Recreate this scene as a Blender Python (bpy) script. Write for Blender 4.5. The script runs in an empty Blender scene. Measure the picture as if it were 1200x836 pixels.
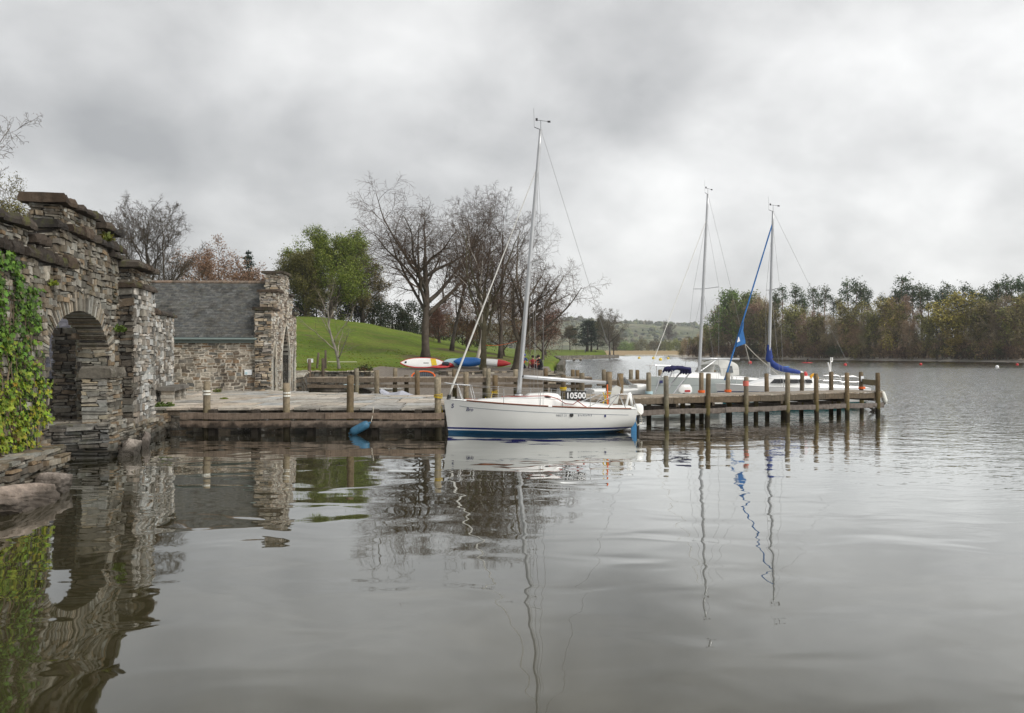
import bpy, bmesh, math, random
import numpy as np
from mathutils import Vector, Matrix

# ------------------------------------------------------------ camera, sky, sun
scene = bpy.context.scene
COL = scene.collection
R = math.radians
EYE = 2.7            # eye height over the lake
HOR = 413.0          # horizon row of the photograph (1200 x 836)
FPX = 1000.0         # focal length in photograph pixels

cam_d = bpy.data.cameras.new("camera")
cam = bpy.data.objects.new("camera", cam_d)
COL.objects.link(cam)
cam.location = (0, 0, EYE)
cam.rotation_euler = (R(90), 0, 0)
cam_d.sensor_width = 36
cam_d.lens = FPX / 1200 * 36
cam_d.shift_y = -(418 - HOR) / 1200
cam_d.clip_start = 0.1
cam_d.clip_end = 9000
scene.camera = cam

scene.view_settings.view_transform = 'Standard'
scene.view_settings.look = 'None'
scene.view_settings.gamma = 1
scene.view_settings.exposure = 0.76
scene.view_settings.use_curve_mapping = False

SUN_EL, SUN_AZ = 42, 124      # azimuth: compass style, clockwise from +Y
world = bpy.data.worlds.new("World")
scene.world = world
world.use_nodes = True
wt = world.node_tree
wt.nodes.clear()


class NT:
    """short-hand for building node trees"""
    def __init__(self, tree):
        self.t = tree

    def n(self, kind, **kw):
        nd = self.t.nodes.new(kind)
        for k, v in kw.items():
            if k.startswith('i_'):
                key = k[2:]
                key = int(key) if key.isdigit() else key.replace('_', ' ')
                s = nd.inputs[key]
                if hasattr(v, 'is_output') or isinstance(v, bpy.types.NodeSocket):
                    self.t.links.new(v, s)
                else:
                    s.default_value = v
            else:
                setattr(nd, k, v)
        return nd

    def link(self, a, b):
        self.t.links.new(a, b)

    def math(self, op, a, b=0.0, c=None, clamp=False):
        nd = self.t.nodes.new('ShaderNodeMath')
        nd.operation = op
        nd.use_clamp = clamp
        for i, v in enumerate((a, b, c)):
            if v is None:
                continue
            if isinstance(v, bpy.types.NodeSocket):
                self.t.links.new(v, nd.inputs[i])
            else:
                nd.inputs[i].default_value = v
        return nd.outputs[0]

    def noise(self, vec, scale, detail=4, rough=0.55, dist=0.0, out='Fac'):
        nd = self.t.nodes.new('ShaderNodeTexNoise')
        nd.inputs['Scale'].default_value = scale
        nd.inputs['Detail'].default_value = detail
        nd.inputs['Roughness'].default_value = rough
        nd.inputs['Distortion'].default_value = dist
        if vec is not None:
            self.t.links.new(vec, nd.inputs['Vector'])
        return nd.outputs[out]

    def ramp(self, fac, stops):
        nd = self.t.nodes.new('ShaderNodeValToRGB')
        cr = nd.color_ramp
        while len(cr.elements) < len(stops):
            cr.elements.new(0.5)
        for e, (p, c) in zip(cr.elements, stops):
            e.position = p
            e.color = (c, c, c, 1) if isinstance(c, (int, float)) else (*c, 1)
        self.t.links.new(fac, nd.inputs[0])
        return nd.outputs[0]

    def mix(self, fac, a, b, blend='MIX'):
        nd = self.t.nodes.new('ShaderNodeMix')
        nd.data_type = 'RGBA'
        nd.blend_type = blend
        for s, v in ((nd.inputs[0], fac), (nd.inputs[6], a), (nd.inputs[7], b)):
            if isinstance(v, bpy.types.NodeSocket):
                self.t.links.new(v, s)
            elif isinstance(v, (int, float)):
                s.default_value = v
            else:
                s.default_value = (*v, 1)
        return nd.outputs[2]

    def mapping(self, vec, scale=(1, 1, 1), rot=(0, 0, 0), loc=(0, 0, 0)):
        nd = self.t.nodes.new('ShaderNodeMapping')
        nd.inputs['Scale'].default_value = scale
        nd.inputs['Rotation'].default_value = rot
        nd.inputs['Location'].default_value = loc
        self.t.links.new(vec, nd.inputs['Vector'])
        return nd.outputs[0]


w = NT(wt)
sky = w.n('ShaderNodeTexSky', sky_type='NISHITA', sun_disc=False, sun_elevation=R(SUN_EL), sun_rotation=R(SUN_AZ))
sky.air_density = 1.0
sky.dust_density = 3.0
bg_clear = w.n('ShaderNodeBackground', i_Color=sky.outputs[0], i_Strength=0.07)
gen = w.n('ShaderNodeTexCoord').outputs['Generated']
sep = w.n('ShaderNodeSeparateXYZ', i_Vector=gen)
zc = w.math('ADD', w.math('MAXIMUM', sep.outputs[2], 0.0), 0.55)
cx = w.math('DIVIDE', sep.outputs[0], zc)
cy = w.math('DIVIDE', sep.outputs[1], zc)
comb = w.n('ShaderNodeCombineXYZ', i_X=cx, i_Y=cy, i_Z=0.0)
deck = w.mapping(comb.outputs[0], scale=(1.0, 1.0, 1), loc=(3.4, 1.7, 0), rot=(0, 0, R(-20)))
c1 = w.noise(deck, 1.9, 4, 0.48, 0.1)
c2 = w.noise(deck, 5.0, 7, 0.55, 0.15)
cl = w.math('ADD', w.math('MULTIPLY', c1, 0.66), w.math('MULTIPLY', c2, 0.34))
cloud = w.ramp(cl, [(0.33, (0.315, 0.317, 0.318)), (0.42, (0.415, 0.415, 0.413)), (0.51, (0.535, 0.535, 0.53)), (0.64, (0.70, 0.698, 0.688))])
# the cloud layer is thinner toward the open lake (to the east, +X) 
thin = w.math('MULTIPLY_ADD', sep.outputs[0], 0.26, 0.99)
bright = w.n('ShaderNodeVectorMath', operation='SCALE', i_0=cloud, i_3=thin)
bg_cloud = w.n('ShaderNodeBackground', i_Color=bright.outputs[0], i_Strength=1.0)
mixs = w.n('ShaderNodeMixShader', i_0=0.9)
w.link(bg_clear.outputs[0], mixs.inputs[1])
w.link(bg_cloud.outputs[0], mixs.inputs[2])
wo = w.n('ShaderNodeOutputWorld')
w.link(mixs.outputs[0], wo.inputs[0])

sun_d = bpy.data.lights.new("sun", 'SUN')
sun_d.energy = 1.5
sun_d.angle = R(25)
sun_d.color = (1.0, 0.96, 0.9)
sun = bpy.data.objects.new("sun", sun_d)
COL.objects.link(sun)
_sd = Vector((math.sin(R(SUN_AZ)) * math.cos(R(SUN_EL)), math.cos(R(SUN_AZ)) * math.cos(R(SUN_EL)), math.sin(R(SUN_EL))))
sun.rotation_euler = (-_sd).to_track_quat('-Z', 'Y').to_euler()

# ------------------------------------------------------------ helpers


def W(px, Y, z=0.0):
    """world point seen at column px of the photograph, Y metres in front of the camera"""
    return Vector(((px - 600) / FPX * Y, Y, z))


def ZY(py, Y):
    return EYE + (HOR - py) / FPX * Y


def srgb(r, g, b):
    f = lambda c: (c / 255 / 12.92) if c / 255 <= 0.04045 else ((c / 255 + 0.055) / 1.055) ** 2.4
    return (f(r), f(g), f(b))


def lerp(a, b, t):
    return a + (b - a) * t


def smooth(t):
    t = min(1, max(0, t))
    return t * t * (3 - 2 * t)


class MB:
    """collects geometry for ONE mesh object"""
    def __init__(self):
        self.v, self.c, self.f, self.m = [], [], [], []
        self.nv = 0
        self.col = (0.5, 0.5, 0.5)
        self.mi = 0

    def add(self, verts, faces, col=None, mi=None):
        """verts list/array (n,3); faces list of index tuples; col one colour or (n,3)"""
        verts = np.asarray(verts, dtype=np.float32).reshape(-1, 3)
        n = len(verts)
        col = self.col if col is None else col
        c = np.asarray(col, dtype=np.float32)
        if c.ndim == 1:
            c = np.tile(c, (n, 1))
        self.v.append(verts)
        self.c.append(c)
        off = self.nv
        k = self.mi if mi is None else mi
        for f in faces:
            self.f.append([i + off for i in f])
            self.m.append(k)
        self.nv += n

    def addq(self, verts, quads, col=None):
        """bulk: quads ndarray (m,k)"""
        self.add(verts, (), col)
        off = self.nv - len(verts)
        self.f.extend((np.asarray(quads) + off).tolist())
        self.m.extend([self.mi] * len(quads))

    HEX = [(0, 3, 2, 1), (4, 5, 6, 7), (0, 1, 5, 4), (1, 2, 6, 5), (2, 3, 7, 6), (3, 0, 4, 7)]

    def hexa(self, p8, col=None):
        self.add([tuple(p) for p in p8], self.HEX, col)

    def box(self, c, s, rotz=0.0, col=None, mat=None):
        x, y, z = s[0] / 2, s[1] / 2, s[2] / 2
        pts = [Vector(p) for p in ((-x, -y, -z), (x, -y, -z), (x, y, -z), (-x, y, -z), (-x, -y, z), (x, -y, z), (x, y, z), (-x, y, z))]
        M = mat if mat is not None else Matrix.Rotation(rotz, 3, 'Z')
        c = Vector(c)
        self.hexa([M @ p + c for p in pts], col)

    def bar(self, a, b, wd, ht, col=None, up=Vector((0, 0, 1))):
        """rectangular bar from a to b"""
        a, b = Vector(a), Vector(b)
        d = (b - a).normalized()
        s = d.cross(up)
        s = s.normalized() if s.length > 1e-4 else Vector((1, 0, 0))
        u = s.cross(d)
        s, u = s * wd / 2, u * ht / 2
        self.hexa([a - s - u, a + s - u, b + s - u, b - s - u, a - s + u, a + s + u, b + s + u, b - s + u], col)

    def tube(self, pts, rad, sides=8, col=None, cap=True, rfn=None):
        pts = [Vector(p) for p in pts]
        n = len(pts)
        if not hasattr(rad, '__len__'):
            rad = [rad] * n
        t = (pts[1] - pts[0]).normalized()
        ref = Vector((0, 0, 1)) if abs(t.z) < 0.9 else Vector((1, 0, 0))
        a = t.cross(ref).normalized()
        V = []
        for i in range(n):
            t = (pts[min(i + 1, n - 1)] - pts[max(i - 1, 0)])
            t = t.normalized() if t.length > 1e-9 else Vector((0, 0, 1))
            a = (a - t * a.dot(t))
            a = a.normalized() if a.length > 1e-6 else t.orthogonal().normalized()
            b = t.cross(a)
            for k in range(sides):
                th = 2 * math.pi * k / sides
                q = rad[i] * (rfn(i, k) if rfn else 1)
                V.append(pts[i] + a * math.cos(th) * q + b * math.sin(th) * q)
        F = []
        for i in range(n - 1):
            for k in range(sides):
                k2 = (k + 1) % sides
                F.append((i * sides + k, i * sides + k2, (i + 1) * sides + k2, (i + 1) * sides + k))
        if cap:
            F.append(tuple(range(sides))[::-1])
            F.append(tuple((n - 1) * sides + k for k in range(sides)))
        self.add([tuple(p) for p in V], F, col)

    def grid(self, rows, col=None, flip=False, closed=False):
        """rows: list of equal-length point lists"""
        nr, nc = len(rows), len(rows[0])
        V = [tuple(p) for r in rows for p in r]
        F = []
        for i in range(nr - 1):
            for j in range(nc - 1 + (1 if closed else 0)):
                j2 = (j + 1) % nc
                q = (i * nc + j, i * nc + j2, (i + 1) * nc + j2, (i + 1) * nc + j)
                F.append(q[::-1] if flip else q)
        self.add(V, F, col)

    def poly(self, pts, col=None):
        self.add([tuple(p) for p in pts], [tuple(range(len(pts)))], col)

    def prism(self, pts, vec, col=None):
        """polygon pts extruded along vec"""
        vec = Vector(vec)
        n = len(pts)
        a = [Vector(p) for p in pts]
        V = [tuple(p) for p in a] + [tuple(p + vec) for p in a]
        F = [tuple(range(n))[::-1], tuple(range(n, 2 * n))]
        for i in range(n):
            j = (i + 1) % n
            F.append((i, j, n + j, n + i))
        self.add(V, F, col)

    def blob(self, c, r, seed=0, rough=0.25, sub=2, col=None, flat=1.0):
        bm = bmesh.new()
        bmesh.ops.create_icosphere(bm, subdivisions=sub, radius=1)
        rn = random.Random(seed)
        ph = [(Vector((rn.uniform(-1, 1), rn.uniform(-1, 1), rn.uniform(-1, 1))) * 3, rn.uniform(0, 6)) for _ in range(6)]
        V = []
        for v in bm.verts:
            k = 1 + rough * sum(math.sin(v.co.dot(d) + p) for d, p in ph) / 3
            V.append((c[0] + v.co.x * r[0] * k, c[1] + v.co.y * r[1] * k, c[2] + v.co.z * r[2] * k))
        F = [tuple(x.index for x in f.verts) for f in bm.faces]
        bm.free()
        self.add(V, F, col)

    def rock(self, r, seed, col):
        """angular boulder: bevelled hull of random points with a rough skin"""
        rn = random.Random(seed)
        planes = []
        for _ in range(13):
            d = Vector((rn.gauss(0, 1), rn.gauss(0, 1), rn.gauss(0, 1))).normalized()
            planes.append((d, rn.uniform(0.62, 0.95)))
        for d in ((0, 0, 1), (0, 0, -1), (1, 0, 0), (-1, 0, 0), (0, 1, 0), (0, -1, 0)):
            planes.append((Vector(d), rn.uniform(0.8, 1.0)))
        bm = bmesh.new()
        bmesh.ops.create_icosphere(bm, subdivisions=5, radius=1)
        for v in bm.verts:
            u = v.co.normalized()
            k = 1 / (sum((max(0.0, u.dot(n)) / q) ** 30 for n, q in planes) ** (1 / 30))
            k *= 1 + 0.025 * math.sin(u.x * 11 + seed) * math.sin(u.z * 13) + 0.02 * math.sin(u.y * 23 + u.z * 17) + rn.uniform(-0.004, 0.004)
            k *= 1 + 0.022 * math.tanh(6 * math.sin((u.z + 0.25 * u.x) * 11 + seed)) - 0.05 * max(0.0, 1 - abs(math.sin(u.x * 3.1 + u.y * 2.2 + seed)) * 14)
            v.co = Vector((u.x * r[0], u.y * r[1], u.z * r[2])) * k
        bm.verts.index_update()
        V = [tuple(v.co) for v in bm.verts]
        F = [tuple(v.index for v in f.verts) for f in bm.faces]
        bm.free()
        self.add(V, F, col)

    def build(self, name, mats, parent=None, smooth_sh=False):
        me = bpy.data.meshes.new(name)
        V = np.concatenate(self.v) if self.v else np.zeros((0, 3), np.float32)
        C = np.concatenate(self.c) if self.c else np.zeros((0, 3), np.float32)
        sizes = np.fromiter((len(f) for f in self.f), dtype=np.int32, count=len(self.f))
        flat = np.fromiter((i for f in self.f for i in f), dtype=np.int32, count=int(sizes.sum()))
        me.vertices.add(len(V))
        me.vertices.foreach_set('co', V.ravel())
        me.loops.add(len(flat))
        me.loops.foreach_set('vertex_index', flat)
        me.polygons.add(len(sizes))
        starts = np.concatenate([[0], np.cumsum(sizes)[:-1]]).astype(np.int32) if len(sizes) else np.zeros(0, np.int32)
        me.polygons.foreach_set('loop_start', starts)
        me.polygons.foreach_set('loop_total', sizes)
        me.polygons.foreach_set('material_index', np.asarray(self.m, dtype=np.int32))
        me.polygons.foreach_set('use_smooth', np.full(len(sizes), smooth_sh, dtype=bool))
        at = me.color_attributes.new('col', 'FLOAT_COLOR', 'POINT')
        at.data.foreach_set('color', np.concatenate([C, np.ones((len(C), 1), np.float32)], axis=1).ravel())
        me.update(calc_edges=True)
        me.validate()
        for m in (mats if isinstance(mats, (list, tuple)) else [mats]):
            me.materials.append(m)
        o = bpy.data.objects.new(name, me)
        COL.objects.link(o)
        if parent is not None:
            o.parent = parent
        return o


def tag(o, label=None, cat=None, group=None, kind=None):
    if label:
        o['label'] = label
    if cat:
        o['category'] = cat
    if group:
        o['group'] = group
    if kind:
        o['kind'] = kind
    return o


def thing(name, label, cat, loc=(0, 0, 0), rotz=0.0, group=None):
    o = bpy.data.objects.new(name, None)
    o.empty_display_size = 0.2
    COL.objects.link(o)
    o.location = loc
    o.rotation_euler = (0, 0, rotz)
    return tag(o, label, cat, group)


def copy_tree(o, parent=None):
    c = o.copy()
    COL.objects.link(c)
    c.parent = parent
    for ch in list(o.children):
        copy_tree(ch, c)
    return c


_ONES = "first second third fourth fifth sixth seventh eighth ninth tenth eleventh twelfth thirteenth fourteenth fifteenth sixteenth seventeenth eighteenth nineteenth".split()
_TENS = {2: "twent", 3: "thirt", 4: "fort", 5: "fift", 6: "sixt", 7: "sevent", 8: "eight", 9: "ninet"}


def ordinal(n):
    if n >= 100:
        return 'hundred and ' + ordinal(n - 100) if n > 100 else 'hundredth'
    if n < 20:
        return _ONES[n - 1]
    t, u = divmod(n, 10)
    return _TENS[t] + ("ieth" if u == 0 else "y-" + _ONES[u - 1])


# ------------------------------------------------------------ materials
def new_mat(name):
    m = bpy.data.materials.new(name)
    m.use_nodes = True
    m.node_tree.nodes.clear()
    t = NT(m.node_tree)
    out = t.n('ShaderNodeOutputMaterial')
    b = t.n('ShaderNodeBsdfPrincipled')
    t.link(b.outputs[0], out.inputs[0])
    return m, t, b, out


def objco(t):
    return t.n('ShaderNodeTexCoord').outputs['Object']


def plain(name, col, rough=0.5, spec=0.5, metal=0.0, var=0.12, scale=6.0, bump=0.0, coat=0.0):
    m, t, b, out = new_mat(name)
    co = objco(t)
    n = t.noise(co, scale, 5, 0.6)
    f = t.ramp(n, [(0.3, 1 - var), (0.7, 1 + var * 0.5)])
    t.link(t.mix(1.0, col, f, 'MULTIPLY'), b.inputs['Base Color'])
    b.inputs['Roughness'].default_value = rough
    b.inputs['Metallic'].default_value = metal
    b.inputs['Specular IOR Level'].default_value = spec
    b.inputs['Coat Weight'].default_value = coat
    if bump:
        bp = t.n('ShaderNodeBump', i_Height=t.noise(co, scale * 5, 4), i_Strength=bump, i_Distance=0.02)
        t.link(bp.outputs[0], b.inputs['Normal'])
    return m


def stone_mat(name, lichen=0.5, moss=0.0, damp=True, big=1.2):
    m, t, b, out = new_mat(name)
    co = objco(t)
    at = t.n('ShaderNodeAttribute', attribute_name='col').outputs['Color']
    n1 = t.noise(co, 9, 6, 0.65)
    c = t.mix(1.0, at, t.ramp(n1, [(0.25, 0.55), (0.75, 1.35)]), 'MULTIPLY')
    # pale crusts of lichen and dark runs
    n2 = t.noise(co, 7.0, 7, 0.7, 0.4)
    n3 = t.noise(co, big, 3, 0.5)
    lf = t.math('MULTIPLY', t.ramp(n2, [(0.56, 0.0), (0.64, 1.0)]), t.ramp(n3, [(0.42, 0.0), (0.6, 1.0)]))
    c = t.mix(t.math('MULTIPLY', lf, lichen), c, (0.46, 0.46, 0.43))
    n4 = t.noise(t.mapping(co, scale=(1, 1, 0.25), loc=(5, 2, 1)), 1.6, 5, 0.6)
    c = t.mix(t.math('MULTIPLY', t.ramp(n4, [(0.5, 0.0), (0.66, 1.0)]), 0.65), c, t.mix(1.0, c, (0.32, 0.29, 0.26), 'MULTIPLY'))
    if moss:
        n5 = t.noise(t.mapping(co, loc=(9, 9, 9)), 1.8, 6, 0.65)
        c = t.mix(t.math('MULTIPLY', t.ramp(n5, [(0.56, 0.0), (0.68, 1.0)]), moss), c, (0.10, 0.11, 0.025))
    if damp:   # splash line of the lake
        z = t.n('ShaderNodeSeparateXYZ', i_Vector=t.n('ShaderNodeNewGeometry').outputs['Position']).outputs[2]
        z = t.math('ADD', z, t.math('MULTIPLY', t.noise(co, 3, 3), -0.3))
        d = t.ramp(z, [(0.02, 1.0), (0.30, 0.0)])
        c = t.mix(t.math('MULTIPLY', d, 0.8), c, (0.018, 0.016, 0.012))
    t.link(c, b.inputs['Base Color'])
    b.inputs['Roughness'].default_value = 0.9
    b.inputs['Specular IOR Level'].default_value = 0.25
    bp = t.n('ShaderNodeBump', i_Height=t.noise(co, 32, 6, 0.7), i_Strength=0.9, i_Distance=0.02)
    t.link(bp.outputs[0], b.inputs['Normal'])
    return m


def wood_mat(name, green=0.0, wet=True):
    m, t, b, out = new_mat(name)
    co = objco(t)
    at = t.n('ShaderNodeAttribute', attribute_name='col').outputs['Color']
    n1 = t.noise(t.mapping(co, scale=(0.5, 0.5, 0.5)), 14, 6, 0.7)
    c = t.mix(1.0, at, t.ramp(n1, [(0.25, 0.5), (0.75, 1.35)]), 'MULTIPLY')
    n2 = t.noise(t.mapping(co, scale=(9, 9, 0.5)), 3, 4, 0.6)
    c = t.mix(t.ramp(n2, [(0.45, 0.0), (0.8, 0.6)]), c, t.mix(1.0, c, (0.4, 0.36, 0.3), 'MULTIPLY'))
    z = t.n('ShaderNodeSeparateXYZ', i_Vector=t.n('ShaderNodeNewGeometry').outputs['Position']).outputs[2]
    zn = t.math('ADD', z, t.math('MULTIPLY', t.noise(co, 4, 3), -0.5))
    if green:
        g = t.ramp(zn, [(0.1, 1.0), (0.75, 0.0)])
        c = t.mix(t.math('MULTIPLY', g, green), c, (0.10, 0.085, 0.02))
    if wet:
        d = t.ramp(zn, [(0.0, 1.0), (0.13, 0.0)])
        c = t.mix(t.math('MULTIPLY', d, 0.85), c, (0.016, 0.013, 0.01))
    t.link(c, b.inputs['Base Color'])
    b.inputs['Roughness'].default_value = 0.85
    b.inputs['Specular IOR Level'].default_value = 0.25
    bp = t.n('ShaderNodeBump', i_Height=n2, i_Strength=0.6, i_Distance=0.02)
    t.link(bp.outputs[0], b.inputs['Normal'])
    return m


def vc_mat(name, rough=0.85, transl=0.0, vary=0.25, objvary=0.0, spec=0.3, nscale=3.0):
    """vertex-colour material for bark, twigs and leaves"""
    m, t, b, out = new_mat(name)
    at = t.n('ShaderNodeAttribute', attribute_name='col').outputs['Color']
    n = t.noise(objco(t), nscale, 3)
    c = t.mix(1.0, at, t.ramp(n, [(0.3, 1 - vary), (0.7, 1 + vary)]), 'MULTIPLY')
    if objvary:
        oi = t.n('ShaderNodeObjectInfo').outputs['Random']
        hs = t.n('ShaderNodeHueSaturation', i_Color=c)
        t.link(t.math('MULTIPLY_ADD', oi, objvary * 0.12, 0.5 - objvary * 0.06), hs.inputs['Hue'])
        t.link(t.math('MULTIPLY_ADD', oi, objvary, 1 - objvary * 0.5), hs.inputs['Value'])
        c = hs.outputs[0]
    t.link(c, b.inputs['Base Color'])
    b.inputs['Roughness'].default_value = rough
    b.inputs['Specular IOR Level'].default_value = spec
    if transl:
        tr = t.n('ShaderNodeBsdfTranslucent', i_Color=c)
        mx = t.n('ShaderNodeMixShader', i_0=transl)
        t.link(b.outputs[0], mx.inputs[1])
        t.link(tr.outputs[0], mx.inputs[2])
        t.link(mx.outputs[0], out.inputs[0])
    return m


M = {}
M['stone'] = stone_mat('slate_rubble', 0.45, 0.25)
M['stone_pale'] = stone_mat('lichened_rubble', 0.85, 0.1, big=0.8)
M['coping'] = stone_mat('mossy_coping', 0.06, 0.5, damp=False)
M['hutstone'] = stone_mat('brown_rubble', 0.5, 0.1, damp=False)
M['rock'] = stone_mat('pink_boulder', 0.12, 0.0)
M['slate'] = stone_mat('roof_slate', 0.12, 0.1, damp=False)
M['flag'] = stone_mat('paving_flag', 0.55, 0.2, damp=False)
M['wood'] = wood_mat('weathered_plank')
M['post'] = wood_mat('algae_post', green=0.75)
M['bark'] = vc_mat('bark', 0.9, vary=0.4, nscale=2)
M['twig'] = vc_mat('twig', 0.9, vary=0.2)
M['leaf'] = vc_mat('leaf', 0.55, transl=0.3, vary=0.25)
M['fartree'] = vc_mat('far_twig', 0.9, vary=0.25, objvary=0.5, nscale=0.4)
M['farleaf'] = vc_mat('far_leaf', 0.7, transl=0.2, vary=0.3, objvary=0.35, nscale=0.4)
M['white'] = plain('white_gelcoat', (0.80, 0.80, 0.78), 0.25, 0.5, var=0.06, scale=2, coat=0.3)
M['deck'] = plain('deck_gelcoat', (0.82, 0.82, 0.80), 0.5, 0.4, var=0.05, scale=3)
M['alu'] = plain('anodised_mast', (0.50, 0.51, 0.52), 0.38, metal=0.6, var=0.12, scale=1.5)
M['steel'] = plain('stainless_rail', (0.62, 0.62, 0.62), 0.25, metal=0.9, var=0.05)
M['wire'] = plain('rig_wire', (0.28, 0.28, 0.28), 0.5, metal=0.3)
M['rope'] = plain('pale_rope', (0.55, 0.52, 0.44), 0.9, var=0.2, scale=40)
M['red_rope'] = plain('red_rope', (0.35, 0.05, 0.03), 0.9)
M['yellow_rope'] = plain('yellow_rope', (0.60, 0.42, 0.02), 0.9)
M['teak'] = plain('teak_rail', (0.22, 0.075, 0.035), 0.6, var=0.25, scale=8)
M['black'] = plain('black_plastic', (0.015, 0.015, 0.016), 0.5)
M['glass'] = plain('smoked_window', (0.015, 0.017, 0.02), 0.08, spec=0.6)
M['blue_canvas'] = plain('blue_canvas', (0.015, 0.042, 0.21), 0.8, var=0.25, scale=5)
M['sky_canvas'] = plain('light_blue_canvas', (0.03, 0.15, 0.40), 0.8, var=0.2, scale=5)
M['navy'] = plain('navy_canvas', (0.012, 0.012, 0.07), 0.85, var=0.25, scale=6)
M['grey_canvas'] = plain('grey_canvas', (0.50, 0.50, 0.47), 0.8, var=0.15, scale=3)
M['furled'] = plain('furled_sail', (0.66, 0.65, 0.61), 0.8, var=0.15, scale=6)
M['fender_blue'] = plain('blue_fender', (0.035, 0.13, 0.22), 0.5, var=0.3, scale=9)
M['fender_white'] = plain('white_fender', (0.72, 0.72, 0.66), 0.5, var=0.15, scale=9)
M['rudder'] = plain('rudder_blue', (0.05, 0.22, 0.45), 0.5, var=0.1)
M['orange'] = plain('orange_plastic', (0.75, 0.13, 0.015), 0.5, var=0.12)
M['amber'] = plain('yellow_lifebuoy', (0.75, 0.36, 0.01), 0.6, var=0.1)
M['red'] = plain('red_plastic', (0.50, 0.025, 0.025), 0.45, var=0.15)
M['yellow'] = plain('yellow_plastic', (0.70, 0.50, 0.02), 0.5)
M['kayak_blue'] = plain('blue_plastic', (0.015, 0.14, 0.45), 0.45, var=0.1)
M['paleblue'] = plain('pale_blue_plastic', (0.42, 0.60, 0.66), 0.45)
M['tarp'] = plain('grey_tarpaulin', (0.36, 0.37, 0.42), 0.7, var=0.15, scale=2)
M['tarp_dark'] = plain('charcoal_tarpaulin', (0.035, 0.035, 0.045), 0.7)
M['paper'] = plain('notice_paper', (0.75, 0.78, 0.80), 0.7)
M['ink'] = plain('navy_lettering', (0.02, 0.025, 0.12), 0.6)
M['greyink'] = plain('grey_lettering', (0.25, 0.27, 0.30), 0.6)
M['letter_white'] = plain('white_lettering', (0.85, 0.85, 0.85), 0.6, var=0.02)
M['gutter'] = plain('grey_gutter', (0.16, 0.20, 0.19), 0.5)
M['iron'] = plain('black_iron', (0.02, 0.02, 0.022), 0.6)
M['skin'] = plain('skin', (0.50, 0.30, 0.22), 0.6)


def hull_mat(name, top, bands):
    """topside paint with painted bands; bands = [(z0, z1, colour)] in boat coordinates"""
    m, t, b, out = new_mat(name)
    co = objco(t)
    z = t.n('ShaderNodeSeparateXYZ', i_Vector=co).outputs[2]
    n = t.noise(co, 1.5, 4)
    c = t.mix(1.0, top, t.ramp(n, [(0.3, 0.95), (0.7, 1.0)]), 'MULTIPLY')
    for z0, z1, cc in bands:
        f = t.math('MULTIPLY', t.math('GREATER_THAN', z, z0), t.math('LESS_THAN', z, z1))
        c = t.mix(f, c, cc)
    t.link(c, b.inputs['Base Color'])
    b.inputs['Roughness'].default_value = 0.28
    b.inputs['Coat Weight'].default_value = 0.25
    return m


def ground_mat(name, cols, scale=0.6, fine=6.0, bump=0.4, rough=0.95, extra=None):
    m, t, b, out = new_mat(name)
    co = objco(t)
    n1 = t.noise(co, scale, 6, 0.6)
    n2 = t.noise(co, fine, 6, 0.7)
    f = t.math('ADD', t.math('MULTIPLY', n1, 0.6), t.math('MULTIPLY', n2, 0.4))
    k = len(cols)
    c = t.ramp(f, [(0.34 + 0.34 * i / max(1, k - 1), cc) for i, cc in enumerate(cols)])
    if extra:
        c = extra(t, co, c)
    t.link(c, b.inputs['Base Color'])
    b.inputs['Roughness'].default_value = rough
    b.inputs['Specular IOR Level'].default_value = 0.2
    bp = t.n('ShaderNodeBump', i_Height=n2, i_Strength=bump, i_Distance=0.1)
    t.link(bp.outputs[0], b.inputs['Normal'])
    return m


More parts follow.
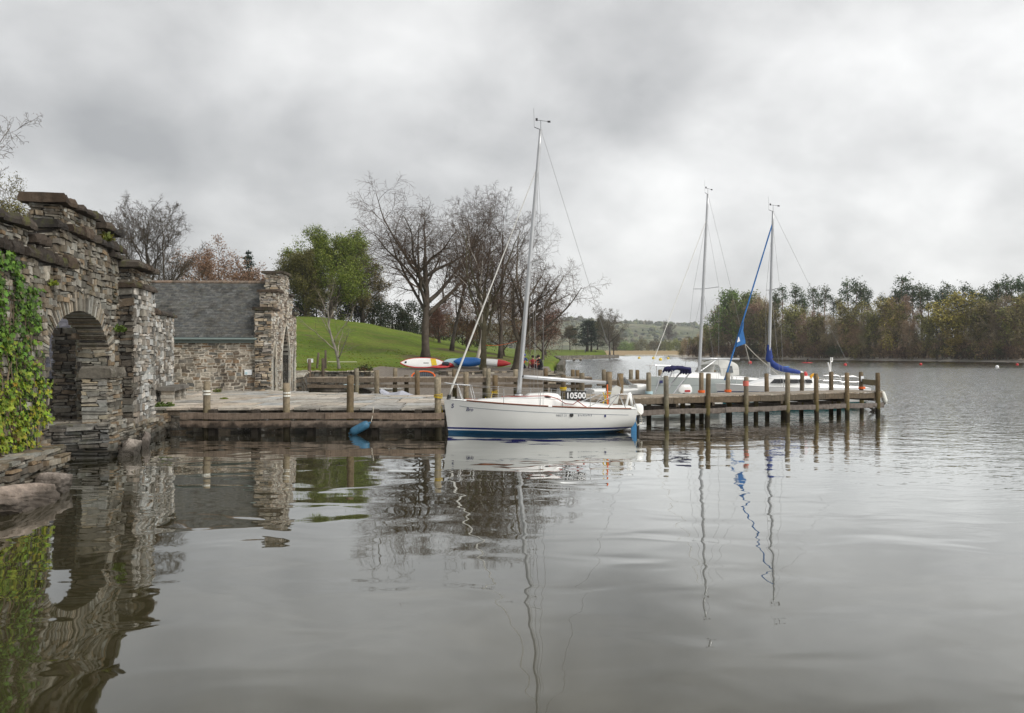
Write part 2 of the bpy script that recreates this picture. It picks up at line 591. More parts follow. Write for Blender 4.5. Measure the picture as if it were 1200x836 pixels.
def water_mat():
    m, t, b, out = new_mat('lake_water')
    pos = t.n('ShaderNodeNewGeometry').outputs['Position']
    sx = t.n('ShaderNodeSeparateXYZ', i_Vector=pos)
    # murky bed showing through the surface
    n = t.noise(t.mapping(pos, scale=(1, 0.6, 1)), 0.35, 6, 0.65)
    c = t.ramp(n, [(0.3, (0.024, 0.021, 0.008)), (0.7, (0.056, 0.049, 0.026))])
    # wind: calm lee by the stone buildings, rougher on the open lake and out to the head of it
    X, Y = sx.outputs[0], sx.outputs[1]
    wind = t.ramp(t.math('ADD', t.math('ADD', t.math('MULTIPLY', X, 0.024), t.math('MULTIPLY', Y, 0.006)), t.math('MULTIPLY_ADD', t.noise(pos, 0.06, 3), 0.5, -0.47)), [(0.0, 0.0), (0.6, 1.0)])
    far = t.math('MULTIPLY', t.ramp(t.math('MULTIPLY_ADD', Y, 0.01, -0.3), [(0.05, 0.0), (0.6, 1.0)]), 1.0)
    lee = t.ramp(t.math('MULTIPLY_ADD', t.math('ADD', Y, t.math('MULTIPLY', t.noise(pos, 0.03, 2), 40)), 0.01, -0.8), [(0.7, 0.0), (0.95, 1.0)])
    lee = t.math('MULTIPLY', lee, t.ramp(t.math('MULTIPLY', X, 0.02), [(0.5, 0.0), (0.9, 1.0)]))
    far = t.math('MULTIPLY', far, t.math('MULTIPLY_ADD', lee, -0.85, 1.0))
    a_chop = t.math('ADD', t.math('MULTIPLY', wind, 0.032), t.math('MULTIPLY', far, 0.055))
    a_fine = t.math('ADD', t.math('MULTIPLY', wind, 0.0050), t.math('MULTIPLY', far, 0.010))

    def height(p):
        swell = t.noise(t.mapping(p, scale=(0.7, 1.1, 1), rot=(0, 0, R(12))), 0.85, 1.5, 0.4, 0.5)
        chop = t.noise(t.mapping(p, scale=(1.0, 2.0, 1), rot=(0, 0, R(-14))), 2.4, 2, 0.45, 0.4)
        fine = t.noise(t.mapping(p, scale=(1, 1.8, 1)), 7.5, 1, 0.5)
        return t.math('ADD', t.math('ADD', t.math('MULTIPLY', swell, 0.020), t.math('MULTIPLY', chop, a_chop)), t.math('MULTIPLY', fine, a_fine))
    E = 0.04
    shift = lambda d: t.n('ShaderNodeVectorMath', operation='ADD', i_0=pos, i_1=d).outputs[0]
    h0, hx, hy = height(pos), height(shift((E, 0, 0))), height(shift((0, E, 0)))
    nrm = t.n('ShaderNodeCombineXYZ', i_X=t.math('MULTIPLY', t.math('SUBTRACT', h0, hx), 1 / E), i_Y=t.math('MULTIPLY', t.math('SUBTRACT', h0, hy), 1 / E), i_Z=1.0)
    n0 = t.n('ShaderNodeVectorMath', operation='NORMALIZE', i_0=nrm.outputs[0]).outputs[0]
    # facets turned away from the eye are hidden by the crest in front: lean them back into view
    inc = t.n('ShaderNodeNewGeometry').outputs['Incoming']
    dn = t.n('ShaderNodeVectorMath', operation='DOT_PRODUCT', i_0=n0, i_1=inc).outputs['Value']
    lean = t.n('ShaderNodeVectorMath', operation='SCALE', i_0=inc, i_3=t.math('MAXIMUM', t.math('SUBTRACT', 0.035, dn), 0.0))
    bp = t.n('ShaderNodeVectorMath', operation='NORMALIZE', i_0=t.n('ShaderNodeVectorMath', operation='ADD', i_0=n0, i_1=lean.outputs[0]).outputs[0])
    lw = t.n('ShaderNodeLayerWeight', i_Blend=0.5, i_Normal=bp.outputs[0]).outputs['Facing']
    fr = t.math('MINIMUM', t.math('MULTIPLY_ADD', t.math('POWER', lw, 4.2), 1.36, 0.01), 0.98)
    body = t.n('ShaderNodeBsdfDiffuse', i_Color=c)
    gl = t.n('ShaderNodeBsdfGlossy', i_Color=(0.97, 0.985, 0.985, 1), i_Roughness=0.02)
    t.link(bp.outputs[0], gl.inputs['Normal'])
    mx = t.n('ShaderNodeMixShader', i_0=fr)
    t.link(body.outputs[0], mx.inputs[1])
    t.link(gl.outputs[0], mx.inputs[2])
    t.link(mx.outputs[0], out.inputs[0])
    return m


def rng_col(rn, base, var=0.2, warm=0.05):
    k = rn.uniform(1 - var, 1 + var)
    h = rn.uniform(-warm, warm)
    return (base[0] * k * (1 + h), base[1] * k, base[2] * k * (1 - h))


# ------------------------------------------------------------ masonry
SLATE = [(0.17, 0.155, 0.125), (0.225, 0.21, 0.175), (0.11, 0.098, 0.078), (0.19, 0.155, 0.11), (0.33, 0.31, 0.265), (0.21, 0.16, 0.105), (0.26, 0.24, 0.20), (0.14, 0.12, 0.095)]
PALE = [(0.50, 0.485, 0.45), (0.38, 0.365, 0.33), (0.26, 0.25, 0.22), (0.44, 0.43, 0.40), (0.17, 0.16, 0.14), (0.30, 0.26, 0.215), (0.21, 0.195, 0.17)]
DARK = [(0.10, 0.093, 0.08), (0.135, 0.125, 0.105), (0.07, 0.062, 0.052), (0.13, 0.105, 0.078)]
BROWN = [(0.30, 0.25, 0.19), (0.40, 0.35, 0.27), (0.22, 0.18, 0.14), (0.36, 0.28, 0.19), (0.52, 0.48, 0.41), (0.30, 0.27, 0.24), (0.44, 0.40, 0.34)]
LIMEY = [(0.42, 0.38, 0.31), (0.32, 0.27, 0.22), (0.50, 0.47, 0.41), (0.24, 0.20, 0.16)]


def panel(mb, O, U, V, wd, ht, rn, pal, keep=None, ch=(0.05, 0.13), ln=(0.14, 0.5), prot=(0.0, 0.05), gap=0.010, wav=0.022):
    """rubble stones over a rectangle: O corner, U and V unit vectors, outward normal U x V"""
    O, U, V = Vector(O), Vector(U).normalized(), Vector(V).normalized()
    N = U.cross(V)
    z = 0.0
    while z < ht - 0.01:
        h = min(rn.uniform(*ch), ht - z)
        if ht - z - h < ch[0] * 0.6:
            h = ht - z
        x = -rn.uniform(0, ln[0])
        while x < wd - 0.02:
            l = rn.uniform(*ln) * (1.25 - 0.25 * h / ch[1])
            x0, x1 = max(0, x), min(wd, x + l)
            if wd - x1 < ln[0] * 0.5:
                x1 = wd
            x += l
            if x1 - x0 < 0.03:
                continue
            zz0, zz1 = z, z + h
            parts = [(zz0, zz1)]
            if h > ch[0] * 1.7 and rn.random() < 0.35:
                k = zz0 + h * rn.uniform(0.35, 0.65)
                parts = [(zz0, k), (k, zz1)]
            for (a, b2) in parts:
                if keep and not keep((x0 + x1) / 2, (a + b2) / 2):
                    continue
                p = rn.uniform(*prot)
                j = lambda s=0.012: rn.uniform(-s, s)
                g = gap * rn.uniform(0.3, 1.1)
                c = rng_col(rn, rn.choice(pal), 0.25, 0.06)
                B, Fv = [], []
                tilt = rn.gauss(0, 1) * min(0.016, h * 0.07)
                for (ux, vz) in ((x0 + g, a + g), (x1 - g, a + g), (x1 - g, b2 - g), (x0 + g, b2 - g)):
                    jx, jz = j(min(0.03, (x1 - x0) * 0.12)), j(min(0.024, h * 0.17))
                    vz = vz + wav * math.sin((x0 + x1) * 0.5 * 2.1 + a * 2.7 + O.x) + (tilt if ux > (x0 + x1) / 2 else -tilt)
                    B.append(O + U * (ux + jx) + V * (vz + jz) - N * 0.06)
                    sx = 0.012 if ux < (x0 + x1) / 2 else -0.012
                    sz = 0.0
                    Fv.append(O + U * (ux + jx + sx + j()) + V * (vz + jz + sz) + N * (p + j(0.008)))
                mb.hexa(B + Fv, c)
        z += h


MORTAR = (0.05, 0.045, 0.04)


class Frame:
    """a local frame on plan: u along, v outward, z up"""
    def __init__(self, O, d):
        self.O = Vector((O[0], O[1], 0))
        self.d = Vector((d[0], d[1], 0)).normalized()
        self.n = Vector((self.d.y, -self.d.x, 0))

    def p(self, u, v, z=0.0):
        return self.O + self.d * u + self.n * v + Vector((0, 0, z))

    def U(self, px, v=0.0):
        t = (px - 600) / FPX
        return (t * (self.O.y + v * self.n.y) - self.O.x - v * self.n.x) / (self.d.x - t * self.d.y)

    def Z(self, py, u, v=0.0):
        return ZY(py, self.p(u, v).y)

    def core(self, mb, u0, u1, v0, v1, z0, z1, col=MORTAR, s=0.03):
        q = [self.p(u, v, z) for z in (z0, z1) for (u, v) in ((u0 + s, v0 + s), (u0 + s, v1 - s), (u1 - s, v1 - s), (u1 - s, v0 + s))]
        # order counter-clockwise seen from above
        mb.hexa([q[1], q[2], q[3], q[0], q[5], q[6], q[7], q[4]], col)

    def block(self, mb, u0, u1, v0, v1, z0, z1, rn, pal, faces='fnrb', near_pal=None, **kw):
        """solid of rubble: f lake face, n near end, r far end, b back"""
        self.core(mb, u0, u1, v0, v1, z0, z1 - 0.02)
        up = Vector((0, 0, 1))
        if 'f' in faces:
            panel(mb, self.p(u0, v1, z0), self.d, up, u1 - u0, z1 - z0, rn, pal, **kw)
        if 'n' in faces:
            panel(mb, self.p(u0, v0, z0), self.n, up, v1 - v0, z1 - z0, rn, near_pal or pal, **kw)
        if 'r' in faces:
            panel(mb, self.p(u1, v1, z0), -self.n, up, v1 - v0, z1 - z0, rn, pal, **kw)
        if 'b' in faces:
            panel(mb, self.p(u1, v0, z0), -self.d, up, u1 - u0, z1 - z0, rn, pal, **kw)
        if 't' in faces:
            panel(mb, self.p(u0, v1, z1 - 0.02), self.d, -self.n, u1 - u0, v1 - v0, rn, pal, ch=(0.15, 0.4), ln=(0.2, 0.6), prot=(0, 0.02))

    def coping(self, mb, u0, u1, v0, v1, z, th, rn, over=0.12, ln=(0.5, 1.1), pal=None):
        """a row of rough overhanging slabs"""
        u = u0 - over
        while u < u1 + over - 0.05:
            l = min(rn.uniform(*ln), u1 + over - u)
            if u1 + over - (u + l) < 0.25:
                l = u1 + over - u
            a, b2 = u + 0.01, u + l - 0.01
            o1, o2 = over * rn.uniform(0.6, 1.3), over * rn.uniform(0.6, 1.3)
            t = th * rn.uniform(0.9, 1.45)
            zz = z + rn.uniform(-0.015, 0.015)
            n = 8
            rows = []
            for i in range(n + 1):
                uu = lerp(a, b2, i / n)
                w0, w1 = v0 - o1 + rn.uniform(-0.06, 0.06), v1 + o2 + rn.uniform(-0.06, 0.06)
                tt = t * rn.uniform(0.72, 1.15)
                e = 0.03
                rows.append([self.p(uu, w1, zz + 0.02), self.p(uu, w1 + 0.015, zz + tt * 0.5), self.p(uu, w1 - e, zz + tt), self.p(uu, (w0 + w1) / 2, zz + tt * 1.03),
                             self.p(uu, w0 + e, zz + tt), self.p(uu, w0 - 0.01, zz + tt * 0.5), self.p(uu, w0, zz + 0.02), self.p(uu, (w0 + w1) / 2, zz)])
            c = rng_col(rn, rn.choice(pal or [(0.06, 0.048, 0.038), (0.085, 0.066, 0.05), (0.045, 0.038, 0.032)]), 0.25, 0.08)
            mb.grid(rows, c, closed=True, flip=True)
            mb.poly(rows[0], c)
            mb.poly(rows[-1][::-1], c)
            u += l

# ============================================================ THE SETTING
def interp(x, xs, ys):
    return float(np.interp(x, xs, ys))


def basin_x(y):
    return interp(y, [40, 43, 60, 64], [-11.6, -11.6, -14.3, -14.3])


def shore_x(y):
    return interp(y, [44, 62, 80, 150, 300, 397, 440, 620, 735, 760, 1200], [3.0, 3.2, 4.5, 9, 15, 46, 50, 52, 60, 400, 600])


def ground_h(x, y):
    top = 1.5 + 6.5 * smooth((8 - x) / 40) * smooth((y - 68) / 60) + 2.5 * smooth((y - 330) / 120) + 2.2 * smooth((-17 - x) / 14) * smooth((y - 50) / 15) * (1 - smooth((y - 75) / 30))
    top += 0.12 * math.sin(x * 0.9 + y * 0.31) * math.sin(y * 0.23 - x * 0.17)
    top *= smooth(min(1, 0.72 + (y - 62) / 18)) if y > 60 and x > -9 else 1
    beach = lerp(-1.0, 1.5, min(1, max(0, (y - 44) / 22)))
    if x > -5.6 and y < 61.8:
        beach = min(beach, lerp(beach, 0.45, smooth((x + 6.4) / 0.8)))
    if y >= 61.8 and x > -5.6:
        beach = top
    if y >= 66:
        beach = top
    lawn_in = 0.0
    if y < 60.3:
        lawn_in = smooth((basin_x(y) - 0.35 - x) / 0.3)
        lt = lerp(1.35, 1.25, (y - 44) / 16) + 3 * smooth((-14 - x) / 20) * smooth((y - 45) / 40)
        if x < -9.0:
            beach = min(beach, lerp(beach, -0.9, smooth((-9.0 - x) / 0.7)))
        h = lerp(beach, lt, lawn_in)
    else:
        lawn_in = smooth((-9.6 - x) / 0.5)
        h = lerp(beach, max(top, beach), lawn_in) if y < 66 else top
    side = smooth((shore_x(y) - x) / (0.8 if y < 250 else 3.0))
    return lerp(-1.5, h, side)


def gravel_w(x, y):
    a = smooth((x + 10.6) / 0.8) * (1 - smooth((y - (69.5 + 0.15 * x)) / 3)) if y < 77 else 0
    p = math.exp(-((y - 73.5 - 0.05 * x) / 1.6) ** 2) * smooth((x + 9) / 4) * 0.8   # the path along the shore
    far = smooth((y - 700) / 25)
    lit = 0
    for tx, ty, tr in ((-9.0, 88, 4.5), (-2.2, 64.6, 3.2), (0.25, 63.4, 3.6), (-7.4, 104, 4.0), (-1.4, 98, 4.5), (-3.0, 70, 2.5), (-1.3, 112, 5), (4, 108, 5), (-5.8, 112, 4), (-12.7, 63, 0.7)):
        q = math.hypot(x - tx, (y - ty) * 0.8) / tr
        lit = max(lit, 1 - smooth(q))
    if y < 60:
        a = max(a, 1.0)
    return max(a, p), far, lit


def build_ground():
    xs = np.concatenate([np.arange(-120, -24, 4), np.arange(-24, -14.5, 1), np.arange(-14.5, 8, 0.4), np.arange(8, 60, 2), np.arange(60, 420, 12)])
    ys = np.concatenate([np.arange(42, 74, 0.4), np.arange(74, 140, 2), np.arange(140, 460, 7), np.arange(460, 1000, 18)])
    mb = MB()
    nx = len(xs)
    V, C = [], []
    for y in ys:
        for x in xs:
            V.append((x, y, ground_h(x, y)))
            g, f, l = gravel_w(x, y)
            C.append((g, f, l))
    q = []
    for i in range(len(ys) - 1):
        for j in range(nx - 1):
            a = i * nx + j
            q.append((a, a + 1, a + nx + 1, a + nx))
    mb.addq(V, q, np.array(C))

    def blend(t, co, c):
        at = t.n('ShaderNodeAttribute', attribute_name='col').outputs['Color']
        sp = t.n('ShaderNodeSeparateColor', i_Color=at)
        n = t.noise(co, 1.2, 5, 0.7)
        fg = t.ramp(t.math('ADD', sp.outputs[0], t.math('MULTIPLY_ADD', n, 0.7, -0.35)), [(0.4, 0.0), (0.62, 1.0)])
        gn = t.noise(co, 7, 6, 0.75)
        gravel = t.ramp(gn, [(0.3, (0.10, 0.085, 0.07)), (0.7, (0.22, 0.195, 0.165))])
        worn = t.ramp(t.noise(t.mapping(co, scale=(0.5, 1.3, 1)), 0.35, 6, 0.7), [(0.47, 0.0), (0.66, 0.9)])
        c2 = t.mix(worn, c, (0.135, 0.135, 0.028))
        bare = t.ramp(t.noise(t.mapping(co, loc=(31, 7, 0)), 0.22, 6, 0.75), [(0.60, 0.0), (0.70, 0.7)])
        c2 = t.mix(bare, c2, (0.10, 0.085, 0.04))
        c2 = t.mix(1.0, c2, t.ramp(t.noise(co, 2.2, 6, 0.8), [(0.3, 0.62), (0.7, 1.3)]), 'MULTIPLY')
        lf = t.ramp(t.math('ADD', sp.outputs[2], t.math('MULTIPLY_ADD', n, 0.8, -0.4)), [(0.25, 0.0), (0.6, 0.85)])
        c2 = t.mix(lf, c2, t.ramp(gn, [(0.3, (0.06, 0.045, 0.025)), (0.7, (0.13, 0.10, 0.05))]))
        c2 = t.mix(fg, c2, gravel)
        reed = t.ramp(n, [(0.3, (0.23, 0.17, 0.09)), (0.7, (0.36, 0.27, 0.15))])
        return t.mix(sp.outputs[1], c2, reed)
    m = ground_mat('lawn_and_gravel', [(0.058, 0.098, 0.008), (0.098, 0.148, 0.010), (0.14, 0.185, 0.018)], 0.10, 1.1, 0.5, extra=blend)
    o = mb.build('shore_ground', m, smooth_sh=True)
    tag(o, kind='structure')


build_ground()

# lake
mb = MB()
mb.poly([(-700, -120, 0), (1200, -120, 0), (1200, 1150, 0), (-700, 1150, 0)])
tag(mb.build('lake_water', water_mat()), kind='structure')

# land behind the boathouse and under the hut
mb = MB()
yard = [(-120, 6), (-21.5, 6), (-22.5, 27.2), (-15.2, 27.6), (-14.6, 41.5), (-11.75, 41.6), (-11.8, 45), (-120, 45)]
mb.prism([(x, y, -1.5) for x, y in yard], (0, 0, 2.3))
tag(mb.build('yard_ground', ground_mat('trodden_grass', [(0.06, 0.07, 0.025), (0.10, 0.10, 0.045)], 0.5, 4)), kind='structure')


# far fell
def build_hill():
    rn = random.Random(5)
    ph = [(rn.uniform(0.002, 0.02), rn.uniform(0.002, 0.012), rn.uniform(0, 6), rn.uniform(0.4, 1)) for _ in range(9)]

    def h(x, y):
        prof = interp(x, [-1500, -400, 0, 180, 330, 450, 580, 800, 1400], [0.55, 0.85, 0.93, 1.0, 1.0, 0.84, 0.75, 0.5, 0.2])
        k = smooth((y - 1300) / 1000) * (1 - 0.3 * smooth((y - 2300) / 900))
        nz = sum(a * math.sin(x * fx + y * fy + p) for fx, fy, p, a in ph) * 1.6
        return 3 + prof * 84 * k + nz * k
    xs = np.arange(-1500, 1500, 25)
    ys = np.arange(1250, 3000, 35)
    mb = MB()
    V = [(x, y, h(x, y)) for y in ys for x in xs]
    nx = len(xs)
    q = [(i * nx + j, i * nx + j + 1, (i + 1) * nx + j + 1, (i + 1) * nx + j) for i in range(len(ys) - 1) for j in range(nx - 1)]
    mb.addq(V, q)
    m, t, b, out = new_mat('fell_pasture')
    co = objco(t)
    n1 = t.noise(t.mapping(co, scale=(1, 0.6, 1)), 0.011, 6, 0.62)
    c = t.ramp(n1, [(0.35, (0.10, 0.11, 0.065)), (0.46, (0.16, 0.17, 0.09)), (0.54, (0.23, 0.21, 0.14)), (0.62, (0.12, 0.16, 0.055)), (0.72, (0.19, 0.155, 0.12))])
    c = t.mix(t.ramp(t.noise(co, 0.04, 5, 0.7), [(0.45, 0.0), (0.6, 0.8)]), c, (0.035, 0.045, 0.028))
    t.link(c, b.inputs['Base Color'])
    b.inputs['Roughness'].default_value = 1.0
    b.inputs['Specular IOR Level'].default_value = 0.05
    tag(mb.build('hills', m, smooth_sh=True), kind='structure')
    # scattered woods on the fell, one uncountable mass
    mb = MB()
    n = 0
    while n < 1100:
        x, y = rn.uniform(-250, 900), rn.uniform(1300, 2350)
        k = math.sin(x * 0.017 + y * 0.006) + math.sin(x * 0.006 - y * 0.012 + 2) + math.sin(x * 0.04 + 1) * 0.6
        if k < rn.uniform(-0.3, 1.6):
            continue
        r = rn.uniform(3, 6)
        c = rng_col(rn, rn.choice([(0.085, 0.09, 0.05), (0.11, 0.10, 0.065), (0.07, 0.085, 0.05), (0.12, 0.13, 0.06)]), 0.3)
        mb.blob((x, y, h(x, y) + r * 0.5), (r, r, r * rn.uniform(0.7, 1.2)), rn.random(), 0.5, 1, c)
        n += 1
    tag(mb.build('far_woodland', M['fartree']), 'scattered woods on the distant fell', 'woodland', kind='stuff')


build_hill()

# right-hand shore
RSH = [(190, 70), (156, 140), (146, 190), (138, 230), (127, 262), (116, 290), (105, 318), (97, 345), (91, 375), (86, 405), (84, 430), (92, 500), (120, 600), (170, 700)]


def rshore(s):
    """point on the right shore, s in index units"""
    i = int(max(0, min(len(RSH) - 2, math.floor(s))))
    f = s - i
    return Vector((lerp(RSH[i][0], RSH[i + 1][0], f), lerp(RSH[i][1], RSH[i + 1][1], f), 0))


RN_IN = Vector((0.93, 0.36, 0))


def rland_h(d):
    return -0.8 + 1.1 * smooth((d + 2) / 4) + 0.8 * smooth(d / 6) + 6.0 * smooth((d - 3) / 55)


def build_right_shore():
    mb = MB()
    rows, cols = [], []
    offs = [-4, -2, -1, 0, 1, 2, 3.5, 6, 10, 18, 30, 50, 80, 130, 220]
    ss = np.arange(0, len(RSH) - 1 + 0.001, 0.125)
    V, C = [], []
    for s in ss:
        p = rshore(s)
        for d in offs:
            jx = 0.7 * math.sin(s * 9 + d) + 0.5 * math.sin(s * 23)
            q = p + RN_IN * (d + (jx if d > -3 else 0))
            V.append((q.x, q.y, rland_h(d) + 0.25 * math.sin(s * 17 + d * 0.7)))
            C.append((1 - smooth((d - 4.6) / 2.5), 0, 0))
    n = len(offs)
    q = [(i * n + j, i * n + j + 1, (i + 1) * n + j + 1, (i + 1) * n + j) for i in range(len(ss) - 1) for j in range(n - 1)]
    mb.addq(V, [a[::-1] for a in q], np.array(C))

    def blend(t, co, c):
        at = t.n('ShaderNodeAttribute', attribute_name='col').outputs['Color']
        sp = t.n('ShaderNodeSeparateColor', i_Color=at)
        n = t.noise(co, 0.5, 5, 0.7)
        f = t.ramp(t.math('ADD', sp.outputs[0], t.math('MULTIPLY_ADD', n, 0.8, -0.4)), [(0.35, 0.0), (0.6, 1.0)])
        return t.mix(f, c, t.ramp(n, [(0.3, (0.30, 0.27, 0.23)), (0.7, (0.50, 0.46, 0.40))]))
    m = ground_mat('leaf_litter', [(0.07, 0.05, 0.03), (0.13, 0.085, 0.05), (0.11, 0.10, 0.035)], 0.12, 1.0, 0.6, extra=blend)
    tag(mb.build('far_shore_ground', m, smooth_sh=True), kind='structure')


build_right_shore()

# ============================================================ STONE BOATHOUSE (left)
BH = Frame((-9.15, 15.25), (-0.18, 0.984))
VW = -0.43


def build_boathouse():
    rn = random.Random(11)
    root = thing('boathouse', 'old grey slate boathouse with a water arch and stepped parapet, partly ivy-clad', 'boathouse', BH.p(BH.U(95, VW), VW, 0))
    inv = Matrix.Translation(-Vector(root.location))

    def fin(name, mb, mats, parent=root, label=None):
        o = mb.build(name, mats, parent)
        if parent is root:
            o.matrix_parent_inverse = inv
        if label:
            o['label'] = label
        return o
    up = Vector((0, 0, 1))
    uL, uR = BH.U(56, VW), BH.U(127, VW)
    uc, a, zs, b = (uL + uR) / 2, (uR - uL) / 2, 2.6, 1.12
    u0, u1 = -5.0, BH.U(146, VW)
    uA, uB = BH.U(66, VW), BH.U(141, VW)
    zlow, zhigh = 4.70, 5.52
    th = 0.72

    def ztop(u):
        return zhigh if u > uA else zlow

    def arch_z(u, k=0.0):
        q = 1 - ((u - uc) / (a + k)) ** 2
        return zs + (b + k) * math.sqrt(q) if q > 0 else None

    def inside(u, z, k=0.0):
        if abs(u - uc) >= a + k:
            return False
        return z < zs or z < arch_z(u, k)
    mb = MB()
    # dark hearting behind the face stones
    BH.core(mb, u0, uL, VW - th, VW, -0.6, zlow)
    BH.core(mb, uL, uA, VW - th, VW, zs + b - 0.25, zlow) if uA > uL else None
    BH.core(mb, uR, u1, VW - th, VW, -0.6, zhigh)
    n = 26
    for i in range(n):
        ua, ub = lerp(uL, uR, i / n), lerp(uL, uR, (i + 1) / n)
        um = (ua + ub) / 2
        BH.core(mb, ua - 0.03, ub + 0.03, VW - th, VW - 0.005, arch_z(um) + 0.06, ztop(um))
    panel(mb, BH.p(u0, VW, -0.3), BH.d, up, u1 - u0, zhigh + 0.3, rn, SLATE,
          keep=lambda x, z: z - 0.3 < ztop(u0 + x) and not inside(u0 + x, z - 0.3, 0.30 if z > 2.7 else -0.02), ch=(0.06, 0.19), ln=(0.12, 0.48), prot=(-0.01, 0.06))
    # back of the wall
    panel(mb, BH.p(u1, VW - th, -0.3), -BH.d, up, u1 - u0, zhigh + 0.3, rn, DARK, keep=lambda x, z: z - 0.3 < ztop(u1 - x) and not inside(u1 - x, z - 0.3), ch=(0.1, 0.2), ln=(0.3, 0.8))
    # near cheek of the higher middle part
    panel(mb, BH.p(uA, VW - th, zlow), BH.n, up, th, zhigh - zlow, rn, SLATE)
    fin('wall', mb, M['stone'])
    # ring of thin radial slates
    mb = MB()
    k = 58
    for i in range(k):
        t0, t1 = math.pi * i / k, math.pi * (i + 1) / k
        dep = rn.uniform(0.36, 0.56)
        g = 0.006
        pr = rn.uniform(-0.01, 0.035)
        c = rng_col(rn, rn.choice(SLATE[:5] + [(0.34, 0.30, 0.24)]), 0.22)
        q = []
        for v in (VW - th, VW + pr):
            for (t, r) in ((t0 + g, 0), (t1 - g, 0), (t1 - g, dep), (t0 + g, dep)):
                uu, zz = uc - (a + r) * math.cos(t), zs + (b + r) * math.sin(t)
                q.append(BH.p(uu, v, zz))
        mb.hexa(q, c)
    fin('arch_ring', mb, M['stone'])
    # jamb reveals, then a recessed return wall running inland
    JM = [(0.20, 0.19, 0.155), (0.26, 0.245, 0.20), (0.16, 0.15, 0.125), (0.24, 0.20, 0.14)]
    mb = MB()
    BH.block(mb, uR, uR + 0.5, VW - 0.80, VW - 0.05, -0.5, 3.45, rn, JM, faces='nb', ch=(0.06, 0.15), ln=(0.2, 0.6))
    fin('jamb', mb, M['stone'])
    mb = MB()
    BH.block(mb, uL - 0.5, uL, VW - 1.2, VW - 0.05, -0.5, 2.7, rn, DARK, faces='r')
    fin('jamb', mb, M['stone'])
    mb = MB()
    BH.block(mb, uR + 0.45, uR + 0.95, VW - 1.55, VW - 0.75, -0.5, 3.4, rn, DARK, faces='nb', ch=(0.06, 0.14), ln=(0.2, 0.6))  # dark palette paints in the shade inside the arch
    fin('return_wall', mb, M['stone'])
    # quay wall seen through the arch, interior shade put into its dark palette
    mb = MB()
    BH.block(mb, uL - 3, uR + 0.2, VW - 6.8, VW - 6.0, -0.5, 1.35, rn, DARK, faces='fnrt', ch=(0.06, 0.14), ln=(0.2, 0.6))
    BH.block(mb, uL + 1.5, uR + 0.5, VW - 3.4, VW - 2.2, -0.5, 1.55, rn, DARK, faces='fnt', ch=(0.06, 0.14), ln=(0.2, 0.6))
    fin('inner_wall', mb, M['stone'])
    # jamb pier and its impost slab
    mb = MB()
    pu0, pu1 = BH.U(126.5, -0.2), BH.U(142, -0.2)
    BH.block(mb, pu0, pu1, -0.86, -0.2, 0.7, 2.02, rn, SLATE, faces='fn', near_pal=[(0.24, 0.23, 0.20), (0.30, 0.28, 0.24), (0.34, 0.30, 0.22), (0.2, 0.19, 0.17)], ch=(0.06, 0.14), ln=(0.3, 0.8))
    fin('jamb_pier', mb, M['stone'])
    mb = MB()
    BH.coping(mb, pu0 - 0.02, pu1 + 0.14, -0.84, -0.2, 2.02, 0.26, rn, over=0.06, ln=(1.2, 1.8), pal=[(0.15, 0.14, 0.118)])
    fin('impost_slab', mb, M['stone'])
    # buttress with capped top
    mb = MB()
    bu0, bu1 = BH.U(157, 0), BH.U(180, 0)
    BH.block(mb, bu0, bu1, -0.9, 0.0, 0.5, 4.55, rn, PALE, faces='fnr', near_pal=DARK, ch=(0.08, 0.22), ln=(0.18, 0.5), prot=(0, 0.07))
    BH.block(mb, bu0 + 0.12, bu1 - 0.1, -0.85, -0.08, 4.68, 5.12, rn, SLATE, faces='fnrb', near_pal=DARK)
    bt = fin('buttress', mb, M['stone_pale'])
    mb = MB()
    BH.coping(mb, bu0, bu1, -1.0, 0.0, 4.55, 0.14, rn)
    BH.coping(mb, bu0, bu1, -1.0, 0.0, 5.12, 0.15, rn, over=0.16)
    BH.coping(mb, bu0 - 0.9, bu0 + 0.2, -1.3, -0.4, 5.3, 0.14, rn)
    o = mb.build('cap_slab', M['coping'], bt)
    o.matrix_parent_inverse = Matrix.Identity(4)
    # coping bands
    mb = MB()
    BH.coping(mb, u0, uA + 0.9, VW - th, VW, zlow - 0.05, 0.22, rn, over=0.12, ln=(0.35, 0.8))
    BH.coping(mb, uA, uB, VW - th, VW, zhigh, 0.19, rn, over=0.13)
    fin('string_course', mb, M['coping'])
    # merlons
    def merlon(ua, ub, z0, z1):
        mb = MB()
        BH.block(mb, ua, ub, VW - th + 0.05, VW - 0.03, z0, z1, rn, SLATE, faces='fnrb', ch=(0.05, 0.12))
        o = fin('merlon', mb, M['stone'])
        mb = MB()
        BH.coping(mb, ua, ub, VW - th, VW, z1, 0.17, rn, over=0.15, ln=(0.7, 1.3))
        c = mb.build('cap_slab', M['coping'], o)
    merlon(BH.U(72, VW), BH.U(113, VW), zhigh + 0.17, 6.12)
    merlon(BH.U(119, VW), BH.U(137, VW), zhigh + 0.17, 5.98)
    merlon(u0, BH.U(34, VW), zlow + 0.16, 5.22)
    merlon(BH.U(40, VW), BH.U(52, VW), zlow + 0.16, 4.98)
    # plinths at the water
    mb = MB()
    cu0, cu1, cu2 = BH.U(129, 0.05), BH.U(158, 0.1), BH.U(207, 0.05)
    BH.block(mb, -5, BH.U(76, 0.1), -1.3, 0.1, -0.6, 0.72, rn, SLATE, faces='fnrt', ch=(0.05, 0.12), ln=(0.2, 0.7), prot=(0, 0.13))
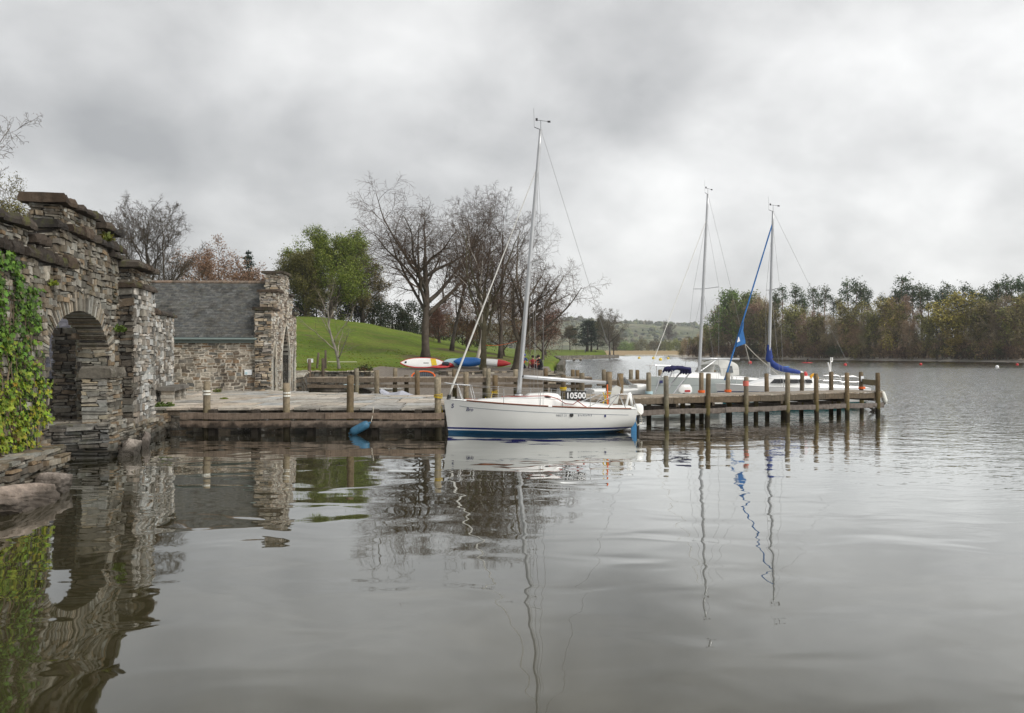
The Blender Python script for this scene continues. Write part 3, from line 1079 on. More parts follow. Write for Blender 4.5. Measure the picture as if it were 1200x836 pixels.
    BH.block(mb, cu0, cu1, -1.75, 0.05, -0.6, 0.86, rn, SLATE, faces='fnt', near_pal=[(0.17, 0.16, 0.14), (0.22, 0.21, 0.19), (0.12, 0.115, 0.105)], ch=(0.05, 0.13), ln=(0.2, 0.7), prot=(0, 0.12))
    BH.block(mb, cu1, cu2, -1.1, 0.06, -0.6, 0.66, rn, SLATE, faces='fnrt', ch=(0.06, 0.16), ln=(0.25, 0.7), prot=(0, 0.10))
    fin('plinth', mb, M['stone'])
    # low wall running on behind the buttress
    mb = MB()
    W2 = Frame((-12.55, 28.2), (-0.2, 0.98))
    W2.block(mb, 0, 7.2, -0.7, 0, 0.4, 4.1, rn, PALE, faces='fnr', ch=(0.08, 0.22), ln=(0.2, 0.5), prot=(0, 0.06))
    o = fin('side_wall', mb, M['stone_pale'])
    mb = MB()
    W2.coping(mb, 0, 7.2, -0.7, 0, 4.1, 0.16, rn)
    o2 = mb.build('cap_slab', M['coping'], o)
    return uL, uR


UL, UR = build_boathouse()

# boulders at the foot of the wall
for i, (px, v, sz, lab) in enumerate([
    (20, 0.50, (1.0, 0.45, 0.33), 'large pinkish boulder at the water edge below the ivy'),
    (57, 0.42, (0.40, 0.34, 0.33), 'squarish pale boulder standing just right of the largest pinkish boulder'),
    (152, 0.42, (0.45, 0.20, 0.34), 'pale leaning slab at the waterline below the white buttress'),
    (170, 0.36, (0.30, 0.16, 0.32), 'small pinkish stone at the waterline right of the pale leaning slab'),
    (212, -0.4, (0.34, 0.3, 0.22), 'dark wet stone in the corner between boathouse plinth and quay')]):
    mb = MB()
    mb.rock((sz[0], sz[1], sz[2]), i * 7 + 3, [(0.33, 0.27, 0.225), (0.35, 0.30, 0.26), (0.34, 0.30, 0.26), (0.30, 0.26, 0.23), (0.06, 0.055, 0.05)][i])
    o = mb.build('boulder', M['rock'])
    u = BH.U(px, v)
    o.location = BH.p(u, v, 0.1)
    o.rotation_euler = (0.1 * i, 0.15, math.atan2(0.984, -0.18) + 0.1 * (i - 2))
    tag(o, lab, 'boulder', 'boulders along the boathouse foot')


# slate-roofed shed seen through the arch
def build_shed():
    rn = random.Random(3)
    root = thing('shed', 'slate-roofed lean-to shed glimpsed through the boathouse arch', 'shed', W(60, 33, 0.8))
    f = Frame(W(76, 28), (-0.55, 0.83))
    mb = MB()
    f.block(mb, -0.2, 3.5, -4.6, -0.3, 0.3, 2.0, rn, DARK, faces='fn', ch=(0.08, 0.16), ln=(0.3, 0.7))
    o = mb.build('wall', M['stone'], root)
    o.matrix_parent_inverse = Matrix.Translation(-Vector(root.location))
    mb = MB()
    # roof rising away from the lake side
    n, m = 14, 16
    for i in range(n):
        t0, t1 = i / n, (i + 1.25) / n
        for j in range(m):
            v0, v1 = -4.8 + 6.4 * j / m, -4.8 + 6.4 * (j + 1) / m - 0.015
            o0, o1 = (lerp(-0.6, 2.6, t0), lerp(1.85, 4.05, t0)), (lerp(-0.6, 2.6, t1), lerp(1.85, 4.05, t1))
            e = rn.uniform(0.0, 0.012)
            c = rng_col(rn, (0.085, 0.085, 0.10), 0.25)
            A = [f.p(o0[0], v0, o0[1] + e + 0.03), f.p(o0[0], v1, o0[1] + e + 0.03), f.p(o1[0], v1, o1[1] + e), f.p(o1[0], v0, o1[1] + e)]
            B = [p - Vector((0, 0, 0.035)) for p in A]
            mb.hexa([B[0], B[1], B[2], B[3], A[0], A[1], A[2], A[3]], c)
    o = mb.build('roof', M['slate'], root)
    o.matrix_parent_inverse = Matrix.Translation(-Vector(root.location))


build_shed()


# ivy
def build_ivy():
    rn = random.Random(21)
    poly_bands = [  # (y, x0, x1) outline rows in the photograph, turned into wall coordinates
        (296, -40, 8), (310, -40, 18), (325, -45, 26), (345, -40, 38), (365, -40, 41), (390, -40, 42), (410, -40, 38), (430, -40, 44), (450, -40, 50), (475, -40, 52), (500, -40, 49), (518, -40, 38), (530, -10, 26)]
    holes = [(6, 352, 9, 30), (52, 395, 8, 14), (20, 385, 5, 26), (38, 415, 8, 12), (2, 432, 8, 20), (44, 330, 8, 8), (28, 335, 5, 7), (5, 322, 6, 6), (-20, 380, 9, 30), (30, 470, 4, 8)]
    root = thing('ivy', 'bushy green and yellow ivy climbing the left pier of the stone boathouse', 'ivy', BH.p(1.0, VW, 0.6))
    mb = MB()
    cnt = 0
    while cnt < 5600:
        py = rn.uniform(294, 531)
        x0 = interp(py, [r[0] for r in poly_bands], [r[1] for r in poly_bands])
        x1 = interp(py, [r[0] for r in poly_bands], [r[2] for r in poly_bands])
        x1 += 5 * math.sin(py * 0.17) + 3 * math.sin(py * 0.41)
        px = rn.uniform(-40, 60)
        if not (x0 < px < x1 + rn.gauss(0, 2.5)):
            continue
        if any(((px - hx) / rx) ** 2 + ((py - hy) / ry) ** 2 < rn.uniform(0.6, 1.3) for hx, hy, rx, ry in holes) and rn.random() < 0.93:
            continue
        u = BH.U(px, VW)
        z = BH.Z(py, u, VW)
        clump = math.sin(u * 7.1 + z * 2.3) + math.sin(z * 6.3 - u * 3.1)
        v = VW + 0.04 + rn.random() ** 1.5 * 0.13 + 0.035 * clump
        c0 = BH.p(u, v, z)
        s = rn.choice((rn.uniform(0.022, 0.042), rn.uniform(0.034, 0.06), rn.uniform(0.05, 0.08)))
        # leaf faces the light: outward, tipped down
        n = (BH.n * rn.uniform(0.5, 1.1) + BH.d * rn.gauss(0, 0.45) + Vector((0, 0, rn.uniform(-0.1, 0.7)))).normalized()
        a = n.cross(Vector((0, 0, 1))).normalized()
        bb = a.cross(n)
        sp = rn.gauss(0, 0.5)
        a, bb = a * math.cos(sp) + bb * math.sin(sp), bb * math.cos(sp) - a * math.sin(sp)
        under = cnt % 3 == 0      # leaves close to the stone, shade of the gaps painted into them
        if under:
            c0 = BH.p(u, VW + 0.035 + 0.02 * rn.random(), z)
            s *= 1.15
        yel = smooth((390 - py) / -110 + rn.gauss(0, 0.3))
        g = rng_col(rn, (0.105, 0.20, 0.028), 0.55, 0.15)
        yl = rng_col(rn, (0.33, 0.36, 0.03), 0.35, 0.12)
        c = tuple(lerp(g[i], yl[i], yel * rn.uniform(0.3, 1)) for i in range(3))
        if rn.random() < 0.012:
            c = rn.choice(((0.30, 0.13, 0.03), (0.16, 0.09, 0.04), (0.20, 0.14, 0.05)))
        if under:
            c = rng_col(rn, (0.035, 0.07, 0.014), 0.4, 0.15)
        pts = []
        for (lx, ly) in ((0, 1.05), (0.35, 0.35), (0.95, 0.3), (0.5, -0.25), (0.45, -0.75), (0, -0.5), (-0.45, -0.75), (-0.5, -0.25), (-0.95, 0.3), (-0.35, 0.35)):
            fold = -0.25 * abs(lx) * s
            pts.append(c0 + a * lx * s - bb * ly * s + n * fold)
        mb.poly(pts, c)
        cnt += 1
    o = mb.build('foliage', M['leaf'], root)
    o.matrix_parent_inverse = Matrix.Translation(-Vector(root.location))
    mb = MB()
    for k in range(16):
        px, py = rn.uniform(-35, 45), 528
        pts = []
        while py > 310 + rn.uniform(0, 60):
            u = BH.U(px, VW)
            pts.append(BH.p(u, VW + 0.06, BH.Z(py, u, VW)))
            py -= 14
            px += rn.uniform(-3.5, 3)
        mb.tube(pts, [lerp(0.022, 0.006, i / (len(pts) - 1)) for i in range(len(pts))], 5, (0.12, 0.09, 0.06))
    o = mb.build('stem', M['bark'], root)
    o.matrix_parent_inverse = Matrix.Translation(-Vector(root.location))


build_ivy()


def tuft(name, loc, r, n, seed, cols, lab, cat, ls=0.05, flat=0.8):
    rn = random.Random(seed)
    mb = MB()
    for _ in range(n):
        d = Vector((rn.gauss(0, 1), rn.gauss(0, 1), rn.gauss(0, 0.7)))
        d = d.normalized() * rn.random() ** 0.5 * r
        d.z = abs(d.z) * flat
        c0 = d
        nrm = Vector((rn.gauss(0, 1), rn.gauss(0, 1), rn.gauss(0.6, 1))).normalized()
        a = nrm.orthogonal().normalized()
        b2 = nrm.cross(a)
        s = ls * rn.uniform(0.5, 1.4)
        mb.poly([c0 + a * s, c0 + b2 * s * 0.6, c0 - a * s, c0 - b2 * s * 0.6], rng_col(rn, rn.choice(cols), 0.3))
    o = mb.build(name, M['leaf'])
    o.location = loc
    return tag(o, lab, cat)


u_ = BH.U(120, VW)
tuft('fern', BH.p(u_, VW + 0.05, 5.72), 0.28, 240, 4, [(0.14, 0.16, 0.02), (0.10, 0.13, 0.02), (0.18, 0.16, 0.04)], 'small mossy tuft growing between the parapet merlons', 'plant')
tuft('fern', BH.p(BH.U(145, -0.2), -0.35, 3.3), 0.24, 200, 5, [(0.07, 0.12, 0.02), (0.10, 0.15, 0.02)], 'green fern growing in the angle beside the buttress', 'plant')
tuft('fern', BH.p(BH.U(58, VW), VW + 0.03, 4.2), 0.16, 80, 6, [(0.24, 0.27, 0.03), (0.16, 0.2, 0.03)], 'yellow-green weed rooted under the left string course', 'plant')

# ============================================================ QUAY
QZ = 0.84
QUAY = [(-15.3, 28.6), (-2.25, 28.72), (-1.45, 35.2), (-11.62, 41.35), (-15.4, 41.3)]


def in_poly(x, y, P):
    c = False
    j = len(P) - 1
    for i in range(len(P)):
        if (P[i][1] > y) != (P[j][1] > y) and x < (P[j][0] - P[i][0]) * (y - P[i][1]) / (P[j][1] - P[i][1]) + P[i][0]:
            c = not c
        j = i
    return c


def build_quay():
    rn = random.Random(8)
    mb = MB()
    mb.prism([(x, y, -1.2) for x, y in QUAY], (0, 0, 1.2 + QZ - 0.075), (0.10, 0.09, 0.075))
    up = Vector((0, 0, 1))
    for i in (0, 1, 2):
        a, b2 = Vector((*QUAY[i], 0)), Vector((*QUAY[i + 1], 0))
        panel(mb, a + Vector((0, 0, -0.4)), b2 - a, up, (b2 - a).length, QZ + 0.3, rn, DARK, ch=(0.08, 0.18), ln=(0.2, 0.6))
    # flags
    y = 28.52
    while y < 41.6:
        dy = rn.uniform(0.9, 1.7)
        x = -15.6 + rn.uniform(-0.5, 0)
        while x < -1:
            dx = rn.uniform(0.6, 1.4)
            cx_, cy_ = x + dx / 2, y + dy / 2
            if in_poly(cx_, max(cy_, 28.9), QUAY) and (in_poly(x + dx - 0.1, y + dy - 0.1, QUAY) or in_poly(x + dx - 0.1, y + 0.2, QUAY)):
                g = rn.uniform(0.02, 0.04)
                tilt = rn.uniform(-0.006, 0.006)
                c = rng_col(rn, rn.choice([(0.40, 0.36, 0.305), (0.47, 0.425, 0.365), (0.32, 0.30, 0.265), (0.43, 0.395, 0.34), (0.37, 0.365, 0.345)]), 0.15, 0.05)
                j = lambda: rn.uniform(-0.05, 0.05)
                b4 = [(x + g + j(), y + g + j()), (x + dx - g + j(), y + g + j()), (x + dx - g + j(), y + dy - g + j()), (x + g + j(), y + dy - g + j())]
                mb.hexa([(p[0], p[1], QZ - 0.08) for p in b4] + [(p[0], p[1], QZ + tilt + rn.uniform(-0.008, 0.008)) for p in b4], c)
            x += dx
        y += dy
    tag(mb.build('quay', M['flag']), kind='structure')


build_quay()

# stone bench by the boathouse wall
bl = Vector((-13.15, 33.2, QZ))
root = thing('stone_bench', 'low stone bench with a thick slab seat against the boathouse side wall', 'bench', bl, R(11.5))
mb = MB()
rn = random.Random(2)
mb.hexa([(x, y, z) for z in (0.42, 0.56) for x, y in ((-0.3, -1.5), (0.3, -1.48), (0.31, 1.5), (-0.3, 1.52))], (0.15, 0.14, 0.125))
mb.build('seat', M['stone'], root)
for yy in (-1.25, 0.1, 1.2):
    mb = MB()
    for k in range(3):
        mb.hexa([(x + rn.uniform(-.02, .02), yy + y + rn.uniform(-.02, .02), z) for z in (k * 0.14, k * 0.14 + 0.13) for x, y in ((-0.22, -0.17), (0.22, -0.17), (0.22, 0.17), (-0.22, 0.17))], rng_col(rn, (0.36, 0.33, 0.28), 0.2))
    mb.build('leg', M['stone'], root)

# blue water tap post by the bench
root = thing('tap_post', 'thin pale blue standpipe with a black tap head between bench and hut', 'standpipe', (-15.05 + 0.2, 36.6, QZ))
mb = MB()
mb.tube([(0, 0, -0.02), (0, 0, 0.95)], 0.03, 8)
mb.build('pipe', M['paleblue'], root)
mb = MB()
mb.tube([(0, 0, 0.93), (0, 0, 1.12)], [0.075, 0.06], 8)
mb.tube([(0, 0, 1.02), (0.14, -0.06, 1.0), (0.16, -0.07, 0.9)], 0.025, 6)
mb.build('tap', M['black'], root)

# ============================================================ HUT
HT = Frame((-11.7, 41.5), (-0.06, 0.998))


def build_hut():
    rn = random.Random(31)
    root = thing('stone_hut', 'rubble stone hut with a grey slate roof and a stepped gable facing the lake', 'hut', HT.p(3.1, -3.5, QZ))
    inv = Matrix.Translation(-Vector(root.location))

    def fin(name, mb, mats, parent=root):
        o = mb.build(name, mats, parent)
        if parent is root:
            o.matrix_parent_inverse = inv
        return o
    up = Vector((0, 0, 1))
    z0 = 0.5
    # side wall facing the quay
    mb = MB()
    HT.core(mb, 0.245, 0.7, -8.2, -0.75, z0, 3.38, (0.56, 0.51, 0.43), 0.0)
    HT.block(mb, 0.25, 0.8, -8.2, -0.75, z0, 3.4, rn, [(0.20, 0.165, 0.125), (0.27, 0.23, 0.18), (0.15, 0.125, 0.10), (0.25, 0.18, 0.12), (0.34, 0.31, 0.26), (0.18, 0.17, 0.15)], faces='n', ch=(0.08, 0.20), ln=(0.14, 0.48), prot=(0.012, 0.035), gap=0.03)
    HT.block(mb, 5.4, 5.95, -8.2, -0.75, z0, 3.4, rn, BROWN, faces='r', ch=(0.1, 0.2), ln=(0.3, 0.6))
    HT.block(mb, 0.3, 5.9, -8.25, -7.7, z0, 3.4, rn, BROWN, faces='b', ch=(0.1, 0.2), ln=(0.3, 0.6))
    fin('wall', mb, M['hutstone'])
    # stepped gable
    L = 6.2
    steps = [(0, 1.1, 4.72), (1.1, 2.2, 5.70), (2.2, 4.05, 6.72), (4.05, 5.1, 5.70), (5.1, L, 4.72)]
    op = [(0.25, 0.95, 2.3, 3.15), (2.35, 4.3, 2.55, 4.1), (5.1, 5.75, 2.3, 3.15)]   # u0, u1, spring z, apex z

    def hole(u, z, k=0.0):
        for a, b2, s, ap in op:
            if a - k < u < b2 + k:
                if z < s:
                    return True
                t = abs(u - (a + b2) / 2) / ((b2 - a) / 2 + k)
                if z < s + (ap - s + k) * (1 - t ** 1.6):
                    return True
        return False
    mb = MB()
    n = 62
    for i in range(n):
        ua, ub = L * i / n, L * (i + 1) / n
        um = (ua + ub) / 2
        zt = next(z for a, b2, z in steps if a <= um <= b2)
        zb = z0
        while hole(um, zb) and zb < zt:
            zb += 0.05
        HT.core(mb, ua - 0.03, ub + 0.03, -0.8, -0.01, zb, zt)
    zt_at = lambda u: next(z for a, b2, z in steps if a <= min(max(u, 0), L) <= b2)
    panel(mb, HT.p(0, 0, z0), HT.d, up, L, 6.8 - z0, rn, LIMEY, keep=lambda x, z: z + z0 < zt_at(x) and not hole(x, z + z0, 0.12), ch=(0.06, 0.16), ln=(0.15, 0.45), prot=(0, 0.05))
    panel(mb, HT.p(0, -0.8, z0), HT.n, up, 0.8, 4.72 - z0, rn, BROWN + DARK[:2], ch=(0.07, 0.18), ln=(0.16, 0.5), prot=(0, 0.06))
    panel(mb, HT.p(1.1, -0.8, 4.72), HT.n, up, 0.8, 0.98, rn, BROWN, ch=(0.06, 0.15), ln=(0.15, 0.4))
    panel(mb, HT.p(2.2, -0.8, 5.70), HT.n, up, 0.8, 1.02, rn, BROWN, ch=(0.06, 0.15), ln=(0.15, 0.4))
    panel(mb, HT.p(L, -0.8, z0), -HT.d, up, L, 6.8 - z0, rn, BROWN, keep=lambda x, z: z + z0 < zt_at(L - x) and z > 2.5, ch=(0.1, 0.2), ln=(0.2, 0.5))
    g = fin('gable', mb, M['hutstone'])
    # pale arch surrounds
    for a, b2, s, ap in op:
        mb = MB()
        pts = [(a, z0)] + [(a, lerp(z0, s, k / 5)) for k in range(1, 6)]
        m = 9
        for k in range(1, m + 1):
            t = 1 - 2 * k / m
            pts.append(((a + b2) / 2 - t * (b2 - a) / 2, s + (ap - s) * (1 - abs(t) ** 1.6)))
        pts += [(b2, lerp(s, z0, k / 5)) for k in range(1, 6)]
        cu, cz = (a + b2) / 2, s
        for (p, q) in zip(pts, pts[1:]):
            def out_(w_, k=0.17):
                dx, dz = w_[0] - cu, max(0, w_[1] - cz)
                l = math.hypot(dx, dz) or 1
                return (w_[0] + dx / l * k, w_[1] + dz / l * k)
            po, qo = out_(p), out_(q)
            mb.hexa([HT.p(x, -0.35, z) for x, z in (p, q, qo, po)] + [HT.p(x, 0.05, z) for x, z in (p, q, qo, po)], rng_col(rn, (0.50, 0.47, 0.40), 0.2))
        mb.build('arch_surround', M['hutstone'], g)
    # dark sheets painting the shade deep in the openings
    for a, b2, s, ap in op:
        mb = MB()
        mb.box(HT.p((a + b2) / 2, -0.6, (z0 + ap) / 2), (0.06, b2 - a, ap - z0), math.atan2(-0.06, 0.998) * -1 * -1, (0.03, 0.025, 0.02))
        fin('opening_shade', mb, M['wood'])
    # caps on the steps
    for a, b2, z in steps:
        mb = MB()
        HT.coping(mb, a, b2, -0.8, 0, z, 0.13, rn, over=0.12, ln=(0.8, 1.6))
        mb.build('cap_slab', M['coping'], g)
    # slate roof
    mb = MB()
    eu, ez, ru, rz = -0.02, 3.42, 3.1, 6.32
    n, m = 34, 34
    for side in (0, 1):
        for i in range(n):
            t0, t1 = i / n, min(1.0, (i + 1.35) / n)
            off = (i % 2) * 0.5
            for j in range(-1, m):
                v0 = -8.3 + 7.5 * (j + off) / m
                v1 = v0 + 7.5 / m - 0.008
                v0, v1 = max(v0, -8.3), min(v1, -0.82)
                if v1 - v0 < 0.03:
                    continue
                e = rn.uniform(0.0, 0.01)
                P = []
                for t, lift in ((t0, 0.028), (t1, 0.0)):
                    uu, zz = lerp(eu, ru, t), lerp(ez, rz, t)
                    if side:
                        uu = 2 * ru - uu
                    P.append((uu, zz + lift + e))
                A = [HT.p(P[0][0], v0, P[0][1]), HT.p(P[0][0], v1, P[0][1]), HT.p(P[1][0], v1, P[1][1]), HT.p(P[1][0], v0, P[1][1])]
                if side:
                    A = A[::-1]
                B = [p - Vector((0, 0, 0.022)) for p in A]
                mb.hexa(B + A, rng_col(rn, rn.choice([(0.098, 0.100, 0.096), (0.118, 0.118, 0.112), (0.080, 0.082, 0.080), (0.105, 0.104, 0.094)]), 0.16, 0.03))
    # underlay
    for side in (0, 1):
        s = (lambda u: 2 * ru - u) if side else (lambda u: u)
        q = [HT.p(s(eu), -8.3, ez - 0.05), HT.p(s(eu), -0.8, ez - 0.05), HT.p(ru, -0.8, rz - 0.05), HT.p(ru, -8.3, rz - 0.05)]
        mb.poly(q, (0.03, 0.03, 0.03))
    rf = fin('roof', mb, M['slate'])
    mb = MB()
    v = -8.3
    while v < -0.85:
        mb.tube([HT.p(ru, v, rz + 0.0), HT.p(ru, min(v + 0.42, -0.82), rz + 0.015)], 0.10, 8, rng_col(rn, (0.20, 0.155, 0.12), 0.2))
        v += 0.43
    mb.build('ridge', M['hutstone'], rf)
    # gutter and fascia, downpipe
    mb = MB()
    mb.bar(HT.p(0.16, -8.2, 3.27), HT.p(0.16, -0.84, 3.27), 0.05, 0.24)
    mb.tube([HT.p(-0.02, -8.2, 3.36), HT.p(-0.02, -0.7, 3.34)], 0.065, 8)
    fin('gutter', mb, M['gutter'])
    mb = MB()
    mb.tube([HT.p(-0.02, -0.70, 3.38), HT.p(0.0, -0.66, 3.2), HT.p(0.05, -0.70, 3.0), HT.p(0.05, -0.70, 0.86)], 0.055, 8)
    for z in (2.6, 1.5, 1.0):
        mb.tube([HT.p(0.05, -0.70, z), HT.p(0.05, -0.70, z + 0.08)], 0.07, 8)
    fin('downpipe', mb, M['iron'])
    # low notice plate
    mb = MB()
    mb.box(HT.p(0.17, -1.15, 1.72), (0.36, 0.03, 0.26), 0.06)
    pl = fin('notice_plate', mb, M['paper'])
    pl['label'] = 'small white notice on the hut wall'
    mb = MB()
    mb.box(HT.p(0.15, -1.24, 1.68), (0.10, 0.02, 0.10), 0.06)
    mb.build('blue_patch', M['paleblue'], pl)


build_hut()

# ============================================================ TIMBER WORK
WOODC = [(0.20, 0.165, 0.125), (0.26, 0.22, 0.17), (0.16, 0.13, 0.10), (0.22, 0.175, 0.13)]
POSTC = [(0.19, 0.145, 0.088), (0.23, 0.185, 0.125), (0.14, 0.105, 0.065), (0.25, 0.215, 0.155), (0.165, 0.12, 0.068)]


def post_mb(h, r, rn, below=1.0, lean=(0, 0)):
    mb = MB()
    n = 9
    pts, rad = [], []
    for i in range(n + 1):
        t = i / n
        z = lerp(-below, h, t)
        pts.append((lean[0] * z, lean[1] * z, z))
        rad.append(r * (1.06 - 0.08 * t) * rn.uniform(0.97, 1.03))
    c = rng_col(rn, rn.choice(POSTC), 0.2)
    ph = [rn.uniform(0.93, 1.07) for _ in range(12)]
    mb.tube(pts, rad, 12, c, rfn=lambda i, k: ph[k])
    # weathered end grain on the top
    mb.blob((lean[0] * h, lean[1] * h, h - 0.005), (r * 0.92, r * 0.92, 0.02), rn.random(), 0.1, 1, (0.17, 0.14, 0.10))
    return mb


def plank_mb(a, b, wd, ht, rn, col=None, parts=1):
    """a weathered beam with slightly uneven edges"""
    mb = MB()
    a, b = Vector(a), Vector(b)
    d = (b - a)
    n = max(4, int(d.length / 0.4))
    dn = d.normalized()
    s = dn.cross(Vector((0, 0, 1))).normalized()
    up = s.cross(dn)
    rows = []
    c = col or rng_col(rn, rn.choice(WOODC), 0.15)
    cols = []
    for i in range(n + 1):
        p = a + d * i / n
        e = lambda: rn.uniform(-0.008, 0.008)
        sag = up * (0.012 * math.sin(i * 0.7 + a.x))
        rows.append([p + s * (-wd / 2 + e()) + up * (-ht / 2 + e()) + sag, p + s * (wd / 2 + e()) + up * (-ht / 2 + e()) + sag,
                     p + s * (wd / 2 + e()) + up * (ht / 2 + e()) + sag, p + s * (-wd / 2 + e()) + up * (ht / 2 + e()) + sag])
    mb.grid(rows, c, closed=True)
    mb.poly(rows[0], c)
    mb.poly(rows[-1][::-1], c)
    return mb


def fit(o, root):
    """keep an object built in world coordinates in place under its thing"""
    o.parent = root
    o.matrix_parent_inverse = Matrix.Translation(-Vector(root.location)) if root.rotation_euler.z == 0 else root.matrix_basis.inverted()
    return o


rn = random.Random(77)
# mooring posts standing along the quay
QP = [
    (242, 28.28, 447, 'pale-banded mooring post at the left end of the quay planks', 1),
    (336, 28.30, 449, 'pale-banded mooring post in front of the hut gable', 1),
    (410, 28.32, 440, 'tall mooring post on the quay front above the blue fender', 0),
    (513.5, 28.42, 442, 'mooring post at the quay front beside the bow of the white sloop', 2),
    (441.5, 38.8, 434, 'mooring post behind the quay left of the grey covered boat', 0),
    (489, 37.6, 434.5, 'mooring post behind the quay at the right end of the grey covered boat', 0),
    (546, 35.9, 436, 'mooring post behind the quay just right of the furled foresail', 0),
    (580, 35.2, 440, 'mooring post with a yellow rope behind the foredeck of the white sloop', 2),
]
for px, Y, py, lab, deco in QP:
    h = ZY(py, Y)
    root = thing('mooring_post', lab, 'mooring post', W(px, Y, 0), rn.uniform(0, 3), 'mooring posts around the quay')
    post_mb(h, 0.112, rn, 1.2, (rn.uniform(-.012, .012), rn.uniform(-.012, .012))).build('shaft', M['post'], root, True)
    if deco == 1:
        for dz in (0.30, 0.40):
            mb = MB()
            mb.tube([(0, 0, h - dz - 0.05), (0, 0, h - dz)], 0.132, 12)
            mb.build('band', M['fender_white'], root)
    if deco == 2:
        mb = MB()
        for k in range(4):
            z = (QZ + 0.35 if Y < 30 else 1.0) + 0.035 * k
            mb.tube([(0.145 * math.cos(t), 0.145 * math.sin(t), z + 0.02 * math.sin(t + k)) for t in [i * 0.524 for i in range(13)]], 0.010, 5)
        mb.tube([(0.13, -0.05, 0.95), (0.14, -0.10, 0.8), (0.13, -0.1, 0.62)], 0.009, 5)
        mb.build('yellow_rope', M['yellow_rope'], root)

# long rubbing planks along the quay front
root = thing('rubbing_rail', 'two long weathered rubbing planks bolted along the quay front just above the water', 'timber rail', (-7, 28.4, 0))
x0, x1 = W(212, 28.15).x, W(521, 28.3).x
for z, hh in ((0.60, 0.20), (0.33, 0.22)):
    xm = lerp(x0, x1, 0.55 if z > 0.5 else 0.42)
    for a, b2 in ((x0, xm - 0.01), (xm + 0.01, x1)):
        fit(plank_mb((a, 28.10, z), (b2, 28.16, z), 0.10, hh, rn, rng_col(rn, (0.185, 0.145, 0.115), 0.15)).build('plank', M['wood']), root)
for px in (250, 300, 365, 440, 490):
    mb = MB()
    p = W(px, 28.35)
    mb.box((p.x, 28.36, 0.35), (0.2, 0.4, 0.9), 0, (0.06, 0.05, 0.04))
    fit(mb.build('bracket', M['wood']), root)


def fender(name, mat, loc, L, r, rot, lab, rope=None):
    root = thing(name, lab, 'fender', loc)
    mb = MB()
    pts, rad = [], []
    for i in range(13):
        t = -1 + 2 * i / 12
        pts.append((0, 0, t * L / 2))
        rad.append(max(0.02, r * (1 - abs(t) ** 5) ** 0.5))
    mb.tube(pts, rad, 14)
    for s in (-1, 1):
        mb.tube([(0, 0, s * L * 0.48), (0, 0, s * L * 0.56)], 0.035, 8)
    o = mb.build('body', mat, root, True)
    o.rotation_euler = rot
    if rope:
        mb = MB()
        mb.tube([Vector(p) - Vector(loc) for p in rope], 0.010, 5)
        mb.build('line', M['rope'], root)
    return root


p = W(421.5, 27.9, 0.22)
fender('fender', M['fender_blue'], p, 0.72, 0.145, (0, R(62), 0), 'faded blue fender slung low across the quay planks', [(p.x + 0.36, 28.0, 0.42), (p.x + 0.40, 28.1, 0.66), (p.x + 0.40, 28.2, 0.9)])

# ---------------------------------------------------------------- main jetty
JA = Vector((2.8, 31.15, 0))
JD = Vector((0.9135, 0.4068, 0)).normalized()
JN = Vector((-JD.y, JD.x, 0))
DZ = 1.0


def jp(s, t, z=0.0):
    return JA + JD * s + JN * t + Vector((0, 0, z))


def js(px, t=0.0):
    k = (px - 600) / FPX
    o = JA + JN * t
    return (k * o.y - o.x) / (JD.x - k * JD.y)


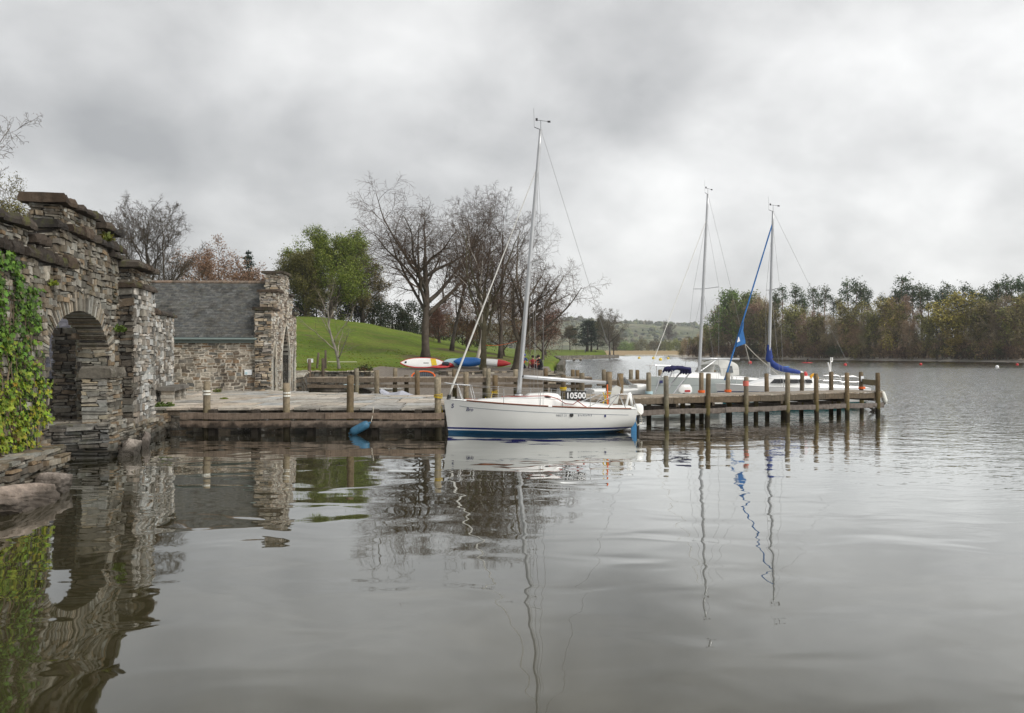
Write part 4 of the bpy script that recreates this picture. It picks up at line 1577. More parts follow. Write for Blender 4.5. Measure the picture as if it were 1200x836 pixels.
def build_jetty():
    rn = random.Random(41)
    L = js(1033)
    wd = 1.75
    root = thing('jetty', 'long weathered timber jetty on posts running out to the right in front of the yachts', 'jetty', jp(L / 2, wd / 2, 0))

    def fin(name, mb, mat=None, label=None, sm=False):
        o = fit(mb.build(name, mat or M['wood'], None, sm), root)
        if label:
            o['label'] = label
        return o
    mb = MB()
    s = 0.0
    while s < L:
        w_ = rn.uniform(0.13, 0.16)
        z = DZ - 0.02 + rn.uniform(-0.006, 0.006)
        a, b2 = jp(s + w_ / 2, -0.05 + rn.uniform(-.02, .02), z), jp(s + w_ / 2, wd + 0.05 + rn.uniform(-.02, .02), z)
        mb.bar(a, b2, w_ - 0.012, 0.04, rng_col(rn, rn.choice([(0.36, 0.31, 0.25), (0.42, 0.37, 0.30), (0.30, 0.26, 0.21)]), 0.18))
        s += w_
    fin('deck', mb)
    # edge beams in lengths
    for t, z, hh in ((-0.03, DZ - 0.155, 0.22), (wd + 0.03, DZ - 0.155, 0.22)):
        s = 0.0
        while s < L - 0.1:
            e = min(L, s + rn.uniform(3.2, 4.6))
            if L - e < 1.2:
                e = L
            fin('edge_beam', plank_mb(jp(s, t, z), jp(e - 0.02, t, z), 0.10, hh, rn, rng_col(rn, rn.choice([(0.115, 0.092, 0.065), (0.15, 0.12, 0.085), (0.13, 0.11, 0.085)]), 0.12)))
            s = e
    # low waling
    for t in (-0.12, wd + 0.1):
        s = js(738) if t < 0 else 1.0
        while s < L - 0.1:
            e = min(L, s + rn.uniform(4, 6))
            if L - e < 1.5:
                e = L
            fin('waling', plank_mb(jp(s, t, 0.43), jp(e - 0.02, t, 0.43), 0.09, 0.20, rn, rng_col(rn, (0.17, 0.14, 0.118), 0.1)))
            s = e
    s = 0.4
    while s < L:
        mb = MB()
        mb.bar(jp(s, -0.1, DZ - 0.33), jp(s, wd + 0.1, DZ - 0.33), 0.12, 0.12, (0.07, 0.055, 0.04))
        fin('cross_beam', mb)
        s += 1.7
    front = [(781, 441), (829, 438), (874, 442), (923, 437), (957, 438), (993, 437), (1029, 437)]
    back = [(760.5, 437), (822, 437), (853, 437), (899, 438), (939, 437), (974, 436), (1010, 436)]
    k = 0
    for lst, t in ((front, -0.13), (back, wd + 0.14)):
        for px, py in lst:
            s = js(px, t)
            p = jp(s, t)
            h = ZY(py, p.y)
            mb = post_mb(h, 0.095, rn, 1.5, (rn.uniform(-.025, .025), rn.uniform(-.02, .02)))
            o = mb.build('post', M['post'], None, True)
            o.location = p
            fit(o, root)
            if t > 1 and px in (760.5, 822, 853, 1010):
                mb = MB()
                mb.tube([(p.x, p.y, DZ + 0.02), (p.x, p.y, DZ + 0.12)], 0.15, 12)
                fin('rope_collar', mb, M['paleblue'] if px == 760.5 else M['orange'])
    # extra under-piles and a rusty cross brace at the head
    for px, t in ((800, 0.8), (812, 1.7), (855, 0.9), (886, 0.7), (918, 1.0), (983, 1.6)):
        s = js(px, t)
        o = post_mb(DZ - 0.3, 0.10, rn, 1.5).build('pile', M['post'], None, True)
        o.location = jp(s, t)
        fit(o, root)
    a, b2 = js(1010, wd), js(1026, 0.2)
    mb = MB()
    mb.bar(jp(a - 0.5, 1.0, 0.35), jp(a + 0.7, 1.0, -0.3), 0.08, 0.08, (0.05, 0.045, 0.04))
    mb.bar(jp(a - 0.6, 1.2, -0.3), jp(a + 0.8, 1.2, 0.4), 0.10, 0.10, (0.05, 0.045, 0.04))
    fin('brace', mb)
    return root, L, wd


JR, JL, JW = build_jetty()

# notice board between the two end posts
pa, pb = jp(js(1010, JW + 0.14), JW + 0.14), jp(js(1029, -0.13), -0.13)
root = thing('notice_board', 'small dark notice plate on a timber crosspiece between the two posts at the jetty head', 'sign', (pa + pb) / 2 + Vector((0, 0, 1.0)))
zc_ = ZY(447, pa.y)
dvec = (pb - pa).normalized()
fit(plank_mb(pa + dvec * 0.1 + Vector((0, 0, zc_)), pb - dvec * 0.1 + Vector((0, 0, zc_)), 0.05, 0.24, rn, (0.17, 0.14, 0.08)).build('crosspiece', M['wood']), root)
mb = MB()
mid = pa + (pb - pa) * 0.42 + Vector((0.02, -0.06, zc_))
ang = math.atan2(dvec.y, dvec.x)
mb.box(mid, (0.26, 0.03, 0.21), ang)
fit(mb.build('plate', M['tarp_dark']), root)
mb = MB()
for k in range(4):
    mb.box(mid + Vector((0.0, -0.02, 0.06 - 0.04 * k)), (0.17, 0.012, 0.012), ang)
fit(mb.build('lettering', M['greyink']), root)
mb = MB()
mb.box(pa + Vector((-0.03, -0.12, ZY(444, pa.y))), (0.13, 0.012, 0.24), 0.1)
o = mb.build('notice', M['paper'])
tag(o, 'white paper notice pinned to the post at the jetty head', 'notice')
pz = jp(js(874, -0.13), -0.13)
mb = MB()
mb.tube([(pz.x, pz.y, ZY(452.5, pz.y)), (pz.x, pz.y, ZY(446.5, pz.y))], 0.116, 12)
o = mb.build('reflector_band', plain('pink_band', (0.60, 0.14, 0.10), 0.6))
tag(o, 'pink band wrapped round a front post of the jetty', 'marker band')

pe = jp(JL + 0.12, 0.1)
fender('fender', M['fender_white'], (pe.x + 0.05, pe.y - 0.1, 0.75), 0.55, 0.11, (0, R(-18), 0), 'white fender hanging at the outer end of the timber jetty', [(pe.x - 0.03, pe.y - 0.1, 1.0), (pe.x - 0.1, pe.y - 0.05, 1.02)])

# short landing at the inner end, with its own posts
root = thing('landing_stage', 'short low timber landing behind the stern of the white sloop', 'landing stage', W(700, 34.5, 0))
mb = MB()
p0, p1, p2, p3 = W(672, 36.6), W(733, 34.8), W(717, 32.6), W(686, 32.6)
n = 14
for i in range(n):
    a, b2 = p3.lerp(p2, (i + 0.5) / n), p0.lerp(p1, (i + 0.5) / n)
    mb.bar(a + Vector((0, 0, 0.92)), b2 + Vector((0, 0, 0.92)), 0.13 if i else 0.12, 0.04, rng_col(rn, (0.34, 0.29, 0.22), 0.2))
fit(mb.build('deck', M['wood']), root)
fit(plank_mb(p3 + Vector((-0.05, 0, 0.78)), p0 + Vector((-0.05, 0, 0.78)), 0.09, 0.2, rn, (0.2, 0.16, 0.1)).build('edge_beam', M['wood']), root)
fit(plank_mb(p3 + Vector((0, -0.07, 0.78)), p2 + Vector((0, -0.07, 0.78)), 0.09, 0.2, rn, (0.2, 0.16, 0.1)).build('edge_beam', M['wood']), root)
for px, Y, py in ((660, 38.0, 439.5), (682, 37.2, 437.5), (713.5, 34.9, 436), (727, 33.6, 438)):
    o = post_mb(ZY(py, Y), 0.125 if px > 700 else 0.12, rn, 1.3).build('post', M['post'], None, True)
    o.location = W(px, Y)
    fit(o, root)
for px, Y, z in ((660, 38, 1.02), (713.5, 34.9, 0.98)):
    mb = MB()
    for k in range(5):
        mb.tube([(W(px, Y).x + 0.14 * math.cos(t), Y + 0.14 * math.sin(t), z + 0.03 * k + 0.01 * math.sin(t)) for t in [i * 0.524 for i in range(13)]], 0.018, 5)
    fit(mb.build('yellow_rope', M['yellow_rope']), root)


# ---------------------------------------------------------------- old jetty behind, by the beach
def back_jetty(name, lab, a, b, posts, Y0, rails, seed):
    rn = random.Random(seed)
    a, b = Vector(a), Vector(b)
    root = thing(name, lab, 'jetty', ((a + b) / 2).to_tuple())
    d = (b - a)
    for z, hh, t0, t1 in rails:
        s = t0
        while s < t1 - 0.01:
            e = min(t1, s + rn.uniform(0.22, 0.3))
            fit(plank_mb(a + d * s + Vector((0, 0, z)), a + d * (e - 0.001) + Vector((0, 0, z)), 0.14, hh, rn, rng_col(rn, (0.17, 0.135, 0.10), 0.15)).build('rail', M['wood']), root)
            s = e
    for t, py, side in posts:
        p = a + d * t + Vector((0, side, 0))
        o = post_mb(ZY(py, p.y), 0.12, rn, 1.3, (rn.uniform(-.02, .02), 0)).build('post', M['post'], None, True)
        o.location = p
        fit(o, root)
    mb = MB()
    nrm = Vector((-d.y, d.x, 0)).normalized()
    k = int(d.length / 0.16)
    for i in range(k):
        p = a + d * ((i + 0.5) / k) + Vector((0, 0, rails[0][0] + rails[0][1] / 2 + 0.02))
        mb.bar(p - nrm * 0.05, p + nrm * 1.4, 0.145, 0.04, rng_col(rn, (0.32, 0.27, 0.21), 0.2))
    fit(mb.build('deck', M['wood']), root)
    return root


a, b2 = W(360, 45), W(694, 45.5)
pxs = lambda px: (px - 360) / (694 - 360)
back_jetty('jetty', 'old timber jetty with two dark rails crossing in front of the gravel beach', a, b2,
           [(pxs(418), 432, -.1), (pxs(458), 431.5, 1.3), (pxs(472), 440, 1.3), (pxs(530), 433, 1.3), (pxs(566), 431.5, 1.3), (pxs(571), 432, -.12), (pxs(604), 433, 1.3), (pxs(640), 432, 1.3), (pxs(673.5), 433.5, 1.3), (pxs(679), 434, 1.3)],
           45, [(1.22, 0.22, 0, 1), (0.90, 0.17, 0, 1)], 51)
a, b2 = W(700, 47), W(760, 48)
px2 = lambda px: (px - 700) / 60
back_jetty('jetty', 'short timber jetty seen between the sloop stern and the moored motor boat', a, b2,
           [(px2(708.5), 433.5, 0.2), (px2(742.5), 433.5, 1.3), (px2(750.5), 433.8, 1.2)], 47, [(0.98, 0.24, 0, 1)], 52)
# free-standing mooring piles farther out
for px, Y, py, lab in ((773.5, 50, 433.5, 'bare mooring pile behind the bow of the grey yacht, leftmost of the outer piles'), (808, 52, 433.5, 'bare mooring pile showing just right of the navy folded canopy'),
                       (837, 53, 434, 'bare mooring pile behind the cabin of the grey yacht'), (817, 54, 434.3, 'thin bare mooring pile beside the mast of the grey yacht')):
    o = post_mb(ZY(py, Y), 0.12, rn, 1.5).build('mooring_pile', M['post'], None, True)
    o.location = W(px, Y)
    tag(o, lab, 'mooring pile', 'mooring piles beyond the yachts')


# ============================================================ BOATS
class Hull:
    """yacht hull in boat coordinates: x forward, y to port, z up from the waterline"""
    def __init__(s, L, B, zb, zm, zs, draft, stern=0.8, rake=0.12):
        s.L, s.B, s.zb, s.zm, s.zs, s.draft, s.stern, s.rake = L, B, zb, zm, zs, draft, stern, rake

    def hb(s, t):
        if t > 0.42:
            return s.B / 2 * max(0.0, 1 - ((t - 0.42) / 0.58) ** 2.1)
        return s.B / 2 * (1 - (1 - s.stern) * ((0.42 - t) / 0.42) ** 2)

    def sheer(s, t):
        # quadratic through stern, middle, bow
        a = 2 * (s.zs + s.zb - 2 * s.zm)
        b = s.zb - s.zs - a
        return a * t * t + b * t + s.zs

    def keel(s, t):
        return -s.draft * max(0, 1 - abs((t - 0.52) / 0.52) ** 2.2) + (0.10 * smooth((0.25 - t) / 0.25)) - 0.10 * smooth((t - 0.9) / 0.1)

    def x(s, t, z=None):
        x = -s.L / 2 + s.L * t
        if z is not None:
            f = smooth((t - 0.55) / 0.45)
            x += s.rake * f * ((z / s.zb) - 1)
            x -= 0.10 * (1 - smooth(t / 0.3)) * (1 - z / max(s.zs, .1)) * -1
        return x

    def half(s, t, side, nj=12):
        zs, zk, w = s.sheer(t), s.keel(t), s.hb(t)
        row = []
        for j in range(nj + 1):
            q = j / nj
            z = zs - (zs - zk) * q
            f = (1 - q ** 3.2) ** 0.55 * (1 - 0.05 * math.sin(q * 3))
            flare = 1 - 0.30 * smooth((t - 0.6) / 0.4) * q
            row.append(Vector((s.x(t, z), side * w * f * flare, z)))
        return row

    def mesh(s):
        mb = MB()
        ts = [i / 36 for i in range(37)]
        for side in (1, -1):
            rows = [s.half(t, side) for t in ts]
            mb.grid(rows, flip=(side < 0))
        # transom
        a, b = s.half(0, 1), s.half(0, -1)
        mb.poly(a + b[::-1][1:])
        return mb

    def deckmesh(s, camber=0.06):
        mb = MB()
        rows = []
        for i in range(37):
            t = i / 36
            z, w = s.sheer(t), s.hb(t)
            rows.append([Vector((s.x(t, z), w * y * 0.995, z + 0.015 + camber * (1 - y * y) * min(1, w))) for y in (1, .75, .5, .25, 0, -.25, -.5, -.75, -1)])
        mb.grid(rows)
        return mb

    def edge(s, t, side, dz=0.0, inset=0.03):
        z = s.sheer(t)
        return Vector((s.x(t, z), side * (s.hb(t) - inset), z + dz))

    def skin(s, t, z, side=1, out=0.004):
        """point on the topsides at height z"""
        zs, zk, w = s.sheer(t), s.keel(t), s.hb(t)
        q = (zs - z) / (zs - zk)
        f = (1 - q ** 3.2) ** 0.55 * (1 - 0.05 * math.sin(q * 3))
        flare = 1 - 0.30 * smooth((t - 0.6) / 0.4) * q
        return Vector((s.x(t, z), side * (w * f * flare + out), z))


def coach(mb, xs, ws, z0s, hs, rnd=0.3, n=10):
    """rounded coachroof: stations xs with half width, base z and height"""
    rows = []
    for x, w_, z0, h in zip(xs, ws, z0s, hs):
        row = []
        for k in range(n + 1):
            th = math.pi * k / n
            cx_, cz_ = math.cos(th), math.sin(th)
            row.append(Vector((x, w_ * math.copysign(abs(cx_) ** rnd, cx_), z0 + h * abs(cz_) ** rnd)))
        rows.append(row)
    mb.grid(rows)
    mb.poly(rows[0][::-1])
    mb.poly(rows[-1])


def curve_line(mb, a, b, r, sag=0.0, n=8, sides=5):
    a, b = Vector(a), Vector(b)
    mb.tube([a.lerp(b, i / n) - Vector((0, 0, sag * math.sin(math.pi * i / n))) for i in range(n + 1)], r, sides)


def text_part(name, body, size, mat, parent, mtx, shear=0.0, ext=0.002, bold=0.0):
    cu = bpy.data.curves.new(name, 'FONT')
    cu.body = body
    cu.size = size
    cu.extrude = ext
    cu.shear = shear
    cu.offset = bold
    tmp = bpy.data.objects.new(name, cu)
    COL.objects.link(tmp)
    bpy.context.view_layer.update()
    me = bpy.data.meshes.new_from_object(tmp.evaluated_get(bpy.context.evaluated_depsgraph_get()))
    bpy.data.objects.remove(tmp)
    me.name = name
    me.materials.clear()
    me.materials.append(mat)
    o = bpy.data.objects.new(name, me)
    COL.objects.link(o)
    o.parent = parent
    o.matrix_basis = mtx
    return o


def side_mtx(h, t, z, side=1, out=0.006):
    """matrix for lettering on the topsides read from outboard (port side: text runs toward the stern when the bow points left)"""
    p = h.skin(t, z, side, out)
    px_ = h.skin(t - 0.02, z, side, out)
    pz_ = h.skin(t, z + 0.05, side, out)
    X = (px_ - p).normalized()
    Z = (pz_ - p).normalized()
    N = X.cross(Z).normalized()
    Y = N.cross(X)
    m = Matrix((X, Y, N)).transposed().to_4x4()
    m.translation = p
    return m


def masthead(mb, top, s=1.0):
    x, y, z = top
    mb.tube([(x, y, z), (x, y, z + 0.30 * s)], 0.008, 5)
    mb.tube([(x + 0.14 * s, y, z + 0.30 * s), (x - 0.30 * s, y, z + 0.26 * s)], 0.008, 5)
    mb.box((x + 0.14 * s, y, z + 0.32 * s), (0.07, 0.02, 0.09))
    mb.box((x - 0.28 * s, y, z + 0.26 * s), (0.10, 0.02, 0.06))
    mb.tube([(x, y, z - 0.02), (x + 0.22 * s, y, z + 0.06 * s)], 0.012, 5)
    mb.tube([(x + 0.22 * s, y, z + 0.06 * s), (x + 0.24 * s, y, z + 0.7 * s)], 0.004, 4)


def rig(root, h, foot, top, r0, r1, chain_t, spreader, fore, back, hounds=1.0, mast_mat='alu'):
    """mast, stays, spreaders; returns named parts"""
    foot, top = Vector(foot), Vector(top)
    mb = MB()
    n = 14
    mb.tube([foot.lerp(top, i / n) for i in range(n + 1)], [lerp(r0, r1, (i / n) ** 2) for i in range(n + 1)], 12, rfn=lambda i, k: 1.18 if k in (0, 6) else 0.92)
    mb.tube([foot, foot + Vector((0, 0, 0.07))], r0 * 1.6, 12)
    mast = mb.build('mast', M[mast_mat], root, True)
    mb = MB()
    masthead(mb, top)
    mb.build('masthead_vane', M['iron'], mast)
    sp = foot.lerp(top, spreader[0])
    mb = MB()
    for s in (1, -1):
        mb.tube([sp, sp + Vector((-spreader[2], s * spreader[1], 0.06))], 0.018, 6)
    mb.build('spreader', M[mast_mat], mast)
    hp = foot.lerp(top, hounds)
    mb = MB()
    for s in (1, -1):
        tip = sp + Vector((-spreader[2], s * spreader[1], 0.06))
        ch = h.edge(chain_t, s, 0.02, 0.10)
        curve_line(mb, hp, tip, 0.006)
        curve_line(mb, tip, ch, 0.006)
        curve_line(mb, sp, ch + Vector((0.12, 0, 0)), 0.005)
    mb.build('shroud', M['wire'], root)
    if back is not None:
        mb = MB()
        curve_line(mb, top, back, 0.006)
        mb.build('backstay', M['wire'], root)
    return mast, hp


# ---------------------------------------------------------------- the white sloop in front
def build_sloop():
    L, B = 6.35, 2.35
    yaw = R(7)
    root = thing('sloop', 'white sailing sloop with dark blue stripes moored at the quay with its tall mast bare', 'sailboat', (0.88, 28.75, 0), math.pi + yaw)
    h = Hull(L, B, 1.14, 0.93, 0.80, 0.30, 0.82, 0.16)
    hm = hull_mat('sloop_topsides', (0.78, 0.785, 0.765), [(-2, 0.115, (0.012, 0.075, 0.16)), (0.115, 0.155, (0.75, 0.76, 0.75)), (0.155, 0.215, (0.012, 0.02, 0.16))])
    h.mesh().build('hull', hm, root, True)
    deck = h.deckmesh().build('deck', M['deck'], root, True)
    # teak toe rail on each side
    for s in (1, -1):
        for a, b in ((0.885, 0.475), (0.455, 0.035)):
            mb = MB()
            mb.tube([h.edge(lerp(a, b, i / 14), s, 0.035, 0.02) for i in range(15)], 0.022, 6)
            mb.build('toe_rail', M['teak'], root)
    # coachroof and cockpit coaming
    mb = MB()
    xs = [2.3, 1.9, 1.2, 0.6, 0.0, -0.45, -0.75]
    coach(mb, xs, [0.18, 0.42, 0.62, 0.74, 0.80, 0.80, 0.76], [0.98, 0.96, 0.92, 0.90, 0.88, 0.87, 0.86], [0.10, 0.18, 0.26, 0.31, 0.36, 0.34, 0.27])
    coach(mb, [-0.7, -1.2, -2.0, -2.9], [0.86, 0.84, 0.80, 0.72], [0.82, 0.81, 0.80, 0.78], [0.27, 0.24, 0.17, 0.08])
    coach(mb, [0.45, 0.3, -0.3, -0.62, -0.72], [0.30, 0.34, 0.36, 0.36, 0.33], [1.16, 1.18, 1.19, 1.17, 1.14], [0.06, 0.14, 0.15, 0.14, 0.08])
    mb.build('coachroof', M['white'], root, True)
    mb = MB()
    mb.blob((-0.22, 0.62, 1.2), (0.13, 0.10, 0.07), 1, 0.1, 2)
    mb.build('winch', M['black'], root)
    # rig
    mast, hp = rig(root, h, (0.66, 0, 1.22), (-0.09, 0, 10.22), 0.085, 0.055, 0.50, (0.50, 0.72, 0.35), 0, (-3.05, 0, 0.92), 0.86)
    mb = MB()
    mb.tube([Vector((0.58, 0, 1.88)), Vector((0.40, 0, 1.87)), Vector((-2.36, -0.02, 1.66))], [0.05, 0.068, 0.06], 10)
    boom = mb.build('boom', M['alu'], root, True)
    mb = MB()
    mb.tube([(0.66, 0, 1.9), (0.50, 0, 1.88)], 0.06, 8)
    mb.tube([(-2.34, -0.02, 1.66), (-2.40, -0.02, 1.66)], 0.066, 8)
    mb.build('boom_end', M['black'], boom)
    # furled headsail on the forestay
    bowp = Vector((3.02, 0, 1.22))
    mb = MB()
    n = 24
    pts = [bowp.lerp(hp, i / n) for i in range(n + 1)]
    mb.tube(pts, [0.020 if i < 1 else lerp(0.038, 0.018, min(1, i / (n * 0.62))) * (1 + 0.10 * math.sin(i * 2.1)) if i < n * 0.66 else 0.013 for i in range(n + 1)], 8)
    mb.build('furled_sail', M['furled'], root, True)
    mb = MB()
    mb.tube([bowp - Vector((0, 0, .1)), bowp + Vector((-0.04, 0, 0.06))], 0.07, 10)
    mb.build('furling_drum', M['black'], root)
    # pulpit, stanchions and guard wires, pushpit
    def rail_mb(pts, r=0.013):
        mb = MB()
        mb.tube(pts, r, 6)
        return mb
    e = h.edge
    top = 0.52
    pul = [e(0.86, 1, top, .06), e(0.94, 1, top, .02), Vector((3.12, 0.16, 1.68)), Vector((3.16, 0, 1.69)), Vector((3.12, -0.16, 1.68)), e(0.94, -1, top, .02), e(0.86, -1, top, .06)]
    mb = rail_mb(pul, 0.015)
    for s in (1, -1):
        mb.tube([e(0.86, s, top, .06), e(0.84, s, 0, .05)], 0.014, 6)
        mb.tube([e(0.93, s, top, .02), e(0.90, s, 0, .05)], 0.014, 6)
    mb.build('pulpit', M['steel'], root)
    sts = [0.70, 0.515, 0.40, 0.255]
    for t in sts:
        for s in (1, -1):
            mb = MB()
            mb.tube([e(t, s, 0, .06), e(t, s, 0.52, .05)], 0.012, 6)
            mb.build('stanchion', M['steel'], root)
    for s in (1, -1):
        mb = MB()
        chain = [e(0.86, s, top, .06)] + [e(t, s, 0.51, .05) for t in sts] + [e(0.07, s, 0.48, .06)]
        for a, b in zip(chain, chain[1:]):
            curve_line(mb, a, b, 0.006, 0.015, 5)
            curve_line(mb, a - Vector((0, 0, .24)), b - Vector((0, 0, .24)), 0.005, 0.015, 5)
        mb.build('guard_wire', M['wire'], root)
    for s in (1, -1):
        mb = MB()
        mb.tube([e(0.16, s, 0.02, .1), e(0.10, s, 0.50, .08), e(0.03, s, 0.50, .08), e(0.0, s, 0.02, .08)], 0.014, 6)
        mb.tube([e(0.10, s, 0.50, .08), e(0.06, s, 0.02, .1)], 0.013, 6)
        mb.tube([e(0.10, s, 0.50, .08), e(0.26, s, 0.06, .2)], 0.016, 6)
        mb.build('pushpit', M['steel'], root)
    mb = MB()
    mb.prism([(-2.55, -0.5, 0.92), (-2.85, -0.5, 0.92), (-2.98, -0.5, 1.48), (-2.82, -0.5, 1.55), (-2.66, -0.5, 1.45)], (0, 0.05, 0))
    mb.build('cockpit_board', M['grey_canvas'], root)
    mb = MB()
    mb.tube([(-3.02, 0.1, 0.9), (-3.12, 0.1, 1.3), (-3.16, 0.02, 1.32), (-3.25, 0.02, 0.85)], 0.045, 8)
    mb.build('outboard_bracket', M['white'], root, True)
    # number board hung on the guard wires
    bx, by, bz = -1.05, 1.18, 1.30
    mb = MB()
    mb.box((bx, by, bz), (0.68, 0.02, 0.27), R(1))
    bd = mb.build('number_board', M['black'], root)
    bd['label'] = 'black number board with white digits'
    m = Matrix(((-1, 0, 0, bx + 0.325), (0, 0, 1, by + 0.016), (0, 1, 0, bz - 0.095), (0, 0, 0, 1)))
    text_part('digits', '10500', 0.265, M['letter_white'], bd, m, 0, 0.003, 0.006)
    # red jib sheet draped below it
    mb = MB()
    mb.tube([(1.3, 0.58, 1.25), (0.4, 0.74, 1.26), (-0.2, 0.72, 1.27), (-0.5, 0.85, 1.18), (-0.75, 1.0, 1.02), (-1.0, 1.04, 1.0), (-1.25, 0.95, 1.16)], 0.014, 5)
    mb.tube([(-1.1, 1.0, 1.14), (-1.35, 1.06, 0.95), (-1.45, 1.08, 0.90)], 0.014, 5)
    mb.build('sheet', M['red_rope'], root)
    # stern rudder, outboard motor
    mb = MB()
    mb.prism([(-3.20, -0.025, 0.62), (-3.42, -0.025, 0.62), (-3.50, -0.025, -0.4), (-3.22, -0.025, -0.4)], (0, 0.05, 0))
    mb.build('rudder', M['rudder'], root)
    mb = MB()
    coach(mb, [-3.20, -3.26, -3.45, -3.52], [0.10, 0.13, 0.13, 0.09], [0.62, 0.58, 0.60, 0.66], [0.26, 0.38, 0.36, 0.24], 0.6)
    ob = mb.build('outboard_motor', M['white'], root, True)
    ob.location = (-0.02, 0.28, 0)
    mb = MB()
    mb.tube([(-3.35, 0, 0.6), (-3.36, 0, 0.0)], 0.05, 8)
    mb.build('leg', M['black'], ob)
    # rope loops over the stern
    mb = MB()
    mb.tube([(-3.1, 0.5, 0.9), (-3.42, 0.42, 0.6), (-3.5, 0.35, 0.35), (-3.3, 0.5, 0.24), (-3.22, 0.55, 0.4), (-3.15, 0.6, 0.85)], 0.016, 5)
    mb.build('stern_line', M['rope'], root)
    mb = MB()
    mb.tube([(-2.3, 0.4, 0.95), (-2.28, 0.42, 1.62)], 0.022, 5)
    mb.build('red_strop', M['orange'], root)
    for q in range(2):
        mb = MB()
        mb.tube([(-2.15 - .15 * q, 0.35, 0.98), (-2.3 + .15 * q, 0.35, 1.35)], 0.018, 5)
        mb.build('yellow_rope', M['yellow_rope'], root)
    # painted coach line, name and marks on the port side; name also to starboard
    for s in (1, -1):
        mb = MB()
        pts = [h.skin(lerp(0.925, 0.045, i / 40), lerp(0.93, 0.63, (i / 40) ** 0.7) - 0.0, s, 0.003) for i in range(41)]
        for a, b in zip(pts, pts[1:]):
            dz = Vector((0, 0, 0.009))
            mb.add([tuple(a - dz), tuple(b - dz), tuple(b + dz), tuple(a + dz)], [(0, 1, 2, 3), (3, 2, 1, 0)])
        mb.build('coach_line', M['greyink'], root)
    text_part('name', 'Bro', 0.17, M['ink'], root, side_mtx(h, 0.895, 0.765), 0.35, 0.002, 0.002)
    text_part('class_mark', 'FIRST 21', 0.10, M['greyink'], root, side_mtx(h, 0.435, 0.615), 0, 0.001)
    mb = MB()      # a second line of small grey script, too fine to read in the photograph
    for k in range(9):
        p = h.skin(0.318 - 0.0085 * k, 0.645 + 0.006 * math.sin(k * 2.3), 1, 0.004)
        mb.box(p, (0.022 + 0.010 * (k % 3 == 0), 0.004, 0.045 + 0.020 * (k % 4 == 0)))
    mb.build('script_mark', M['greyink'], root)
    text_part('bow_emblem', 'S', 0.20, M['ink'], root, side_mtx(h, 0.968, 0.86), 0.2, 0.002, 0.004)
    mb = MB()
    p = h.skin(0.355, 0.66, 1, 0.004)
    ring = [p + Vector((0.075 * math.cos(i * math.pi / 10) * (1 if i % 2 == 0 else 0.82), 0, 0.075 * math.sin(i * math.pi / 10) * (1 if i % 2 == 0 else 0.82))) for i in range(20)]
    mb.prism([Vector((q.x, p.y, q.z)) for q in ring], (0, 0.006, 0))
    mb.build('round_emblem', M['black'], root)
    mb = MB()
    p = h.skin(0.175, 0.62, 1, 0.004)
    mb.box(p, (0.06, 0.012, 0.09))
    mb.build('skin_fitting', M['ink'], root)


build_sloop()


# mooring lines of the sloop
def line(name, pts, r, mat, lab, sag=0.1):
    mb = MB()
    for a, b in zip(pts, pts[1:]):
        curve_line(mb, a, b, r, sag, 8)
    o = mb.build(name, mat)
    return tag(o, lab, 'rope')


pq = W(580, 35.2)
line('mooring_line', [(pq.x - .1, pq.y - .1, 1.05), (-0.9, 29.1, 1.15)], 0.012, M['yellow_rope'], 'yellow mooring line from the post to the foredeck of the white sloop', 0.25)
pq = W(727, 33.6)
line('mooring_line', [(pq.x, pq.y - .1, 1.3), (3.55, 29.4, 1.25)], 0.012, M['rope'], 'pale mooring line from landing post to the stern of the white sloop', 0.1)


# ---------------------------------------------------------------- grey yacht behind the jetty
def yacht_frame(px_bow, Yb, px_st, Ys):
    a, b = W(px_bow, Yb), W(px_st, Ys)
    c = (a + b) / 2
    d = (a - b)
    return c, math.atan2(d.y, d.x), d.length


